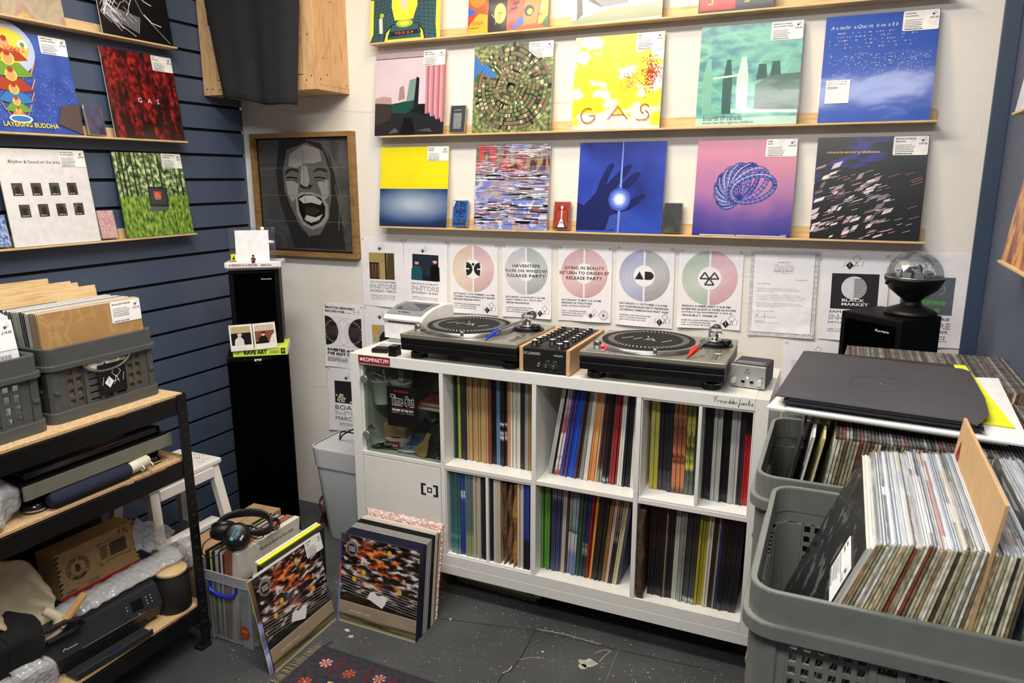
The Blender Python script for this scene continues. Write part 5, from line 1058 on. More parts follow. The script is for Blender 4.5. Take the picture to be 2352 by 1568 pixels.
mb.text('WARM2', .032, .0605, .031, .0065, wm); mb.text('VOLUME', .006, .043, .012, .0022, wm); mb.text('SOURCE', .031, .043, .012, .0022, wm)
for cx in (.008, .034):
    for a_ in range(-30, 211, 24): mb.disc(cx+.0105*math.cos(R(a_)), .028+.0105*math.sin(R(a_)), .0006, wm, .0005, 6)
mb.arc(-.018, .035, .0028, .0034, 0, 180, wm, .0005, 10); mb.build('front_lettering', mx)
for nm, x, r_ in (('front_knob', .008, .0052), ('front_knob', .034, .0052)): mb = MB(); mb.cyl(r_, 0, .012, CHROME, 24, b=.0008); mb.build(nm, mx, (x, 0, .028), (90, 0, 0))
mb = MB(); mb.lathe([(.0055, 0), (.0055, .003), (.0035, .003), (.0035, .0005)], CHROME, 20, cap=(False, False)); mb.build('headphone_socket', mx, (-.02, 0, .028), (90, 0, 0))
mb = MB(); F = Tm(0, 0, H+.0002, -90); g_ = mat('#9a9a98', .6)
for i in range(8): mb.line([(-.035+i*.009, .05), (-.035+i*.009, .05+.07)], .0006, g_, 0, F)
for x in (-.045, .0, .045): mb.line([(x+.02, .1), (x+.02, .3)], .0005, g_, 0, F)
mb.text('WARM2 ROTARY MIXER', .02, .35, .05, .0035, g_, 0, 0, 0, F)
mb.build('panel_print', mx)
def knob(x, y, r_, h, lg=False):
    mb = MB(); mb.lathe([(r_*1.25, 0), (r_*1.25, .0015), (r_*.95, .002), (r_*.9, h-.001), (r_*.85, h), (0, h)], BLACK, 24, cap=(True, False)); mb.disc(0, 0, r_*.78, mat('#ededed', .4), 0, 20, None, Tm(0, 0, h+.0002, -90))
    mb.build('rotary_knob', mx, (x, y, H+.0003))
for x, y in ((-.05, .04), (-.053, .085), (.0, .072), (.053, .06), (.045, .02)): knob(x, y, .0115, .018)
for i in range(6):
    for x in (-.05, .0, .05): knob(x, .135+i*.036+(.01 if x > 0 else 0), .0075, .0135)
# ---------------------------------------------------------------- label printer, card reader, small things
ZW = mat('#ececec', .35); ZG = mat('#8c8e92', .3)
zp = thing('label_printer', 'white label printer with a grey windowed lid behind the left turntable', 'printer', (.108, .20, .9), -3)
mb = MB(); w_ = .178
def prof(pts, x0, x1, m, r_=.0): return mb.loft([[(x, p[0], p[1]) for p in pts] for x in (x0, x0+.006, x1-.006, x1)], m, smooth=False)
mb.box(-w_/2+.008, w_/2-.008, .012, .2, .0, .02, mat('#b9babc', .4), .004); mb.loft([[(x*k, y, z) for x, y, z in ((-w_/2, .0, .02), (w_/2, .0, .02), (w_/2, .215, .02), (-w_/2, .215, .02))] for k in (1,)]+[[(-w_/2, -.002, .088), (w_/2, -.002, .088), (w_/2, .215, .088), (-w_/2, .215, .088)]], ZW, smooth=False); mb.build('printer_base', zp)
mb = MB(); P = [(-.008, .09), (-.014, .098), (-.006, .108), (.03, .124), (.08, .136), (.14, .141), (.2, .138), (.216, .128), (.216, .09)]
mb.loft([[(x, p[0]+dy, p[1]-dz) for p in P] for x, dy, dz in ((-w_/2-.001, .006, .006), (-w_/2+.006, 0, 0), (w_/2-.006, 0, 0), (w_/2+.001, .006, .006))], ZW, smooth=False); mb.build('lid', zp)
mb = MB(); Q = [(.004, .1145), (.03, .1252), (.08, .1372), (.135, .1420)]
mb.loft([[(x, p[0], p[1]+.0006) for p in Q] for x in (-w_/2+.008, w_/2-.008)], ZG, (False, False), closed=False, smooth=True); mb.build('grey_lid_panel', zp)
mb = MB(); Q = [(.038, .1275), (.06, .1328), (.09, .1390), (.12, .1415)]
mb.loft([[(x, p[0], p[1]+.0018) for p in Q] for x in (-.06, .06)], mat('#5d6064', .08), (False, False), closed=False); mb.build('lid_window', zp)
mb = MB(); mb.text('ZEBRA', -.01, 0, .04, .006, INK, bold=.02); mb.disc(-.018, .003, .0035, INK, .0006, 8); mb.build('lettering', zp, (-.01, .016, .1205), (-64, 0, 0))
mb = MB(); mb.box(-w_/2+.02, w_/2-.02, -.004, .0, .082, .0865, mat('#2c2d2f', .5), .0005); mb.build('paper_slot', zp)
st = MB(); st.tube([(0, 0, 0), (.003, 0, .11)], .0035, PAPER, 10)
sw = tag(st.build('paper_straw', None, (.075, .432, 1.02), (0, 0, 0)), 'red and white striped paper straw behind the label printer', 'straw')
mb = MB()
for i in range(4): mb.tube([(.0006+.0008*i-.003, -.0034, .012+i*.027), (.0028+.0008*i, -.0034, .024+i*.027)], .0016, RED, 6)
mb.build('red_stripe', sw)['label'] = 'red spiral stripes'
sw.location.z = .912
cr_ = thing('card_reader', 'small black card payment reader at the left end of the unit', 'card reader', (.098, .080, .9005), 10)
mb = MB(); mb.box(-.032, .032, -.045, .045, 0, .016, BLACK, .005); mb.build('reader_body', cr_)
mb = MB(); mb.box(-.026, .026, -.005, .04, .0162, .0172, mat('#a9adb0', .15), .0004); mb.build('reader_screen', cr_)
mb = MB()
for i in range(12): mb.box(-.024+(i % 3)*.017, -.012+(i % 3)*.017, -.04+(i//3)*.0085, -.0345+(i//3)*.0085, .016, .0172, mat('#2d2e31', .5), .0005)
mb.build('keypad', cr_)
bx = thing('charging_block', 'small black cube charger beside the card reader', 'charger', (.1775, .022, .9005), 4)
mb = MB(); mb.box(-.015, .015, -.012, .03, 0, .012, BLACK, .001); mb.build('charger_foot', bx); mb = MB(); mb.box(-.0145, .0145, -.0115, .03, .0125, .037, mat('#0f0f10', .15), .001); mb.build('charger_body', bx)
am = thing('headphone_amplifier', 'small headphone amplifier with silver front and two knobs at the right end', 'amplifier', (1.389, .10, .9), -6)
mb = MB(); mb.box(-.051, .051, .002, .125, .004, .071, mat('#303033', .55), .006); mb.build('amp_case', am)
mb = MB(); mb.box(-.052, .052, -.003, .002, .003, .072, mat('#c6c6c2', .35, .6), .002); mb.build('front_plate', am)
mb = MB(); F = Tm(0, 0, .0716, -90); mb.q(-.044, .02, .042, .06, mat('#45454a', .3), 0, F); mb.text('INVERTED AUDIO RECORD STORE', -.04, .045, .07, .006, PAPER, 0, .0003, 0, F); mb.text('HEADPHONE AMPLIFIER', -.04, .03, .04, .0035, PAPER, 0, .0003, 0, F); mb.text('ASSEMBLED BY HAND', .0, .026, .035, .003, PAPER, 0, .0003, 0, F); mb.build('top_label', am)
mb = MB(); mb.T = Tm(0, -.003, 0); mb.arc(-.002, .058, 0, .0035, 90, 270, INK, .0004, 12); mb.arc(.001, .058, .0028, .0035, -90, 90, INK, .0004, 12); mb.text('Pro-Ject', -.011, .0465, .02, .006, INK); mb.text('Head Box DS', -.010, .043, .019, .0022, INK)
for x, s_ in ((-.0165, 'Phones 1'), (.0095, 'Phones 2'), (.029, 'Volume')): mb.text(s_, x, .0085, .012, .0024, INK)
mb.arc(-.043, .0405, .0018, .0026, 0, 360, INK, .0004, 16); mb.arc(.043, .0375, .0018, .0026, 0, 360, INK, .0004, 16); mb.build('front_print', am)
for x in (-.039, .037): mb = MB(); mb.cyl(.0085, 0, .015, mat('#d9d9d6', .3, .4), 28, b=.001); mb.build('volume_knob', am, (x, -.003, .0235), (90, 0, 0))
for x in (-.0125, .013): mb = MB(); mb.lathe([(.0055, 0), (.0055, .002), (.0035, .002), (.0035, .0004), (0, .0004)], BLACK, 20, cap=(False, False)); mb.lathe([(.0062, 0), (.0062, .0012), (.0055, .0018)], CHROME, 20, cap=(False, False)); mb.build('headphone_socket', am, (x, -.003, .0215), (90, 0, 0))
mb = MB(); mb.disc(0, 0, .003, mat('#6fb4ff', .3, emit=5), 0); mb.disc(0, 0, .0018, mat('#e6f4ff', .3, emit=9), .0003); mb.build('power_light', am, (.0, -.0035, .0335))['label'] = 'glowing blue power light'
# case and carton under the unit
tc = thing('tool_case', 'beige flat plastic case on the floor under the white unit', 'case', (.535, .1, 0), -2)
BG = mat('#b5ad8a', .5); mb = MB(); mb.box(-.185, .185, 0, .26, .052, .085, BG, .004); mb.build('case_lid', tc); mb = MB(); mb.box(-.185, .185, .004, .26, .02, .0515, BG, .004); mb.box(-.17, .17, .006, .25, .0, .02, mat('#6f6b5c', .6), .003); mb.build('case_base', tc)
for x in (-.1, .13): mb = MB(); mb.box(x, x+.035, -.006, 0, .035, .066, mat('#3f4138', .4), .002); mb.build('latch', tc)
mb = MB(); mb.box(-.04, .05, -.004, .0, .062, .074, mat('#2a2618', .6), .002); mb.build('handle', tc)
mb = MB(); mb.box(-.02, .02, 0, .12, 0, .097, mat('#7d5c30', .8), .001); mb.box(-.0205, .0205, .01, .11, .02, .08, mat('#6c4c28', .8), 0); tag(mb.build('cardboard_carton', None, (.322, .04, 0), (0, 0, -4)), 'narrow brown carton standing under the left end of the unit', 'carton')
# ---------------------------------------------------------------- wall cabinet with T-shirt
cb = thing('wall_cabinet', 'pale plywood wall cupboard high in the left corner', 'cabinet', (0, 0, 1.858))
PL2 = PLY
x0, x1, y0 = -.856, -.278, .250
mb = MB(); mb.box(x0, x1, y0+.019, .459, 0, .018, PL2, .001); mb.build('base_panel', cb)
mb = MB(); mb.box(x1-.018, x1, y0+.019, .459, .0185, .78, PL2, .001); mb.build('side_panel', cb)
mb = MB(); mb.box(x0, x0+.018, y0+.019, .459, .0185, .78, PL2, .001); mb.build('side_panel', cb)
mb = MB(); mb.box(x0, x0+.075, y0, y0+.0185, 0, .78, PL2, .001); mb.box(x1-.06, x1, y0, y0+.0185, 0, .78, PL2, .001); mb.box(x0+.0755, x1-.0605, y0, y0+.0185, 0, .055, PL2, .001); mb.build('face_frame', cb)
mb = MB(); mb.box(x0+.078, x1-.063, y0+.002, y0+.018, .058, .78, PL2, .001); dr_ = mb.build('door', cb)
mb = MB(); mb.box(x0+.055, x0+.067, y0-.004, y0+.0, .27, .345, BLACK, .001); mb.box(x0+.067, x0+.083, y0-.004, y0, .295, .32, BLACK, .001)
for z in (.28, .307, .334): mb.cyl(.003, 0, .0015, CHROME, 10, Tm(x0+.061, y0-.004, z, 90))
mb.build('black_hinge', dr_)
mb = MB()
for x, z in ((x0+.02, .025), (x0+.05, .025), (x1-.045, .035), (x1-.02, .05), (x1-.03, .2), (x0+.09, .02)): mb.cyl(.003, 0, .0012, mat('#5a3d22', .5), 10, Tm(x, y0, z, 90))
for y, z in ((.3, .12), (.36, .33), (.44, .03), (.28, .04), (.32, .06)): mb.cyl(.003, 0, .0012, mat('#5a3d22', .5), 10, Tm(x1, y, z, 0, 90))
mb.build('screw_heads', cb)
# T-shirt hanging from above, lower part in view
TS = mat('#17181b', .85, bump=.3, bscale=400, var=.12)
def shirt(u, v):
    yb = .215; L = at(475, 0, 1, yb); pl, pr = at(520, 227, 1, yb), at(683, 245, 1, yb); tl, tr = at(474, 0, 1, yb), at(688, 0, 1, yb)
    a_ = tl.lerp(pl, 1-v) if False else Vector((tl.x+(pl.x-tl.x)*(1-v), yb, tl.z+(pl.z-tl.z)*(1-v))); b_ = Vector((tr.x+(pr.x-tr.x)*(1-v), yb, tr.z+(pr.z-tr.z)*(1-v)))
    p = a_.lerp(b_, u); s = 1-v*.3
    p.y += -.018*s*math.sin(u*9.5+.4)*(.4+.6*u)-.012*math.sin(u*23)*s*.3-.012; p.z += .006*math.sin(u*8)*(1-v)
    if v > .98: p.z += .12
    return tuple(p)
mb = MB(); mb.grid(shirt, 60, 24, TS); ts = mb.build('t_shirt'); md = ts.modifiers.new('t', 'SOLIDIFY'); md.thickness = .004
tag(ts, 'black T-shirt hanging in front of the plywood cupboard', 'T-shirt')
mb = MB(); mb.grid(lambda u, v: (lambda p: (p[0], p[1]-.0032, p[2]))(shirt(u, .055+.004*v)), 60, 1, mat('#1a1b1e', .9)); mb.build('hem_stitching', ts)
# ---------------------------------------------------------------- folding crates
def crate(label, loc, rotz, w, d, h, col, lit=True, name='folding_crate', ribs=True, nz=1):
    """w = short decorated front, d = long side; folding plastic crate"""
    t = thing(name, label, 'crate', loc, rotz)
    C = mat(col, .42, var=.04); rim = .045
    mb = MB(); ring(mb, w+.012, d+.012, .03, .012, h-rim, h, C); ring(mb, w+.026, d+.026, .034, .022, h-rim-.014, h-rim, C); mb.build('rim', t)
    mb = MB(); mb.slab(rrect(w, d, .03), .004, .012, C); ring(mb, w+.02, d+.02, .03, .014, 0, .030, C); mb.build('base', t)
    def panel(W, H, T, cols, rows, skip=()):
        """grid of bars with holes; W wide, H tall"""
        m = MB(); th = .006
        cw = W/cols; ch = H/rows
        for i in range(cols+1): m.box(i*cw-.0035-(.004 if i in skip else 0), i*cw+.0035+(.004 if i in skip else 0), 0, th, 0, H, C, 0, T)
        for j in range(rows+1): m.box(0, W, .0008, th-.0008, j*ch-.0035, j*ch+.0035, C, 0, T)
        return m
    z0 = .03; H = h-rim-.014-z0
    # short front and back: alternating hole columns and solid ribs
    for s_ in (0, 1):
        m = MB(); T = Tm(-w/2+.012, -d/2+.002, z0) if s_ == 0 else Tm(w/2-.012, d/2-.002, z0, 0, 0, 180); W = w-.024
        m.T = T
        if ribs:
            segs = [(0, .035, 'solid'), (.035, .085, 'g'), (.085, .14, 'slot'), (.14, W-.14, 'g'), (W-.14, W-.085, 'slot'), (W-.085, W-.035, 'g'), (W-.035, W, 'solid')]
        else: segs = [(0, .03, 'solid'), (.03, W/2-.05, 'sq'), (W/2-.05, W/2+.05, 'slot'), (W/2+.05, W-.03, 'sq'), (W-.03, W, 'solid')]
        for a_, b_, k in segs:
            if k == 'solid': m.box(a_, b_, 0, .006, 0, H, C, .001)
            elif k == 'slot':
                m.box(a_, a_+.012, -.006, .006, 0, H, C, .001); m.box(b_-.012, b_, -.006, .006, 0, H, C, .001)
                n = 6
                for j in range(n+1): m.box(a_+.011, b_-.011, -.004, .004, max(0, j*H/n-.007), min(H, j*H/n+.007), C, .0005)
            else:
                pitch = .0205 if k == 'g' else .024; nc = max(1, round((b_-a_)/pitch)); cw = (b_-a_)/nc; nr = round(H/(.027 if k == 'g' else .028)); ch = H/nr
                for i in range(nc+1): m.box(max(a_, a_+i*cw-.0045), min(b_, a_+i*cw+.0045), 0, .005, 0, H, C, 0)
                for j in range(nr+1): m.box(a_, b_, .0005, .0045, max(0, j*ch-(.0055 if j % 4 else .010)), min(H, j*ch+(.0055 if j % 4 else .010)), C, 0)
        m.build('end_panel', t)
    for s_ in (0, 1):
        L = d-.06; m = MB(); m.T = Tm(-w/2+.002, d/2-.03, z0, 0, 0, -90) if s_ == 0 else Tm(w/2-.002, -d/2+.03, z0, 0, 0, 90)
        hh = (H-.02)/2
        for q_ in (0, 1):
            zz = q_*(hh+.02); m.box(0, L, 0, .005, zz, zz+.012, C, 0); m.box(0, L, 0, .005, zz+hh-.012, zz+hh, C, 0)
            n = int(L/.026); nr = 3
            for i in range(n+1): m.box(i*L/n-.0045 if i else 0, i*L/n+.0045, 0, .005, zz, zz+hh, C, 0)
            for j in range(1, nr): m.box(0, L, .0005, .0045, zz+j*hh/nr-.005, zz+j*hh/nr+.005, C, 0)
        m.cyl(.006, .0, L, C, 12, Tm(0, -.003, hh+.01, 0, 90)); m.build('side_panel', t)
    for sx in (-1, 1):
        for sy in (-1, 1):
            m = MB(); m.slab([(sx*(w/2+.001), sy*(d/2-.03)), (sx*(w/2+.001), sy*(d/2-.008)), (sx*(w/2-.008), sy*(d/2+.001)), (sx*(w/2-.026), sy*(d/2+.001)), (sx*(w/2-.012), sy*(d/2-.006)), (sx*(w/2-.005), sy*(d/2-.012))][::(1 if sx*sy > 0 else -1)], z0, h-rim-.014, C)
            m.build('corner_post', t)
            m = MB(); m.box(sx*(w/2-.016)-.008, sx*(w/2-.016)+.008, sy*(d/2+.003)-.003, sy*(d/2+.003)+.003, z0+H*.42, z0+H*.5, C, .001); m.build('clip', t)
    return t
# left pair on the black rack; their decorated ends look into the room (+x)
CZT = .879
GC = '#4d4f4e'
c1 = crate('grey folding crate on the black rack with a black square sticker, holding kraft-fronted records', (-.507, -.770, CZT), 90, .33, .47, .205, GC)
S = Sheet(.088, .088); S.box(-.044, .044, -.0003, .0, 0, .088, mat('#0f0f10', .25), 0); S.logo(.5, .5, .75, PAPER, mat('#0f0f10', .25)); S.build('black_sticker', c1, (.012, -.2445, .045))
mb = MB(); C_ = mat(GC, .42, var=.04); E = [(.074*math.cos(R(a_)), .036*math.sin(R(a_)) if math.sin(R(a_)) < 0 else 0) for a_ in range(180, 361, 12)]
mb.tube([(x, -.001, z) for x, z in E], .0035, C_, 8); mb.poly([(x*.97, z*.95) for x, z in E], mat('#b89468', .7), -.004); mb.poly([(x*.72-.005, z*.86) for x, z in E], mat('#ded6c6', .7), -.003); mb.disc(-.006, -.016, .0035, INK, -.002, 12)
for i in range(5): mb.q(-.035+i*.003, -.006-i*.0045, -.012, -.0045-i*.0045, TINY, -.0025); mb.q(.006, -.006-i*.0045, .038-i*.002, -.0045-i*.0045, TINY, -.0025)
mb.build('handle_opening', c1, (.0, -.2445, .150))
c2 = crate('grey folding crate at the left photo edge on the black rack', (-.492, -1.135, CZT), 90, .33, .47, .205, GC)
# records in the two crates: planes face +x, stacked back to the wall
def lrec(x, y, z, tilt, W, H, t, face, edge, label, group=None, name='record', cat='record', art=None, roll=0):
    S = Sheet(W, H); S.box(-W/2, W/2, .0002, t, 0, H, edge, .0005); S.q(-W/2+.0005, .0005, W/2-.0005, H-.0005, face, .0001)
    if art: art(S)
    o = S.build(name, None, (x, y, z), (tilt, roll, 90)); return tag(o, label, cat, group)
KF = Art('creased_kraft', .35, 'Object', coat=.4); _n = KF.noise(7, 1, 1, 1, 5, dist=2.2, off=3); KFm = KF.done(KF.ramp(_n, [(.3, '#a37c4c'), (.5, '#ab8452'), (.55, '#b8925f'), (.6, '#a8814f')]))
rn = random.Random(12); X = -.283
k1 = lrec(X, -.770, CZT+.0125, -3, .312, .285, .004, KFm, '#c9a878', 'creased brown kraft sleeve with a price label, front of the left crate')
price_label(k1, .312, .285, 'MOCK-LIFE THEATRE', '£15.00', w=.098, h=.062, seed=4)
cols = ['#b08850', '#a27c48', '#b5905c', '#8e7c58', '#c9c5b8', '#d9d6cc', '#1c1d20', '#2a2c30', '#36383b', '#c2c4b4', '#b9bcaa', '#d2d4c4', '#a9ab9b', '#44483c', '#6c6a60', '#7a3f58', '#4a2f40', '#b9b9b9']
for i, c in enumerate(cols):
    X -= .0068; o = lrec(X, -.770, CZT+.0125, -3-.2*i, .312, .284+.004*rn.random(), .0056, mat('#e6e6e8', .3, coat=.4), c, '%s sleeve edge in the row behind the kraft front, left crate' % {0: 'brown', 1: 'dark brown', 2: 'light brown', 3: 'olive brown', 4: 'stone grey', 5: 'off-white', 6: 'jet black', 7: 'charcoal', 8: 'graphite', 9: 'pale sage', 10: 'sage', 11: 'cream green', 12: 'muted khaki', 13: 'dark olive', 14: 'taupe', 15: 'plum', 16: 'dark plum', 17: 'light grey'}[i])
for i, (dx, dh, ye) in enumerate(((.025, 0, 0), (.10, 0, 0), (.13, 0, 0), (.235, 0, 0))):
    W = .312; S = Sheet(W, .318+.003*i)
    S.box(-W/2, W/2, 0, .005, 0, S.H, WOOD, .001)
    if i == 0: S.R(-.04, .845, .58, .895, mat('#17181b', .3)); S.Tx('DEEP HOUSE', .3, .856, .26, .028, PAPER, bold=.02)
    if i == 1: S.R(-.04, .90, .3, .935, mat('#17181b', .3)); S.Tx('TECHNO', .05, .907, .2, .02, PAPER)
    o = S.build('wooden_divider', None, (X-dx, -.770+ye*0, CZT+.0125), (-10-.5*i, 0, 90)); tag(o, '%s plywood divider board standing in the left crate' % ('first', 'second', 'third', 'rearmost')[i], 'divider')
o = lrec(-.282, -1.135, CZT+.02, -8, .312, .275, .004, mat('#e4e6ea', .3, coat=.4), '#c9c9cc', 'white sleeve with a price label, front of the crate at the left photo edge')
price_label(o, .312, .275, 'INVERTED AUDIO', '£14.00', w=.11, h=.075, seed=9)
S = Sheet(.312, .275); 
for i in range(18): S.R(.78+i*.009, .60, .78+i*.009+.003+.002*(i % 3 == 0), .68, INK)
S.build('barcode', o)
for i in range(7): lrec(-.290-.009*i, -1.135, CZT+.02, -8.5-.3*i, .312, .285+.003*i, .007, mat('#dde0e6', .3, coat=.4), ('#d9d9d4', '#7a7e88', '#c9c4b0')[i % 3], 'one of the sleeves behind the white one in the crate at the left photo edge', 'sleeves in the crate at the left photo edge')
# ---------------------------------------------------------------- black rack
rk = thing('storage_rack', 'black metal rack with chipboard shelves along the blue wall', 'shelving', (0, 0, 0))
RX0, RX1, RY0, RY1 = -.72, -.20, -1.60, -.568
BM = mat('#08080a', .35, var=.15)
for nm, z in (('top', CZT), ('mid', .672), ('low', .166)):
    if nm == 'mid': pass
    mb = MB(); mb.box(RX0, RX1-.008, RY0, RY1-.004, z-.009, z-.0005, CHIP, .0005); mb.build('chipboard_shelf', rk)
    for a_ in ((RX1-.004, RX1, RY0, RY1), (RX0, RX0+.004, RY0, RY1), (RX0, RX1, RY1-.003, RY1)): mb = MB(); mb.box(*a_, z-.062, z-.010 if nm != 'x' else z, BM, .0005); mb.build('shelf_beam', rk)
for x, sx in ((RX1, -1), (RX0, 1)):
    for y, sy in ((RY1, -1), (RY0, 1)):
        mb = MB(); top = CZT-.002
        mb.box(min(x, x+sx*.032), max(x, x+sx*.032), min(y+.0, y-.0+sy*-.002), max(y, y+sy*-.002), .002, top, BM, 0)
        mb.box(min(x, x-sx*.002), max(x, x-sx*.002), min(y, y+sy*.036), max(y, y+sy*.036), .002, top, BM, 0)
        for k in range(22):
            z = .06+k*.038
            if z < top-.02: mb.box(x-sx*.0022, x-sx*.0028, y+sy*.010, y+sy*.024, z, z+.006, mat('#000000', .9), 0); mb.box(x-sx*.0022, x-sx*.0032, y+sy*.010, y+sy*.024, z-.0015, z, mat('#3c3d40', .3), 0)
        mb.build('upright_post', rk)
        mb = MB(); mb.box(min(x-sx*.003, x+sx*.034), max(x-sx*.003, x+sx*.034), min(y-sy*.003, y+sy*.04), max(y-sy*.003, y+sy*.04), 0, .012, mat('#0a0a0a', .7), .001); mb.build('plastic_foot', rk)
# ---- things on the middle level
Z2 = .672
t2 = thing('turntable', 'silver-edged turntable with black lid stored on the rack below the grey crates', 'turntable', (-.40, -.842, Z2), 90)
mb = MB(); mb.box(-.225, .225, -.17, .17, .045, .085, BLACK, .004); mb.box(-.2, .2, -.15, .15, .03, .045, BLACK, .003); mb.build('plinth', t2)
mb = MB(); mb.box(-.228, .228, -.178, -.17, .050, .088, mat('#a5a597', .35, .7), .001); mb.build('silver_front', t2)
mb = MB(); mb.box(-.222, .222, -.165, .165, .0855, .090, BLACKP, .001); mb.build('deck', t2)
mb = MB(); mb.box(-.205, .215, -.15, .16, .0905, .112, mat('#15161a', .12, coat=.6), .006); mb.box(.12, .2, -.12, .0, .112, .122, mat('#1d1c22', .15, coat=.6), .004); mb.build('dust_cover', t2)
for x in (-.18, .18):
    mb = MB(); mb.lathe([(0, 0), (.032, 0), (.034, .004), (.034, .012), (.03, .018), (.024, .03), (0, .03)], mat('#101113', .2, coat=.5), 28, cap=(False, False)); mb.lathe([(.0345, .006), (.0345, .010)], CHROME, 28, cap=(False, False)); mb.build('foot', t2, (x, -.13, 0))
rl = thing('roller_handle', 'dark blue felt roller with a cream tied end lying before the stored turntable', 'roller', (-.227, -.86, Z2+.0255))
mb = MB(); mb.tube([(0, -.15, 0), (0, -.14, 0), (0, .08, .0), (0, .09, 0)], [.014, .0225, .0225, .018], mat('#1c2236', .95, bump=.3, bscale=300), 16); mb.build('felt_sleeve', rl)
mb = MB(); mb.tube([(0, .09, 0), (0, .1, .002), (.0, .15, .006), (0, .158, .006)], [.017, .019, .019, .012], mat('#d6d0bd', .6, bump=.2), 16); mb.build('cream_end', rl)
for dy in (.12, .15): mb = MB(); mb.tube([(.02+.008*math.cos(R(a_)), dy, -.005+.008*math.sin(R(a_))) for a_ in range(0, 361, 40)], .0025, mat('#cfc9b6', .5), 6); mb.build('key_ring', rl)
# bubble wrap
BW = Art('bubble_wrap', .1, 'Object', coat=.6); v_ = BW.noise(80, tex='Voronoi', out='Distance'); BW.bump(v_, .8, .004)
BW.b.inputs['Alpha'].default_value = .36; BW.b.inputs['Specular IOR Level'].default_value = .8
BWm = BW.done(BW.ramp(v_, [(.1, '#f2f4f6'), (.7, '#dfe3e8')]))
def wrap(fn, nu, nv, label, sol=.003):
    m = MB(); m.grid(fn, nu, nv, BWm); o = m.build('bubble_wrap'); md = o.modifiers.new('t', 'SOLIDIFY'); md.thickness = sol; return tag(o, label, 'bubble wrap')
def N(*a): return mnoise.noise(Vector(a))
def pouch(cx, cy, z, rx, ry, h, seed):
    def f(u, v):
        a_ = 2*math.pi*u; ph = math.pi*(v-.5); r_ = 1+.22*N(math.cos(a_)*1.6, math.sin(a_)*1.6, v*3+seed); e = .55
        c = lambda t: math.copysign(abs(math.cos(t))**e, math.cos(t)); s_ = lambda t: math.copysign(abs(math.sin(t))**e, math.sin(t))
        return (cx+rx*c(a_)*abs(math.cos(ph))**.45*r_, cy+ry*s_(a_)*abs(math.cos(ph))**.45*r_, z+h*(.5+.5*s_(ph))+.012*N(u*12, v*9, seed)*(v > .15))
    return f
wrap(pouch(-.35, -1.195, Z2+.002, .14, .13, .115, 3), 56, 28, 'bubble-wrapped parcel beside the stored turntable on the middle rack shelf')
# dark mass on lower back so that the shelf is not empty: black flight case
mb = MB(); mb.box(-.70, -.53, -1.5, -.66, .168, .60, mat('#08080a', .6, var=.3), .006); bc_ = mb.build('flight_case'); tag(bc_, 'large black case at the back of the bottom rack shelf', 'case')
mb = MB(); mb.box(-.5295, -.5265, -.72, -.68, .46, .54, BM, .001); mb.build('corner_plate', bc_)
# ---- bottom level
Z3 = .166
pr = thing('inkjet_printer', 'black desktop printer with open paper tray on the bottom rack shelf', 'printer', (-.415, -.875, Z3+.0005), 87)
PB = mat('#26282c', .45, var=.08); mb = MB()
mb.loft([[(x, y, z) for y, z in ((-.15, .012), (.12, .0), (.12, .13), (-.125, .13), (-.15, .122), (-.172, .062))] for x in (-.18, .18)], PB, smooth=False); mb.build('body', pr)
mb = MB(); mb.box(-.178, .178, -.12, .118, .1305, .140, PB, .003); mb.build('scanner_lid', pr)
mb = MB(); mb.T = Tm(0, -.172, .0625, -20); mb.box(.085, .12, -.002, 0, .015, .048, mat('#07080a', .15), .001); mb.build('display', pr)
mb = MB(); mb.T = Tm(0, -.1715, .0615, -20)
for x, z in ((.135, .04), (.15, .04), (.135, .03), (.15, .03), (.135, .02), (.15, .02), (.07, .04), (.07, .03), (.1, .004)): mb.disc(x, z, .0016, PAPER, .0008, 8)
mb.q(-.08, -.001, .12, .0006, mat('#8c8e90', .4), .0006); mb.text('Canon', -.13, .012, .042, .012, mat('#c9cacc', .5), .03); mb.build('front_print', pr)
mb = MB(); mb.box(-.13, .13, -.1585, -.15, .012, .055, mat('#0b0c0d', .5), .001); mb.build('output_slot', pr)
mb = MB(); mb.box(-.13, .11, -.21, -.16, .004, .012, PB, .002); mb.box(-.13, .11, -.214, -.208, .004, .022, PB, .002); mb.box(-.02, .02, -.2, -.19, .012, .018, mat('#1c2440', .4), .001); mb.build('paper_tray', pr)
# brewery carton
bx = thing('beer_carton', 'brown beer carton with round black emblem and red edge behind the black printer', 'carton', (-.385, -.783, .309), 84)
bx.rotation_euler = (R(-4), 0, R(88))
S = Sheet(.262, .142); KB = mat('#b08d60', .75, var=.06); S.box(-.131, .131, .0005, .09, 0, .142, KB, .001)
rd_ = mat('#c0202a', .5); S.R(0, 0, 1, .06, rd_); bk_ = mat('#2a211b', .8)
for side in (0, 1):
    for k in range(9):
        zz = .08+k*.1; wx = .03+.03*((k*7) % 3)/2; x = 0 if side == 0 else 1; d = 1 if side == 0 else -1
        S.P([(x, zz), (x+d*wx, zz+.07), (x, zz+.09)][::d], bk_)
for r0, r1 in ((.0345, .036), (.0235, .0245)): S.arc(-.068, .078, r0, r1, 0, 360, bk_, .0009, 40)
S.text('B', -.0755, .067, .015, .023, bk_, bold=.04, n=.001)
def ringtext(t, a0, a1, r_, flip):
    for i, ch in enumerate(t):
        if ch == ' ': continue
        a_ = a0+(a1-a0)*i/(len(t)-1); vs, fs = textgeo(ch, .03, 0, 0, 1); S.add([(v[0]*.009, -.001, v[1]*.009) for v in vs], fs, bk_, False, Matrix.Translation((-.068+r_*math.cos(R(a_)), 0, .078+r_*math.sin(R(a_)))) @ Matrix.Rotation(-R(a_-90+(180 if flip else 0)), 4, 'Y') @ Matrix.Translation((-.003, 0, -.003)))
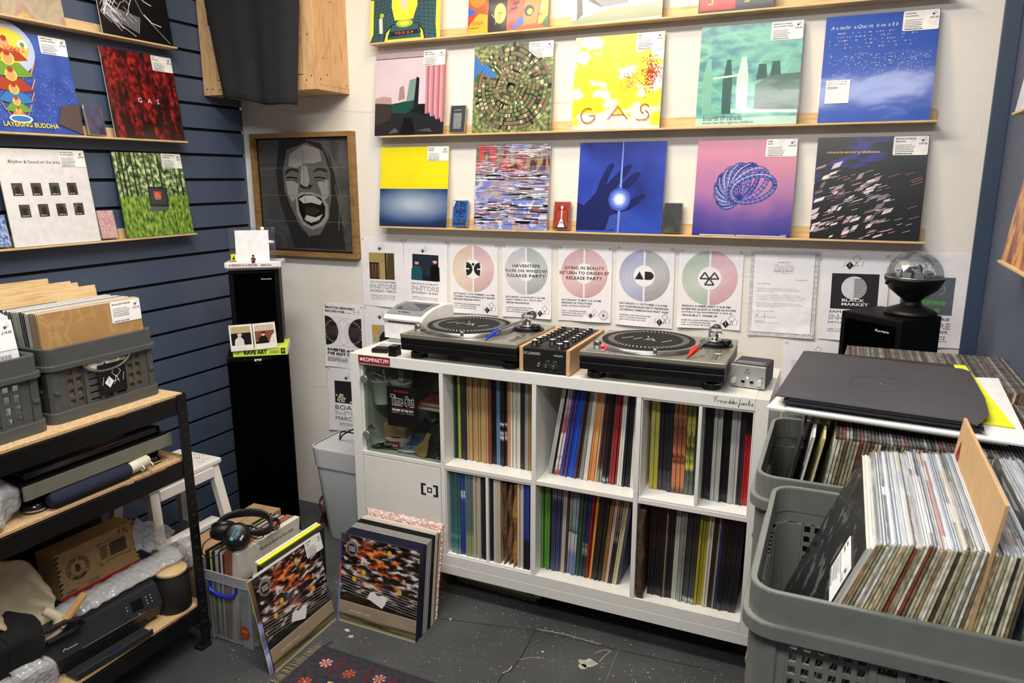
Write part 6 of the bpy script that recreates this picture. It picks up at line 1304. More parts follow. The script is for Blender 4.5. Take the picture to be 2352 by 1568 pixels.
ringtext('BRIXTON BREWERY', 205, -25, .029, False); ringtext('SOUTH LONDON', 235, 305, .030, True)
S.text('12x330ml', -.115, .012, .033, .009, bk_, n=.001); S.text('STORE COLD', -.045, .02, .036, .005, bk_, n=.001); S.text('DRINK FRESH', -.045, .013, .036, .005, bk_, n=.001)
for i in range(26): S.q(.036+i*.0022, .065, .036+i*.0022+.0008+.0008*(i % 3), .108, bk_, .001)
S.line([(.0, .108), (.0, .118), (.012, .118)], .002, bk_, .001); S.line([(.09, .122), (.102, .122), (.102, .112)], .002, bk_, .001); S.line([(.0, .06), (.0, .05), (.012, .05)], .002, bk_, .001); S.line([(.09, .05), (.102, .05), (.102, .06)], .002, bk_, .001)
S.text('BRIXTON BREWERY, PALE ALE', .015, .1125, .075, .0035, bk_, n=.001); S.text('NOT A WASTE OF MEDICINE', .02, .053, .065, .0035, bk_, n=.001)
for i in range(6): S.q(.005, .067+i*.007, .026+.005*(i % 2), .070+i*.007, bk_, .001)
for x in (.075, .092): S.line([(x, .122), (x, .135)], .002, bk_, .001); S.line([(x-.004, .13), (x, .135), (x+.004, .13)], .002, bk_, .001)
S.build('carton_body', bx)
# bubble wrap over the printer and behind
wrap(lambda u, v: (-.262-.10*v+.010*N(u*8, v*3, 1), -1.0+.42*u, .312+.026*math.sin(v*3.1)+.005*N(u*22, v*9, 4)+.004), 60, 16, 'long bubble wrap roll lying on the printer lid')
wrap(pouch(-.345, -.535, .235, .045, .065, .085, 8), 30, 16, 'rounded lump of bubble wrap above the wooden-lidded jar')
wrap(lambda u, v: (-.36-.02*math.sin(v*3)+.008*N(u*6, v*6, 2)+.003*math.sin(u*60), -.675+.14*u+.012*v, .36-.07*u+v*(.105-.03*u)+.006*math.sin(u*16+v*2)), 26, 20, 'upright flap of ribbed bubble wrap right of the beer carton')
wrap(pouch(-.30, -1.165, Z3+.002, .095, .12, .12, 5), 56, 28, 'large crumpled bubble wrap at the bottom left corner of the photo')
wrap(lambda u, v: (-.285-.05*v+.008*N(u*9, v*5, 6), -1.06+.17*u, .28+.02*v+.015*N(u*7, v*7, 9)), 20, 10, 'torn piece of bubble wrap at the left end of the printer')
# tote bag and black cloth
CL = mat('#d2c5a4', .9, bump=.35, bscale=500, var=.05)
def tote(u, v):
    p0 = Vector((-.30-.10*v, -1.235+.255*u, .565-.14*u*u-.17*(1-v)+.02*math.sin(u*7+v*3)))
    return (p0.x+.03*math.sin(u*5+v*4)+.012*N(u*5, v*6, 2), p0.y+.02*v, p0.z+.02*N(u*4, v*4, 7))
mb = MB(); mb.grid(tote, 36, 26, CL); mb.tube([(-.285, -1.03, .375), (-.262, -1.01, .35), (-.262, -1.015, .315), (-.275, -1.045, .30), (-.285, -1.06, .32)], [.012, .014, .014, .013, .01], CL, 10)
o = mb.build('tote_bag'); md = o.modifiers.new('t', 'SOLIDIFY'); md.thickness = .006; tag(o, 'cream canvas tote bag draped over the things on the bottom rack shelf', 'bag')
mb = MB(); mb.grid(pouch(-.33, -1.165, .26, .10, .115, .13, 2), 36, 20, mat('#0b0c0f', .95, bump=.3, bscale=200)); o = mb.build('black_cloth_bag'); tag(o, 'black cloth bag with a loop strap beneath the cream tote', 'bag')
mb = MB(); mb.tube([(-.26, -1.06, .33), (-.245, -1.0, .335), (-.24, -.965, .325), (-.245, -.955, .305), (-.25, -.98, .295), (-.26, -1.05, .295)], .0075, mat('#0e0f12', .8), 8); mb.build('strap', o)
mb = MB(); mb.box(0, .02, 0, .10, 0, .012, mat('#c79b5e', .6), .002); tag(mb.build('wooden_stick', None, (-.262, -1.01, .318), (38, 0, -4)), 'short pale wooden stick leaning at the left end of the beer carton', 'stick')
# canister
cn_ = thing('storage_jar', 'matt black jar with bamboo lid on the bottom rack shelf', 'jar', (-.262, -.640, Z3+.0005))
mb = MB(); mb.lathe([(.0, 0), (.047, .0), (.053, .008), (.054, .06), (.053, .105), (.046, .118), (.045, .126), (.0, .126)], mat('#141416', .7, bump=.1, bscale=200), 48, cap=(False, False)); mb.build('jar_body', cn_)
mb = MB(); mb.lathe([(.0, .1265), (.046, .1265), (.049, .129), (.049, .137), (.047, .139), (0, .139)], WOOD, 48, cap=(False, False)); mb.build('bamboo_lid', cn_)
# orange sleeve behind the rack
mb = MB(); mb.box(-.004, 0, -.15, .15, 0, .31, mat('#c9783a', .5), .001); tag(mb.build('record_sleeve', None, (-.735, -.50, .53), (0, -12, 0)), 'orange sleeve leaning behind the black rack', 'record')
mb = MB(); mb.box(-.02, 0, -.1, .1, 0, .42, mat('#17181b', .6), .002); tag(mb.build('hardboard', None, (-.76, -.44, .47), (0, -4, 0)), 'dark board leaning between rack and blue wall', 'board')
# ---------------------------------------------------------------- step stool
ss = thing('step_stool', 'white painted step stool between the rack and the tall speaker', 'stool', (0, 0, 0))
WP = mat('#efede8', .4, var=.02); zt = .495
sx0, sx1, sy0, sy1 = -.68, -.46, -.535, -.205
mb = MB(); mb.box(sx0, sx1, sy0, sy1, zt-.022, zt, WP, .006); mb.build('seat', ss)
legs = []
for xt, xb in ((sx1-.02, sx1+.035), (sx0+.03, sx0-.04)):
    for yt, yb in ((sy1-.03, sy1+.02), (sy0+.03, sy0+.005)):
        mb = MB(); mb.loft([[(xb-.012, yb-.018, 0), (xb+.012, yb-.018, 0), (xb+.012, yb+.018, 0), (xb-.012, yb+.018, 0)], [(xt-.012, yt-.018, zt-.023), (xt+.012, yt-.018, zt-.023), (xt+.012, yt+.018, zt-.023), (xt-.012, yt+.018, zt-.023)]], WP, smooth=False); mb.build('leg', ss)
def rail(x0, x1, y0, y1, z0, z1, nm='rail'): mb = MB(); mb.box(x0, x1, y0, y1, z0, z1, WP, .002); mb.build(nm, ss)
rail(sx1-.012, sx1+.004, sy0+.045, sy1-.045, zt-.062, zt-.023); rail(sx0+.022, sx0+.038, sy0+.045, sy1-.045, zt-.062, zt-.023); rail(sx0+.04, sx1-.03, sy1-.04, sy1-.024, zt-.062, zt-.023); rail(sx0+.04, sx1-.03, sy0+.024, sy0+.04, zt-.062, zt-.023)
rail(sx1-.06, sx1-.012, sy0+.02, sy1-.02, .235, .253, 'lower_step'); rail(sx0-.01, sx1+.0, sy1-.02, sy1-.004, .17, .205); rail(sx0-.01, sx1+.0, sy0+.004, sy0+.02, .17, .205)
mb = MB(); mb.lathe([(0, 0), (.052, 0), (.053, .004), (0, .005)], mat('#8a5f40', .5), 40, cap=(False, False)); tag(mb.build('brown_disc', None, (-.545, -.365, zt)), 'thin brown round coaster on the white stool', 'coaster')
mb = MB(); mb.lathe([(0, 0), (.03, 0), (.042, .02), (.044, .028), (.04, .028), (.028, .006), (0, .005)], mat('#9a6a4a', .25, .5), 32, cap=(False, False)); tag(mb.build('copper_bowl', None, (-.50, -.50, zt)), 'small shiny copper bowl on the near end of the white stool', 'bowl')
mb = MB(); mb.lathe([(0, 0), (.03, 0), (.04, .02), (.038, .03), (0, .03)], mat('#1b1c1e', .15), 24, cap=(False, False)); tag(mb.build('dark_dish', None, (-.64, -.47, zt)), 'dark glossy dish at the back of the white stool', 'dish')
mb = MB()
for i in range(26): x, y = -.48-.15*rn.random(), -.22-.07*rn.random(); mb.box(x, x+.003, y, y+.002, zt, zt+.0012, INK, 0)
tag(mb.build('crumbs'), 'dark crumbs scattered on the white stool', 'crumbs', kind='stuff')
mb = MB(); mb.tube([(-.46, -.62, .43), (-.45, -.6, .38), (-.44, -.57, .33), (-.43, -.55, .31)], .003, BLACK, 8); mb.tube([(-.43, -.55, .31), (-.425, -.542, .30)], .006, BLACK, 8); tag(mb.build('black_cable'), 'thin black cable with a plug hanging beside the white stool', 'cable')
# ---------------------------------------------------------------- speakers in the corner
def spk(label, loc, rz, w, d, h, grille, name='loudspeaker'):
    t = thing(name, label, 'speaker', loc, rz)
    mb = MB(); mb.box(-w/2, w/2, 0, d, 0, h, mat('#050506', .5, var=.2, spec=.2), .003); mb.build('cabinet', t)
    return t
tw = spk('tall black floor speaker with a small white badge in the left corner', (-.487, .052, .0), 41.5, .236, .32, .83, None)
mb = MB(); mb.box(-.114, .114, -.012, -.0004, .02, .812, mat('#030304', 1, spec=0), .005); mb.build('grille', tw)
mb = MB(); mb.slab([(-.055+.11*i/10, -.016+.012*abs(math.cos(math.pi*i/10))) for i in range(11)], .797, .829, BLACKP); mb.build('badge_plinth', tw)
mb = MB(); mb.text('B&W', -.014, .811, .028, .0095, PAPER, bold=.06); mb.build('badge', tw, (0, -.0165, 0))
bookR = thing('book', 'bright yellow-green book between the tall speaker and the smaller one', 'book', (-.477, .045, .8303), 37)
NE = mat('#d5f04a', .5); mb = MB(); mb.box(-.097, .112, 0, .16, 0, .034, NE, .002); mb.box(-.094, .1125, .003, .158, .004, .030, PAPER, 0); mb.build('book_block', bookR)
mb = MB(); mb.text('RAVE ART', -.055, .008, .088, .017, INK, bold=.05); mb.text(':)', -.088, .011, .014, .012, INK)
for i in range(17): mb.q(.042+i*.0022, .009, .0428+i*.0022, .016+.008*abs(math.sin(i*1.7)), INK)
mb.q(.086, .006, .103, .029, INK); mb.text('W', .089, .011, .011, .013, NE); mb.build('spine_lettering', bookR, (0, -.0004, 0))
sm = spk('smaller black speaker standing on the yellow-green book, book and disc case on top', (-.520, .098, .8648), 38, .192, .17, .305, None)
mb = MB(); mb.box(-.078, .078, -.006, -.0004, .01, .290, mat('#030304', 1, spec=0), .003); mb.build('grille', sm)
mb = MB(); mb.text('Rogers', .028, .262, .04, .0075, mat('#b9b9b9', .5), bold=.04, n=.007); mb.build('maker_plate', sm)
def polaroid(loc, rot, sky, cl, label, flip):
    S = Sheet(.086, .104); S.box(-.043, .043, .0001, .0012, 0, .104, '#ece8dc', 0); S.q(-.043, 0, .043, .104, mat('#efece2', .5), .0001)
    S.R(.07, .22, .93, .93, fill('#1b1a1a', coat=.3)); S.R(.07, .68, .93, .93, fill(sky, coat=.3))
    for i in range(7): S.L([(.1+i*.13, .68), (.2+i*.1, .92)], .01, fill('#5a4638', coat=.3))
    if flip: S.R(.07, .3, .93, .7, fill('#8a5034', coat=.3)); S.P([(.65, .22), (.93, .22), (.93, .6), (.8, .5)], fill('#e6e0d6'))
    S.P([(.2, .22), (.62, .22), (.6, .42), (.5, .52), (.35, .52), (.22, .42)], fill(cl, coat=.3)); S.D(.43, .57, .08, fill('#d9b49a', coat=.3), e=1.1); S.P([(.34, .6), (.56, .6), (.5, .66), (.36, .66)], fill('#e8e2d8' if not flip else '#16161a', coat=.3))
    o = S.build('snapshot', None, loc, rot); return tag(o, label, 'photograph')
c_, s_ = math.cos(R(39)), math.sin(R(39))
def lp(x, y, z): return (-.477+x*c_-y*s_, .045+x*s_+y*c_, .8303+z)
polaroid(lp(-.058, -.006, .027), (-5, -2, 39), '#c9b98c', '#e2e0da', 'instant snapshot of a person in white cap and shirt, left one on the yellow-green book', False)
polaroid(lp(.032, -.005, .030), (-5, -3, 39), '#d9c4b0', '#17181c', 'instant snapshot of a person in a black T-shirt, right one on the yellow-green book', True)
def sp(x, y, z): c, s = math.cos(R(38)), math.sin(R(38)); return (-.520+x*c-y*s, .098+x*s+y*c, 1.1700+z)
mb = MB(); mb.box(-.1, .1, -.02, .12, 0, .007, clear(.25, .1), .001); tag(mb.build('disc_case', None, sp(0, 0, 0), (0, 0, 38)), 'flat clear disc case under the white book', 'disc case')
bw = thing('book', 'white book with red title lying on the small speaker', 'book', sp(0, -.012, .0075), 34)
mb = MB(); mb.box(-.108, .108, 0, .14, 0, .022, mat('#e9e8e8', .35), .003); mb.build('book_block', bw)
mb = MB(); mb.text('A PERSON IS A PRAYER', -.09, .0065, .108, .009, mat('#a03a34', .6), bold=.02); mb.text('AMMAR KALIA', .03, .0075, .042, .0055, INK, bold=.02); mb.build('spine_lettering', bw, (0, -.0004, 0))
cdc = thing('cd_case', 'clear disc case with a plain white front standing on the white book', 'disc case', sp(.0, .02, .030), 36)
cdc.rotation_euler = (R(-7), 0, R(36))
S = Sheet(.128, .123, -.064); S.box(-.064, .064, -.0005, 0, 0, .123, mat('#eeeef0', .4), 0); S.Tx('GHOST TRACKS', .38, .93, .24, .018, TINY); S.build('white_front', cdc)
mb = MB(); mb.grid(lambda u, v: (-.088+.176*u, .004+.004*N(u*6, v*5, 1)+.006*abs(u-.5), v*.135), 18, 12, clear(.22, .1, '#f0f4fa')); mb.build('clear_bag', cdc)
mb = MB(); mb.q(-.083, .005, -.064, .03, mat('#e6e02a', .4), 0); mb.poly([(-.08, .008), (-.068, .008), (-.072, .026)], INK, .0003); mb.build('yellow_sticker', cdc)
mf = thing('toy_figure', 'tiny brown seated toy figure in front of the white disc case', 'toy', sp(.004, -.006, .0297), 36)
BR = mat('#6a4a2c', .35); mb = MB(); mb.box(-.006, .006, -.012, .004, 0, .006, mat('#1b1714', .4), .001); mb.loft([[(-.0065, -.003, .006), (.0065, -.003, .006), (.0065, .004, .006), (-.0065, .004, .006)], [(-.0045, -.003, .018), (.0045, -.003, .018), (.0045, .003, .018), (-.0045, .003, .018)]], BR, smooth=False)
for s_ in (-1, 1): mb.tube([(s_*.006, 0, .016), (s_*.0085, -.003, .009)], .0022, BR, 6)
mb.build('body', mf); mb = MB(); mb.cyl(.004, .0185, .0245, mat('#a8754a', .4), 12); mb.cyl(.0055, .0245, .0255, mat('#4a3520', .4), 12); mb.cyl(.004, .0255, .029, mat('#4a3520', .4), 12); mb.build('head', mf)
# ---------------------------------------------------------------- carton behind the clear box
bb = thing('cardboard_box', 'flat brown cardboard box with a white label behind the clear plastic box', 'box', (-.345, -.30, 0), 3)
mb = MB(); mb.box(-.065, .065, -.215, .20, 0, .272, CARD, .002); mb.build('carton', bb); mb = MB(); mb.box(-.004, .0, -.21, .195, .2722, .2728, mat('#8c7050', .8), 0); mb.build('lid_seam', bb)
S = Sheet(.075, .10, 0); S.q(0, 0, .075, .1, PAPER, 0)
for i in range(18): S.R(.12, .3+i*.03, .75, .3+i*.03+.012, INK)
S.T = Matrix(); o = S.build('shipping_label', bb, (-.02, -.06, .2726), (-90, 0, 0))
# ---------------------------------------------------------------- clear plastic box with records
CLB = clear(.20, .25, '#eef0f0', '#dfe2e4', .1)
pb = thing('storage_box', 'clear plastic storage box with a blue handle full of records', 'storage box', (-.150, -.372, 0), 0)
w, d, h = .225, .33, .262
def tap(z, k=0.): s = .965+.035*z/h; return [(x*s, y*s, z) for x, y in rrect(w+k, d+k, .03)]
mb = MB(); mb.loft([tap(.003), tap(h*.5), tap(h-.03)], CLB, (True, False), smooth=False); mb.build('box_body', pb)
mb = MB(); mb.loft([tap(h-.035, .012), tap(h-.035, .022), tap(h, .022), tap(h, .014), tap(h-.03, .006)], clear(.42, .3, '#e9ecee', '#e2e5e8', .1), (False, False), smooth=False); mb.build('box_rim', pb)
for x in (-.085, .085): mb = MB(); mb.box(x-.022, x+.022, -.1655, -.160, .0, h-.04, clear(.3, .3, '#e9ecee', '#e2e5e8', .1), .003); mb.build('moulded_rib', pb)
mb = MB(); mb.tube([(-.055, -.165, .222), (-.057, -.17, .205), (-.05, -.176, .19), (0, -.18, .183), (.05, -.176, .188), (.057, -.17, .203), (.055, -.165, .222)], [.005, .006, .007, .007, .007, .006, .005], mat('#1f2fa8', .3), 10); mb.tube([(-.05, -.176, .186), (.05, -.176, .184)], .005, mat('#1f2fa8', .3), 8); mb.build('blue_handle', pb)
mb = MB(); mb.disc(0, 0, .019, mat('#b8381e', .5), 0, 28, .024); mb.text('A4', -.0125, .0, .025, .013, mat('#e9b03c', .5), bold=.02); mb.text('E', -.003, -.012, .006, .007, mat('#e9b03c', .5), bold=.03); mb.build('red_sticker', pb, (.078, -.1675, .06))
mb = MB(); mb.disc(0, 0, .016, mat('#1b2450', .5), 0, 28, .02)
for i in range(12): mb.disc(.011*math.cos(i*.524), .014*math.sin(i*.524), .0014, PAPER, .0004, 6)
mb.build('blue_sticker', pb, (-.088, -.1675, .05)); mb = MB(); mb.disc(0, 0, .007, mat('#b9c93c', .5), 0); mb.build('green_sticker', pb, (-.083, -.1675, .09))
rn = random.Random(31)
def boxrec(x, c, face, label, t=.004, H=.313, D=.313, tilt=7, y=-.215, z=.006, group=None, plastic=None):
    """record standing in the clear box: plane along y, spine towards -y, leaning to +x"""
    mb = MB(uv=None); mb.box(-t/2, t/2, -D, 0, 0, H, c, .0005)
    if face: mb.add([(t/2+.0002, -D, 0), (t/2+.0002, 0, 0), (t/2+.0002, 0, H), (t/2+.0002, -D, H)], [[0, 1, 2, 3]], face)
    o = mb.build('record', None, (x, y, z), (0, tilt, 0)); return tag(o, label, 'record', group)
X = -.244
seq = [('#15161a', 4, 'black sleeves at the left'), ('#c9cc6a', 2, 'lime edged sleeves'), ('#26282c', 3, 'charcoal sleeves'), ('#b9b9b0', 3, 'light grey sleeves'), ('#3a3034', 2, 'dark pale-edged sleeves'), ('#e0d8cc', 2, 'cream sleeves'), ('#6a3a3a', 1, 'dull red sleeve')]
for c, n, lb in seq:
    for i in range(n): boxrec(X, c, None, ('one of the ' if n > 1 else '')+lb+' in the clear box under the headphones', t=.0038, tilt=1+22*(X+.249), y=-.218, D=.30, group=(lb+' in the clear box') if n > 1 else None, H=.305+.01*rn.random()); X += .0042
PKM = ground('rosy_brown_print', [(.3, '#7a4a3c'), (.5, '#a87464'), (.7, '#d8a090')], 4)
for i in range(6): boxrec(X, '#a05c44', mat('#b88878', .3, coat=.4), 'one of six identical copper coloured sleeves with rosy covers in the clear box', t=.0038, tilt=4+20*(X+.18), y=-.218, D=.303, group='copper edged sleeves in the clear box', H=.322); X += .0043
for i in range(5):
    o = boxrec(X, '#e2ded0', mat('#dcd9cd', .35, coat=.3), 'one of the white sleeves behind the titled white one in the clear box' if i < 4 else 'foremost white sleeve with a long title in the clear box', t=.0038, tilt=6+15*(X+.14), y=-.218, D=.303, group='white sleeves in the clear box' if i < 4 else None, H=.325); X += .0043
mb = MB(); mb.T = Tm(.0026, 0, 0, 0, 0, 90); mb.text('Rhythm & Sound w/ the artists', -.20, .283, .165, .018, INK); mb.build('title', o)
for i in range(3): boxrec(X+.003, ('#5c3c3c', '#8a6a60')[i % 2], None, 'one of the low brownish sleeves in front of the white ones in the clear box', tilt=8.5, y=-.225, H=.235, D=.29, t=.0038, group='low brownish sleeves in the clear box'); X += .0046
# headphones
def spline(P, n=6):
    P = [Vector(p) for p in P]; out = []
    for i in range(len(P)-1):
        a, b, c, d = P[max(i-1, 0)], P[i], P[i+1], P[min(i+2, len(P)-1)]
        for k in range(n):
            t = k/n; out.append(.5*((2*b)+(-a+c)*t+(2*a-5*b+4*c-d)*t*t+(-a+3*b-3*c+d)*t**3))
    return out+[P[-1]]
hp = thing('headphones', 'black studio headphones lying on the records in the clear box', 'headphones', (0, 0, .009), 0)
HB = mat('#0d0e10', .35, var=.1); HL = mat('#141517', .5, bump=.2, bscale=120)
def cupm(c, n, plate):
    M_ = Matrix.Translation(c) @ Vector(n).to_track_quat('Z', 'Y').to_matrix().to_4x4()
    mb = MB(); mb.lathe([(0, -.03), (.028, -.03), (.042, -.022), (.044, -.008), (.039, .0)], HL, 40, T=M_, cap=(False, False)); mb.build('ear_pad', hp)
    mb = MB(); mb.lathe([(.038, .0), (.041, .004), (.039, .014), (.031, .019), (0, .0195)], HB, 40, T=M_, cap=(False, False)); sh = mb.build('ear_cup', hp)
    if plate:
        mb = MB(); mb.T = M_ @ Tm(0, 0, .0198, -90, 0, 0); mb.T = M_ @ Matrix.Rotation(R(-38), 4, 'Z') @ Tm(0, 0, .0198, -90, 0, 0)
        mb.q(-.014, -.022, -.003, .020, mat('#3c8fa8', .4), .0); mb.q(-.012, -.012, -.006, .018, mat('#0c0c0e', .4), .0003)
        mb.text('SONY', 0, 0, .018, .0065, PAPER, .04, .0004, 0, Tm(.0135, 0, .009, 0, 90, 0)); mb.text('DYNAMIC STEREO', 0, 0, .026, .002, PAPER, 0, .0004, 0, Tm(.001, 0, .012, 0, 90, 0)); mb.build('cup_plate', sh)
hn = Vector((.62, -.60, .50)).normalized(); c1_ = at(545, 1236, 2, .372); c2_h = at(508, 1224, 2, .374)+Vector((0, .012, 0))
cupm(c1_, hn, True); cupm(c2_h, Vector((-.45, .55, .70)), False)
band = [at(*q_) for q_ in ((503, 1205, 2, .392), (522, 1192, 2, .408), (550, 1184, 2, .412), (582, 1182, 2, .404), (608, 1187, 2, .392), (622, 1202, 2, .374), (620, 1219, 2, .362), (602, 1227, 2, .358), (582, 1228, 2, .362), (564, 1224, 2, .372))]
sb = spline(band); rg = []
for i, p in enumerate(sb):
    dd = (sb[min(i+1, len(sb)-1)]-sb[max(i-1, 0)]).normalized(); n_ = Vector((.1, -.1, 1)); n_ = (n_-dd*n_.dot(dd)).normalized(); q_ = dd.cross(n_); e_ = min(i, len(sb)-1-i)/len(sb)
    f = .45+.55*min(1, e_*5)
    rg.append([tuple(p+n_*(.016*f*math.cos(a_))+q_*(.006*math.sin(a_))) for a_ in [k*math.pi/6 for k in range(12)]])
mb = MB(); mb.loft(rg, HL); mb.build('headband', hp)
mb = MB(); yk = [at(*q_) for q_ in ((552, 1222, 2, .386), (566, 1214, 2, .384), (584, 1216, 2, .374), (600, 1222, 2, .366))]; mb.tube(spline(yk), .0035, HB, 8); mb.tube([yk[1]+Vector((0, 0, .006)), yk[2]+Vector((0, 0, .007))], .002, CHROME, 6); mb.build('yoke', hp)
rp_ = at(604, 1218, 2, .369); mb = MB(); mb.box(-.003, .003, -.002, .002, -.007, .007, mat('#b8302a', .4), .001); mb.build('red_tag', hp, rp_+Vector((.004, -.008, 0)))
mb = MB(); path = spline([at(*q_) for q_ in ((618, 1208, 2, .35), (630, 1198, 2, .352), (640, 1204, 2, .35), (634, 1218, 2, .345), (622, 1222, 2, .345))], 30); co = [p+Vector((.0065*math.cos(i*.9), .002, .0065*math.sin(i*.9))) for i, p in enumerate(path)]
mb.tube(co, .0017, HB, 5); mb.tube(spline([at(*q_) for q_ in ((575, 1236, 2, .352), (590, 1243, 2, .348), (605, 1238, 2, .348), (607, 1226, 2, .352))]), .0022, HB, 6); mb.tube(spline([at(*q_) for q_ in ((487, 1240, 2, .355), (470, 1252, 2, .345), (465, 1275, 2, .335), (482, 1286, 2, .33), (500, 1280, 2, .335), (512, 1262, 2, .345))]), .002, HB, 6); mb.build('coiled_cable', hp)
# ---------------------------------------------------------------- sleeves leaning around the box
_s = Art('motion_blur_print', .15, coat=.7); n1 = _s.noise(14, .62, 1.6, 1, 3, dist=.3, off=1); n2 = _s.noise(11, .7, 1.3, 1, 2, off=12)
c_ = _s.ramp(n1, [(.44, '#14100d'), (.52, '#3a2d26'), (.58, '#857878'), (.66, '#ddd6d8')]); c2_ = _s.ramp(n2, [(.50, '#000000'), (.56, '#ffffff')]); orr = _s.ramp(n1, [(.4, '#4a1a0e'), (.5, '#c2491c'), (.62, '#e8a03c')])
rad = _s.dist(.52, .72, 1.3, 1.7); zone = _s.ramp(rad, [(.3, '#ffffff'), (.55, '#000000')]); c_ = _s.mix(_s.mix(zone, '#000000', c2_), c_, orr)
MBL = _s.done(_s.mix(_s.ramp(_s.math('ADD', _s.y, _s.math('MULTIPLY', n2, .12)), [(.36, '#000000'), (.5, '#ffffff')]), '#14110e', c_))
TAU = ground('taupe_band_print', [(.3, '#8f7d68'), (.6, '#a08d78')], 2); GRS = ground('grass_band_print', [(.4, '#3c3a22'), (.6, '#77704a')], 8, .3, 3)
def a_blur(S):
    S.R(0, 0, 1, .245, TAU); S.R(0, .03, 1, .105, GRS); S.R(0, .075, 1, .08, fill('#2a2618')); S.R(0, .24, 1, .246, fill('#c9c0b0')); S.R(0, 0, 1, .012, fill('#c9c0a8'))
    S.P([(.36, .34), (.4, .42), (.47, .44), (.56, .42), (.62, .4), (.6, .33), (.56, .27), (.5, .29), (.42, .32)], fill('#ebe9ea')); S.P([(.46, .43), (.56, .42), (.52, .4), (.48, .4)], fill('#2a241e'))
    for i in range(7): S.L([(0, .56-i*.032), (.5, .50-i*.03), (1, .45-i*.03)], .0035, fill('#b9b4b0'))
    for x, y in ((.77, .5), (.3, .62), (.18, .52), (.62, .9)): S.D(x, y, .03, fill('#d9a82c'), 9)
    S.D(.13, .86, .085, fill('#857870'), 32); S.D(.13, .85, .062, INK, 32); lines(S, ['INCLUDES THE', 'FULL LENGTH', 'CD ALBUM'], .088, .865, .013, .02, PAPER, .085, .02)
    S.Tx('dettinger oasis', .14, .135, .28, .034, fill('#e6e0d6'), sp=1.1)
# stack right: leaning back on the unit
LB = (at(779, 1424, 2, 0), at(955, 1477, 2, 0))
mid = (LB[0]+LB[1])/2; angR = math.degrees(math.atan2(LB[1].y-LB[0].y, LB[1].x-LB[0].x))
def stackrec(k, off, face, edge, label, art=None, W=.312, H=.314, t=.004, tilt=-9, group=None, name='record_sleeve'):
    S = Sheet(W, H); S.box(-W/2, W/2, .0001, t, 0, H, edge, .0005); S.q(-W/2, 0, W/2, H, face, 0)
    if art: art(S)
    c, s = math.cos(R(angR)), math.sin(R(angR)); dx = .003*(rn.random()-.5)
    o = S.build(name, None, (mid.x-s*off+dx, mid.y+c*off, .0005), (tilt, 0, angR)); return tag(o, label, 'record', group)
stackrec(0, 0, MBL, '#2a2620', 'blurred crowd photograph sleeve fronting the stack against the white unit', a_blur, W=.316)
k = 1
for n, face, edge, lb in ((6, '#20243c', '#1b1e30', 'black and navy sleeves'), (5, '#2b2e48', '#d9d6cc', 'dark sleeves with pale edges'), (4, '#1a1a1c', '#141416', 'plain black sleeves'), (3, '#cfc8b8', '#d9d2c2', 'cream sleeves')):
    for i in range(n): stackrec(k, .0062*k, mat(face, .3, coat=.4), edge, 'one of the %s in the stack leaning on the white unit' % lb, t=.0048, group=lb+' in the leaning stack', H=.314+.001*k, tilt=-9+.02*k); k += 1
stackrec(k, .0062*k, mat('#7d6242', .6), '#7d6242', 'brown card stiffener in the stack leaning on the white unit', t=.006, H=.325, name='card_stiffener'); k += 1
stackrec(k, .0062*k+.002, mat('#d5d2c6', .5), '#cfcbbd', 'thick pale board at the back of the stack leaning on the white unit', t=.012, H=.325, name='foam_board')
_p = Art('pink_bubble_wrap', .15, 'Object'); v_ = _p.noise(110, tex='Voronoi', out='Distance'); _p.bump(v_, 1, .005); PBW = _p.done(_p.ramp(v_, [(.1, '#faf3f0'), (.5, '#ecccc5'), (.8, '#dfaaa2')]))
c, s = math.cos(R(angR)), math.sin(R(angR)); ox, oy = mid.x-s*.130, mid.y+c*.130
mb = MB(); mb.grid(lambda u, v: (-.16+.32*u, .004*N(u*9, v*7, 2), v*.35+.004*N(u*14, 1, 2)), 40, 20, PBW); o = mb.build('bubble_wrap', None, (ox, oy-.0, .001), (-11, 0, angR)); md = o.modifiers.new('t', 'SOLIDIFY'); md.thickness = .008; tag(o, 'pink bubble wrap sheet behind the stack leaning on the white unit', 'bubble wrap')
# strip of violet sleeve peeking left of the stack, and the sleeve leaning on the clear box
VIO = ground('violet_side_print', [(.1, '#7d82c4'), (.5, '#8088c8'), (.52, '#c83c58'), (.66, '#d0605a'), (.7, '#6a3c8c'), (1, '#2a2a5c')], 1, k=.1, av=1)
stackrec(1, .0035, VIO, '#3a3a60', 'violet and red striped sleeve peeking out left of the blurred crowd sleeve', t=.003).location.x -= .012
FA, FB = at(635, 1546, 2, 0), at(774, 1423, 2, 0)
angL = math.degrees(math.atan2(FB.y-FA.y, FB.x-FA.x)); mL = (FA+FB)/2+Vector((-.004, 0, 0))
def leanL(off, face, edge, label, art=None, tilt=-11.5, W=.313, dy=0, H=.314, t=.004, z=.0005):
    S = Sheet(W, H); S.box(-W/2, W/2, .0001, t, 0, H, edge, .0005); S.q(-W/2, 0, W/2, H, face, 0)
    if art: art(S)
    c, s = math.cos(R(angL)), math.sin(R(angL))
    return tag(S.build('record_sleeve', None, (mL.x-s*off+c*dy, mL.y+c*off+s*dy, z), (tilt, 0, angL)), label, 'record')
o = leanL(0, MBL, '#2a2620', 'blurred crowd photograph sleeve leaning against the clear plastic box', a_blur)
price_label(o, .312, .314, 'DETTINGER|OASIS', '£28.00', w=.085, h=.06, x=.09, z=.262, seed=3)
LOT = ground('lilac_side_print', [(.05, '#5a4038'), (.2, '#8f90d0'), (.3, '#d9d9ec'), (.34, '#7a80c4'), (.45, '#5c5c50'), (.55, '#a0a4dc'), (.62, '#4c3a24'), (1, '#77603c')], 2, .2, 4, k=.25, av=.85)
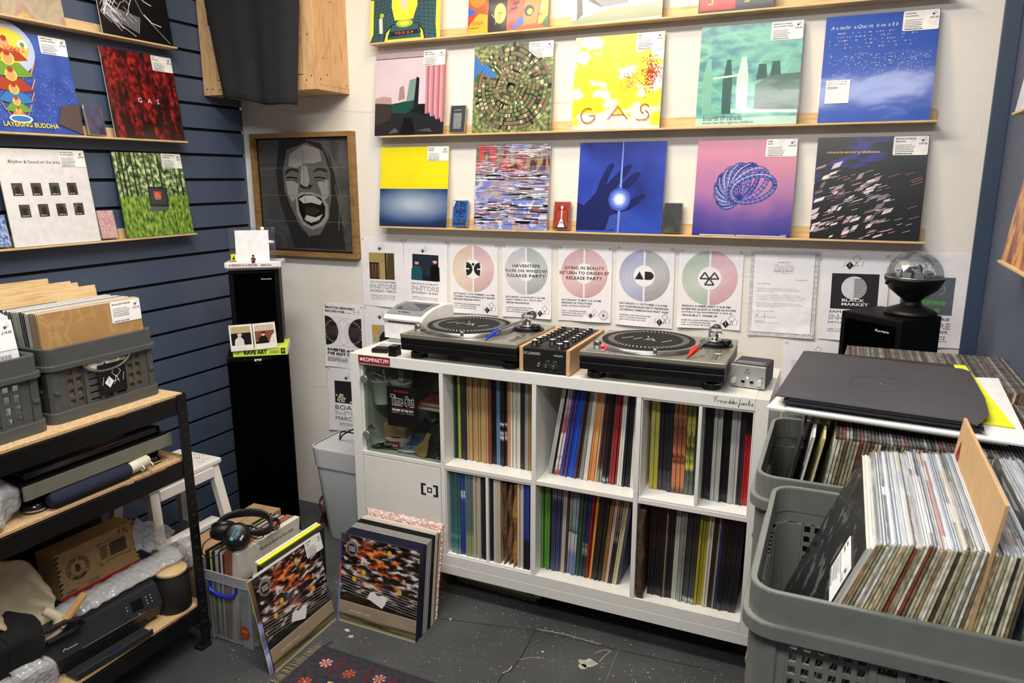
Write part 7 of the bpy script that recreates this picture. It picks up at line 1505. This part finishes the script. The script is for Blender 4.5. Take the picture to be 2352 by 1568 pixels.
leanL(.0045, LOT, '#d9d6cc', 'lilac and brown sleeve peeking out left of the leaning crowd sleeve', dy=-.016)
wf = leanL(.0205, mat('#dcdde0', .4), '#d0d0cc', 'white sleeve with blue shapes behind the leaning crowd sleeve', dy=.016, tilt=-10)
S = Sheet(.312, .314); S.P([(.93, .55), (.99, .5), (.99, .9), (.94, .85)], mat('#26358c', .5)); S.L([(.86, .3), (.92, .35), (.9, .45), (.98, .42)], .004, INK); S.build('printed_shapes', wf)
for i, (X, tl, c0, n, lb, H, ou) in enumerate(((-.096, 14, '#e6e4da', 2, 'white sleeves leaning out of the clear box', .325, 0), (-.0868, 14, '#e6ef2c', 3, 'neon yellow sleeves leaning out of the clear box', .322, 0), (-.012, 1.2, '#241f22', 6, 'dark sleeves between clear box and leaning crowd sleeve', .312, 1))):
    for j in range(n):
        boxrec(X, c0, mat(c0, .35, coat=.3) if i < 2 else None, 'one of the '+lb, tilt=tl, y=-.218 if not ou else -.222, z=.006 if not ou else .001, H=H, group=lb, t=.0042, D=.305); X += .0046
# ---------------------------------------------------------------- waste bin with cables and carton
wb = thing('waste_bin', 'light grey plastic waste bin left of the white unit', 'bin', (-.190, .305, 0), 0)
GB = mat('#cdd0d3', .45, var=.02); w, d = .36, .26
mb = MB(); mb.loft([[(x*k, y*k, z) for x, y in rrect(w, d, .05)] for z, k in ((0, .74), (.005, .76), (.345, .95))], GB, (True, False)); mb.build('bin_body', wb)
mb = MB(); mb.loft([[(x*k, y*k, z) for x, y in rrect(w, d, .055)] for z, k in ((.335, .955), (.335, .985), (.41, 1.02), (.418, 1.02), (.418, .99))], GB, (False, False), smooth=False); mb.build('bin_collar', wb)
mb = MB(); mb.loft([[(x*k, y*k, z) for x, y in rrect(w, d, .055)] for z, k in ((.408, .985), (.414, .985), (.417, .95))], mat('#c6c9ce', .4), (False, True), smooth=False); mb.build('swing_lid', wb)
cc = thing('drink_carton', 'orange and black cola carton on the bin lid', 'carton', (-.10, .33, .4185), 8)
mb = MB(); mb.box(-.05, .06, -.03, .04, 0, .035, BLACK, .001); mb.build('carton_base', cc); mb = MB(); mb.box(-.05, .06, -.03, .04, .0352, .072, mat('#b55a30', .5), .001); mb.text('COLA', -.045, .044, .045, .016, PAPER, .02, .0305); mb.text('4 DRINKS', -.044, .012, .034, .008, PAPER, 0, .0305); mb.build('carton_top', cc)
mb = MB(); mb.tube(spline([(-.30, .30, .419), (-.27, .29, .45), (-.2, .28, .49), (-.12, .27, .53), (-.03, .25, .56)]), .0035, BLACK, 8); mb.tube(spline([(-.30, .30, .424), (-.26, .27, .47), (-.16, .26, .48), (-.03, .24, .545)]), .003, BLACK, 8); tag(mb.build('black_cable'), 'two black cables looping over the grey waste bin', 'cable')
mb = MB()
for k in range(3): mb.tube(spline([(-.44, .33, .02+.004*k), (-.43, .3, .10+.006*k), (-.40, .34, .13+.008*k), (-.33, .36, .125+.008*k), (-.28, .38, .11)]), .0028, mat('#7c3a38', .3), 6)
mb.tube(spline([(-.45, .36, .16), (-.43, .33, .1), (-.40, .25, .03), (-.36, .2, .006)]), .0028, mat('#7c3a38', .3), 6)
tag(mb.build('speaker_cable'), 'reddish speaker cable behind the tall speaker and the bin', 'cable')
mb = MB()
for k in range(4): mb.tube(spline([(-.47+.02*k, .38, .004), (-.44, .3+.02*k, .012+.01*k), (-.38, .34-.02*k, .008), (-.33, .3+.01*k, .006)]), .004, BLACK, 6)
tag(mb.build('black_cable'), 'tangle of black cable on the floor beside the bin', 'cable')
# ---------------------------------------------------------------- rug
rg_ = thing('rug', 'dark red and navy patterned rug with fringe at the bottom of the photo', 'rug', (0, 0, 0))
ra, rb, rc = at(742, 1482, 2, .005), at(1010, 1572, 2, .005), at(650, 1572, 2, .005)
ex = Vector((rb.x-ra.x, rb.y-ra.y, 0)).normalized(); ey = Vector((ex.y, -ex.x, 0))
def rp(u, v, z=.006): p = Vector((ra.x, ra.y, 0))+ex*u+ey*v; return (p.x, p.y, z)
NV = Art('woven_navy', .95, 'Object'); NV = NV.bump(NV.noise(400), .6, .002).done(NV.ramp(NV.noise(60, detail=5), [(.4, '#25232b'), (.55, '#34323c'), (.62, '#3c1f2a')]))
LU, LV = 1.35, .8
wv = lambda c: mat(c, .95, var=.25, scale=300, bump=.4, bscale=400)
mb = MB(); mb.add([rp(0, 0, .0), rp(LU, 0, .0), rp(LU, LV, .0), rp(0, LV, .0), rp(0, 0, .007), rp(LU, 0, .007), rp(LU, LV, .007), rp(0, LV, .007)], [[4, 7, 6, 5], [0, 1, 5, 4], [1, 2, 6, 5], [2, 3, 7, 6], [3, 0, 4, 7]], NV)
lv = [0]
def rpoly(pts, c): lv[0] += 1; mb.add([rp(u, v, .0072+.00001*lv[0]) for u, v in pts], [list(range(len(pts)))[::-1]], wv(c))
MR, CRM, GRN, STL, PNK, ORG = '#5c1c2c', '#c9b07c', '#2f6a50', '#5f7486', '#d99a86', '#b8502c'
for v0, v1, c in ((.0, .012, '#2a2c34'), (.135, .142, CRM)): rpoly([(.0 if v0 == 0 else .14, v0), (LU, v0), (LU, v1), (.0 if v0 == 0 else .14, v1)], c)
rpoly([(.135, .135), (.142, .135), (.142, LV), (.135, LV)], CRM); rpoly([(.142, .142), (LU, .142), (LU, .27), (.142, .27)], CRM); rpoly([(.142, .27), (.26, .27), (.26, LV), (.142, LV)], CRM); rpoly([(.26, .27), (LU, .27), (LU, LV), (.26, LV)], '#6a1a22')
def flower(u, v, r_, c, c2):
    for i in range(7):
        a_ = i*.9; rpoly([(u, v), (u+r_*math.cos(a_-.28), v+r_*math.sin(a_-.28)), (u+r_*1.1*math.cos(a_), v+r_*1.1*math.sin(a_)), (u+r_*math.cos(a_+.28), v+r_*math.sin(a_+.28))], c)
    rpoly([(u-.005, v), (u, v-.005), (u+.005, v), (u, v+.005)], c2)
for i in range(13):
    u = .07+i*.1; flower(u, .07+.012*math.sin(i*2), .02, (PNK, ORG, '#c9867a', '#8c5a6a')[i % 4], ORG); s_ = .018*(1 if i % 2 else -1)
    rpoly([(u+.042, .03), (u+.052, .03), (u+.058+s_, .11), (u+.048+s_, .11)], MR)
for i in range(7): v = .17+i*.1; flower(.07, v, .02, (ORG, PNK, '#8c5a6a')[i % 3], PNK); rpoly([(.03, v+.042), (.03, v+.052), (.11, v+.062), (.11, v+.05)], MR)
for i in range(9):
    u = .165+i*.125; K = '#1c1a1e'
    rpoly([(u, .2), (u+.02, .16), (u+.035, .165), (u+.03, .2), (u+.05, .215), (u+.02, .25)], GRN); rpoly([(u+.035, .19), (u+.055, .17), (u+.05, .2)], '#8c2430'); 
    b_ = u+.06
    rpoly([(b_-.004, .172), (b_+.046, .172), (b_+.046, .192), (b_+.06, .196), (b_+.06, .224), (b_+.04, .224), (b_+.04, .244), (b_+.004, .244), (b_+.004, .224), (b_-.014, .224), (b_-.014, .196), (b_-.004, .196)], K)
    rpoly([(b_, .176), (b_+.042, .176), (b_+.042, .196), (b_+.056, .2), (b_+.056, .22), (b_+.036, .22), (b_+.036, .24), (b_+.008, .24), (b_+.008, .22), (b_-.01, .22), (b_-.01, .2), (b_, .2)], STL if i % 2 == 0 else '#8c2430'); rpoly([(b_+.015, .195), (b_+.03, .195), (b_+.03, .215), (b_+.015, .215)], CRM)
for i in range(4):
    for j in range(8): u, v = .19, .3+j*.12; rpoly([(u, v), (u+.03, v+.02), (u, v+.06), (u-.03, v+.03)], (GRN, '#8c2430', STL)[j % 3])
    break
for i in range(8): u = .33+i*.14; rpoly([(u, .32), (u+.05, .30), (u+.09, .34), (u+.05, .39)], ('#2a2430', GRN, CRM)[i % 3]); rpoly([(u+.03, .33), (u+.05, .32), (u+.065, .34), (u+.05, .36)], ORG)
rpoly([(.262, .272), (LU, .272), (LU, .277), (.262, .277)], '#1c1a1e')
mb.build('woven_field', rg_)
mb = MB(); FR = mat('#a2946c', .95, var=.2, scale=200); rn2 = random.Random(77)
for i in range(150):
    v = .002+i*LV/150; l = .028+.012*rn2.random(); j = .004*(rn2.random()-.5)
    mb.tube([rp(.001, v, .004), rp(-l*.5, v+j, .0045), rp(-l, v+j*2.5, .002)], .0011, FR, 4)
mb.tube([rp(.01, -.002, .004), rp(.004, -.018, .004), rp(.012, -.034, .003)], .0015, mat('#2a2c34', .9), 5)
tag(mb.build('fringe', rg_), None, None, kind='stuff')
# ---------------------------------------------------------------- bench and crates on the right
bn = thing('bench', 'low dark bench carrying the grey record crates on the right', 'bench', (0, 0, 0))
mb = MB(); mb.box(1.56, 2.015, -1.42, .0, .775, .808, mat('#2b2a28', .6), .002); mb.build('bench_top', bn)
for x in (1.57, 1.97):
    for y in (-1.40, -.05): mb = MB(); mb.box(x, x+.04, y, y+.04, 0, .7745, mat('#2b2a28', .6), .002); mb.build('leg', bn)
def bigcrate(label, cx, cy, z0, w=.47, d=.335, h=.235):
    t = thing('folding_crate', label, 'crate', (cx, cy, z0)); C = mat('#74766f', .42, var=.04); rim = .04
    mb = MB(); ring(mb, w+.004, d+.004, .035, .008, h-rim, h, C); ring(mb, w+.018, d+.018, .040, .014, h-rim-.018, h-rim, C); mb.build('rim', t)
    mb = MB(); mb.slab(rrect(w-.01, d-.01, .03), .0, .01, C); ring(mb, w+.006, d+.006, .035, .008, 0, .022, C); mb.build('base', t)
    z1 = h-rim-.018; H = z1-.022
    def face(L, T, segs, nm):
        m = MB(); m.T = T
        for a_, b_, k in segs:
            if k == 's': m.box(a_, b_, 0, .006, 0, H, C, .001); continue
            if k == 'b':
                m.box(a_, a_+.009, -.004, .006, 0, H, C, .001); m.box(b_-.009, b_, -.004, .006, 0, H, C, .001)
                for zz, hh in ((0, .012), (H*.3-.006, .012), (H*.55, .03), (H*.8, .012), (H-.01, .01)): m.box(a_+.008, b_-.008, -.002, .004, max(zz, 0), min(zz+hh, H), C, .0005)
                continue
            nc = max(1, round((b_-a_)/.0148)); cw = (b_-a_)/nc
            for lo, hi, nr in ((0, H*.46, 4), (H*.56, H, 4)):
                ch = (hi-lo)/nr
                for i in range(nc+1): m.box(max(a_, a_+i*cw-.0032), min(b_, a_+i*cw+.0032), 0, .004, lo, hi, C, 0)
                for j in range(nr+1): m.box(a_, b_, .0003, .0037, max(0, lo+j*ch-.003), min(H, lo+j*ch+.003), C, 0)
            m.box(a_, b_, 0, .005, H*.46, H*.56, C, .0005); m.cyl(.005, a_+.004, b_-.004, C, 12, Tm(0, -.002, H*.51, 0, 90))
        m.build(nm, t)
    L = w-.05; segs = [(0, .022, 's'), (.022, .112, 'g'), (.112, .150, 'b'), (.150, .222, 'g'), (.222, .260, 'b'), (.260, L-.022, 'g'), (L-.022, L, 's')]
    face(L, Tm(-L/2, -d/2+.004, .022), segs, 'long_panel'); face(L, Tm(L/2, d/2-.004, .022, 0, 0, 180), segs, 'long_panel')
    L = d-.05; segs = [(0, .02, 's'), (.02, L/2-.04, 'g'), (L/2-.04, L/2+.04, 'b'), (L/2+.04, L-.02, 'g'), (L-.02, L, 's')]
    face(L, Tm(-w/2+.004, L/2, .022, 0, 0, -90), segs, 'short_panel'); face(L, Tm(w/2-.004, -L/2, .022, 0, 0, 90), segs, 'short_panel')
    for sx in (-1, 1):
        for sy in (-1, 1):
            P = [(sx*(w/2+.000-.035+.035*math.cos(R(a_))), sy*(d/2-.035+.035*math.sin(R(a_)))) for a_ in range(0, 91, 15)]; Q = [(sx*(w/2-.040+.033*math.cos(R(a_))), sy*(d/2-.040+.033*math.sin(R(a_)))) for a_ in range(90, -1, -15)]
            m = MB(); m.slab((P+Q)[::(1 if sx*sy > 0 else -1)], .022, z1, C); m.build('corner_post', t)
    return t
bigcrate('large grey crate of second-hand records in the right foreground', 1.784, -1.133, .8085)
bigcrate('grey crate behind the foreground one, under the black sleeves', 1.752, -.772, .8085)
rn = random.Random(44)
EDG = ['#b5ae90', '#a49c7c', '#c9c3a8', '#8c8668', '#d2ccb4', '#7d7a62', '#3c3c34', '#b9a684', '#6e5c44', '#c4c6b4', '#2c2d2a', '#a8a088', '#d6d2c0', '#8a6e50', '#9aa090', '#7c3c30']
TOPSHADE = ['#6c6a66', '#8c8a84', '#4c4a46', '#77706a', '#5c5650', '#6e4c48', '#55585e', '#9a968c', '#3c3a38', '#7c766c']  # tops of the rear rows, their shadow put into the colour as darker tones
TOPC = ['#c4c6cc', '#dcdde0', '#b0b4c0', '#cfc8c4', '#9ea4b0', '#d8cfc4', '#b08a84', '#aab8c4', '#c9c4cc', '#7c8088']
CN = {'#b5ae90': 'sand', '#a49c7c': 'khaki', '#c9c3a8': 'cream', '#8c8668': 'olive', '#d2ccb4': 'ivory', '#7d7a62': 'moss', '#3c3c34': 'dark olive', '#b9a684': 'tan', '#6e5c44': 'brown', '#c4c6b4': 'pale grey-green', '#2c2d2a': 'black', '#a8a088': 'stone', '#d6d2c0': 'off-white', '#8a6e50': 'leather brown', '#9aa090': 'grey-green', '#7c3c30': 'rust'}
_CM = {}
_t = Art('bagged_cover_tops', .22, 'Object', coat=.5); _r = _t.rnd(); _n1 = _t.noise(30, 1, .22, 1, 4); _n2 = _t.noise(9, 1, .5, 1, 2, off=3)
TOPM = _t.done(_t.mix(_t.ramp(_n1, [(.45, '#000000'), (.62, '#c0c0c0')]), _t.ramp(_t.math('ADD', _r, _t.math('MULTIPLY', _n2, .22)), [(.0, '#c9ccd2'), (.18, '#8f949c'), (.27, '#d9dade'), (.36, '#d4c8b0'), (.44, '#b0b8c8'), (.52, '#55585e'), (.58, '#dcdcde'), (.7, '#b58a84'), (.76, '#c4ccd4'), (.88, '#9aa6b8'), (.96, '#e0e0e0'), (1, '#6c7078')], 'CONSTANT'), '#e6e8ea'))
def cratemesh(e, tc, t, H, key):
    k = (e, tc, key)
    if k not in _CM:
        mb = MB(); me_ = mat(tuple(min(1, int(e[i:i+2], 16)/255*1.22) for i in (1, 3, 5)), .55, var=.3, scale=90); mb.box(-t/2, t/2, 0, .313, 0, H, me_, .0005)
        mt = TOPM; mb.box(-t/2+.0001, t/2-.0001, .001, .314, H-.003, H+.0015+.001*(key % 2), mt, .0004)
        # clear bag flap over the top edge, uneven along its length
        mb.grid(lambda u, v: (-t/2-.0002-.0003*v*abs(mnoise.noise(Vector((u*7, key, 0)))), .002+u*.31, H-.012+.0165*v+.0028*mnoise.noise(Vector((u*9, key*3.1, 1)))*v), 14, 1, CLEAR2)
        mb.add([(-t/2-.0003, .004, .01), (-t/2-.0003, .31, .01), (-t/2-.0003, .31, H-.004), (-t/2-.0003, .004, H-.004)], [[0, 3, 2, 1]], mt)
        o = mb.build('record'); _CM[k] = o.data; bpy.data.objects.remove(o)
    return _CM[k]
CLEAR2 = clear(.25, .12)
def crate_row(x0, n, t, y, z, l0, l1, where, dark=1., H=.314, gap=None, th=None):
    x = x0
    for i in range(n):
        f = i/(n-1); l = l0+(l1-l0)*f; e = EDG[min(rn.randrange(22), 19) % 16]; tc = TOPC[rn.randrange(10)]
        if i % 3: pass
        tt = t*(.97+.06*rn.random())
        o = bpy.data.objects.new('record', cratemesh(e, tc, th or t*.93, H, rn.randrange(3))); COL.objects.link(o)
        o.location = (x+tt/2, y+.0016*(rn.random()-.5), z+.001+.004*rn.random()); o.rotation_euler = (0, R(l+.05*(rn.random()-.5)), 0)
        tag(o, 'one of the %s-edged used records %s' % (CN[e], where), 'record', '%s-edged used records %s' % (CN[e], where))
        x += tt/math.cos(R(l))+.0001
        if gap and i in gap: x += gap[i]
crate_row(1.576, 54, .0048, -1.2885, .8205, 19, 3, 'in the foreground crate', gap={43: .009}, th=.0027)
# front sleeves with black cover and price labels
S = Sheet(.313, .314); S.box(-.1565, .1565, .0002, .004, 0, .314, '#c9c6ba', .0005); S.q(-.1565, 0, .1565, .314, ground('black_speckled_print', [(.3, '#131316'), (.56, '#1f2024'), (.66, '#6c6a6c'), (.7, '#2a2a2c')], 9), .0001)
o = S.build('record', None, (1.560, -1.131, .8205), (-20.5, 0, -90)); tag(o, 'dark speckled sleeve with a white label at the left front of the foreground crate', 'record'); price_label(o, .313, .314, 'USED|VINYL', '£10.00', w=.09, h=.055, x=.062, z=.225, seed=2)
S = Sheet(.313, .314); S.box(-.1565, .1565, .0002, .004, 0, .314, '#d9d6c9', .0005); S.q(-.1565, 0, .1565, .314, fill('#b9bdb4'), .0001)
o = S.build('record', None, (1.5675, -1.131, .8205), (-19.8, 0, -90)); tag(o, 'pale green-grey bagged sleeve just behind the dark speckled one in the foreground crate', 'record'); price_label(o, .313, .314, 'USED|VINYL', '£12.00', w=.09, h=.055, x=.064, z=.215, seed=6)
S = Sheet(.312, .372); S.box(-.156, .156, .0002, .0042, 0, .372, mat('#c9a272', .6, var=.05), .0005); S.P([(.05, .86), (.09, .93), (.13, .87), (.09, .80)], RED)
o = S.build('divider_card', None, (1.7515, -1.135, .822), (-6.5, 0, -90)); tag(o, 'tan divider card with a small red mark standing out of the foreground crate', 'divider')
for x, tl, fc, ec, lb in ((1.535, -9, ground('dark_photo_print', [(.4, '#17171a'), (.6, '#4c4c50')], 7), '#1c1c1e', 'dark photographic sleeve at the left inside the second grey crate'), (1.549, -9.5, fill('#d4d4d8'), '#d0cec4', 'white sleeve with a price label at the left inside the second grey crate'), (1.563, -9.8, fill('#d4c890'), '#c9bd88', 'pale yellow sleeve at the left inside the second grey crate')):
    S = Sheet(.312, .3); S.box(-.156, .156, .0002, .004, 0, .3, ec, .0005); S.q(-.156, 0, .156, .3, fc, .0001); o = S.build('record', None, (x, -.772, .8215), (tl, 0, -90)); tag(o, lb, 'record')
    if 'white' in lb: price_label(o, .312, .3, 'USED|VINYL', '£8.00', w=.09, h=.055, seed=8)
# third crate at the right edge, only the tops of its records show
bigcrate('grey crate nearest the back wall on the right bench, mostly hidden', 1.765, -.405, .8085)
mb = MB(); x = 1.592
for i in range(60): mb.box(-.0019, .0019, 0, .312, 0, .3, mat(EDG[rn.randrange(16)], .55, var=.3, scale=90), 0, Tm(x, -.928, .8205, 0, 8)); mb.box(-.0018, .0018, .001, .313, .3, .3045, mat(TOPSHADE[rn.randrange(10)], .4, var=.35, scale=60), 0, Tm(x, -.928, .8205, 0, 8)); x += .0052
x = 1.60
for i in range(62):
    e = EDG[rn.randrange(16)]; T = Tm(x, -.56, .8205, 0, 9); mb.box(-.0022, .0022, 0, .313, 0, .312, mat(e, .55, var=.3, scale=90), 0, T); mb.box(-.0021, .0021, .001, .314, .309, .3135, mat(TOPSHADE[rn.randrange(10)], .4, var=.35, scale=60), 0, T); x += .0052
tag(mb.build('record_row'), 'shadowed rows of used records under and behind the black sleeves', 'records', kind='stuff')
# ---------------------------------------------------------------- pile of sleeves lying on the crate
ZP = 1.134
def flat(name, z, pts, th, m, label, cat='record', dz=0):
    mb = MB(); n = len(pts); yb = min(p[1] for p in pts)
    f = lambda p, q_: (p[0], p[1], z+q_+dz*(p[1]-yb))
    mb.add([f(p, 0) for p in pts]+[f(p, th) for p in pts], [list(range(n-1, -1, -1)), list(range(n, 2*n))]+[[i, (i+1) % n, (i+1) % n+n, i+n] for i in range(n)], m)
    return tag(mb.build(name), label, cat)
BS = Art('matt_black_card', .55, 'Object'); BS = BS.bump(BS.noise(4, 1, 3, 1, 3), .25, .01).done(BS.ramp(BS.noise(5, detail=4), [(.3, '#38373b'), (.7, '#434246')]))
flat('record_sleeve', ZP, [(1.520, -.862), (1.865, -.905), (1.875, -.60), (1.555, -.62)], .004, mat('#e2dfd2', .5), 'cream sleeve at the bottom of the black pile')
flat('record_sleeve', ZP+.005, [(1.55, -.875), (1.892, -.915), (1.915, -.50), (1.60, -.58)], .003, mat('#e4e4e2', .45), 'white sleeve second from the bottom of the black pile')
flat('record_sleeve', ZP+.009, [(1.60, -.80), (1.884, -.838), (1.868, -.425), (1.70, -.43)], .002, mat('#e5e823', .45), 'bright yellow sheet sticking out at the right of the black pile')
flat('record_sleeve', ZP+.0045+.008, [(1.545, -.855), (1.83, -.885), (1.84, -.48), (1.56, -.46)], .0015, mat('#2e3854', .5), 'dark blue sleeve just under the black top sheet')
for i in range(2): flat('record_sleeve', ZP+.0148+.0022*i, [(1.548+.006*i, -.862+.01*i), (1.836, -.892+.008*i), (1.842, -.46), (1.565, -.45)], .0016, mat('#141416', .45), ('lower' if i == 0 else 'upper')+' thin black sleeve in the pile below the top sheet')
pts = [at(1780, 906, 2, ZP+.022), at(2224, 968, 2, ZP+.022), at(2245, 976, 2, ZP+.022), at(2268, 956, 2, ZP+.022), at(2272, 950, 2, ZP+.022), at(2262, 912, 2, ZP+.022), at(2228, 852, 2, ZP+.022), at(2210, 846, 2, ZP+.022), at(1846, 805, 2, ZP+.022)]
tp_ = flat('record_sleeve', ZP+.0195, [(p.x, p.y) for p in pts], .0022, BS, 'large matt black sleeve with a pressed ring and centre hole on top of the pile')
mb = MB(); hc = at(2028, 881, 2, ZP+.0222); F = Tm(hc.x, hc.y, ZP+.0219, -90, 0, 0)
mb.arc(-.003, 0, .0515, .0525, 55, 215, mat('#19191b', .6), .0, 40, F); mb.arc(-.003, 0, .0515, .0522, -145, 55, mat('#323236', .6), .0, 40, F); mb.disc(0, 0, .0042, mat('#8c8c8e', .5), .0001, 16, None, F); mb.disc(.0006, .0006, .003, mat('#0c0c0c', .8), .0002, 16, None, F)  # flat arcs; shade in the pressed ring put into the colour, darker on one side
mb.build('pressed_ring', tp_)
# ---------------------------------------------------------------- right speaker, stand and party light
RS = (1.7055, .0995)
stn = spk('tall black floor speaker behind the right crates, below the small speaker', (1.712, .090, 0), -38.5, .236, .30, .83, None)
mb = MB(); mb.box(-.114, .114, -.012, -.0004, .02, .812, mat('#030304', 1, spec=0), .005); mb.build('grille', stn)
sr = spk('small black speaker in the right corner carrying the party light', (RS[0], RS[1], .8302), -38.5, .192, .168, .3175, None)
mb = MB(); mb.box(-.078, .078, -.006, -.0004, .01, .299, mat('#030304', 1, spec=0), .003); mb.build('grille', sr)
mb = MB(); mb.text('Rogers', .022, .276, .042, .009, mat('#b9b9b9', .5), bold=.04, n=.007); mb.build('maker_plate', sr)
dl = thing('party_light', 'black party light with a clear faceted dome on the right speaker', 'lamp', (1.806, .170, 1.1482))
mb = MB(); mb.lathe([(0, 0), (.066, 0), (.068, .005), (.06, .014), (.03, .026), (.024, .032), (.024, .042), (.036, .05), (.062, .072), (.075, .098), (.075, .104), (.0, .104)], BLACK, 48, cap=(False, False)); mb.build('base', dl)
bm = bmesh.new(); bmesh.ops.create_icosphere(bm, subdivisions=3, radius=.073)
bmesh.ops.bisect_plane(bm, geom=bm.verts[:]+bm.edges[:]+bm.faces[:], plane_co=(0, 0, 0), plane_no=(0, 0, -1), clear_outer=True)
me = bpy.data.meshes.new('dome'); bm.to_mesh(me); bm.free(); GL2 = clear(.10, .03); me.materials.append(GL2)
do = bpy.data.objects.new('faceted_dome', me); COL.objects.link(do); do.parent = dl; do.location = (0, 0, .1045)
mb = MB(); mb.lathe([(.073, 0), (.075, 0), (.075, .004), (.073, .004), (.073, 0)], clear(.3, .1), 48, cap=(False, False)); mb.build('dome_ring', dl, (0, 0, .1042))
mb = MB()
for i in range(9): a_ = i*.698; mb.box(-.012, .012, -.0008, .0008, 0, .016, mat('#b9bcc0', .15, .6), 0, Matrix.Translation((.045*math.cos(a_), .045*math.sin(a_), .105)) @ Matrix.Rotation(a_+1.57, 4, 'Z'))
mb.lathe([(0, .01), (.02, .012), (.018, .03), (0, .034)], mat('#3a3c40', .2, .5), 16, cap=(False, False), T=Tm(0, 0, .1)); mb.build('inner_lens', dl)
mb = MB(); mb.cyl(.005, 0, .006, BLACKP, 12); mb.build('side_knob', dl, (-.066, -.03, .088), (0, -70, 20))
# ---------------------------------------------------------------- room lamps (out of the frame, on the ceiling)
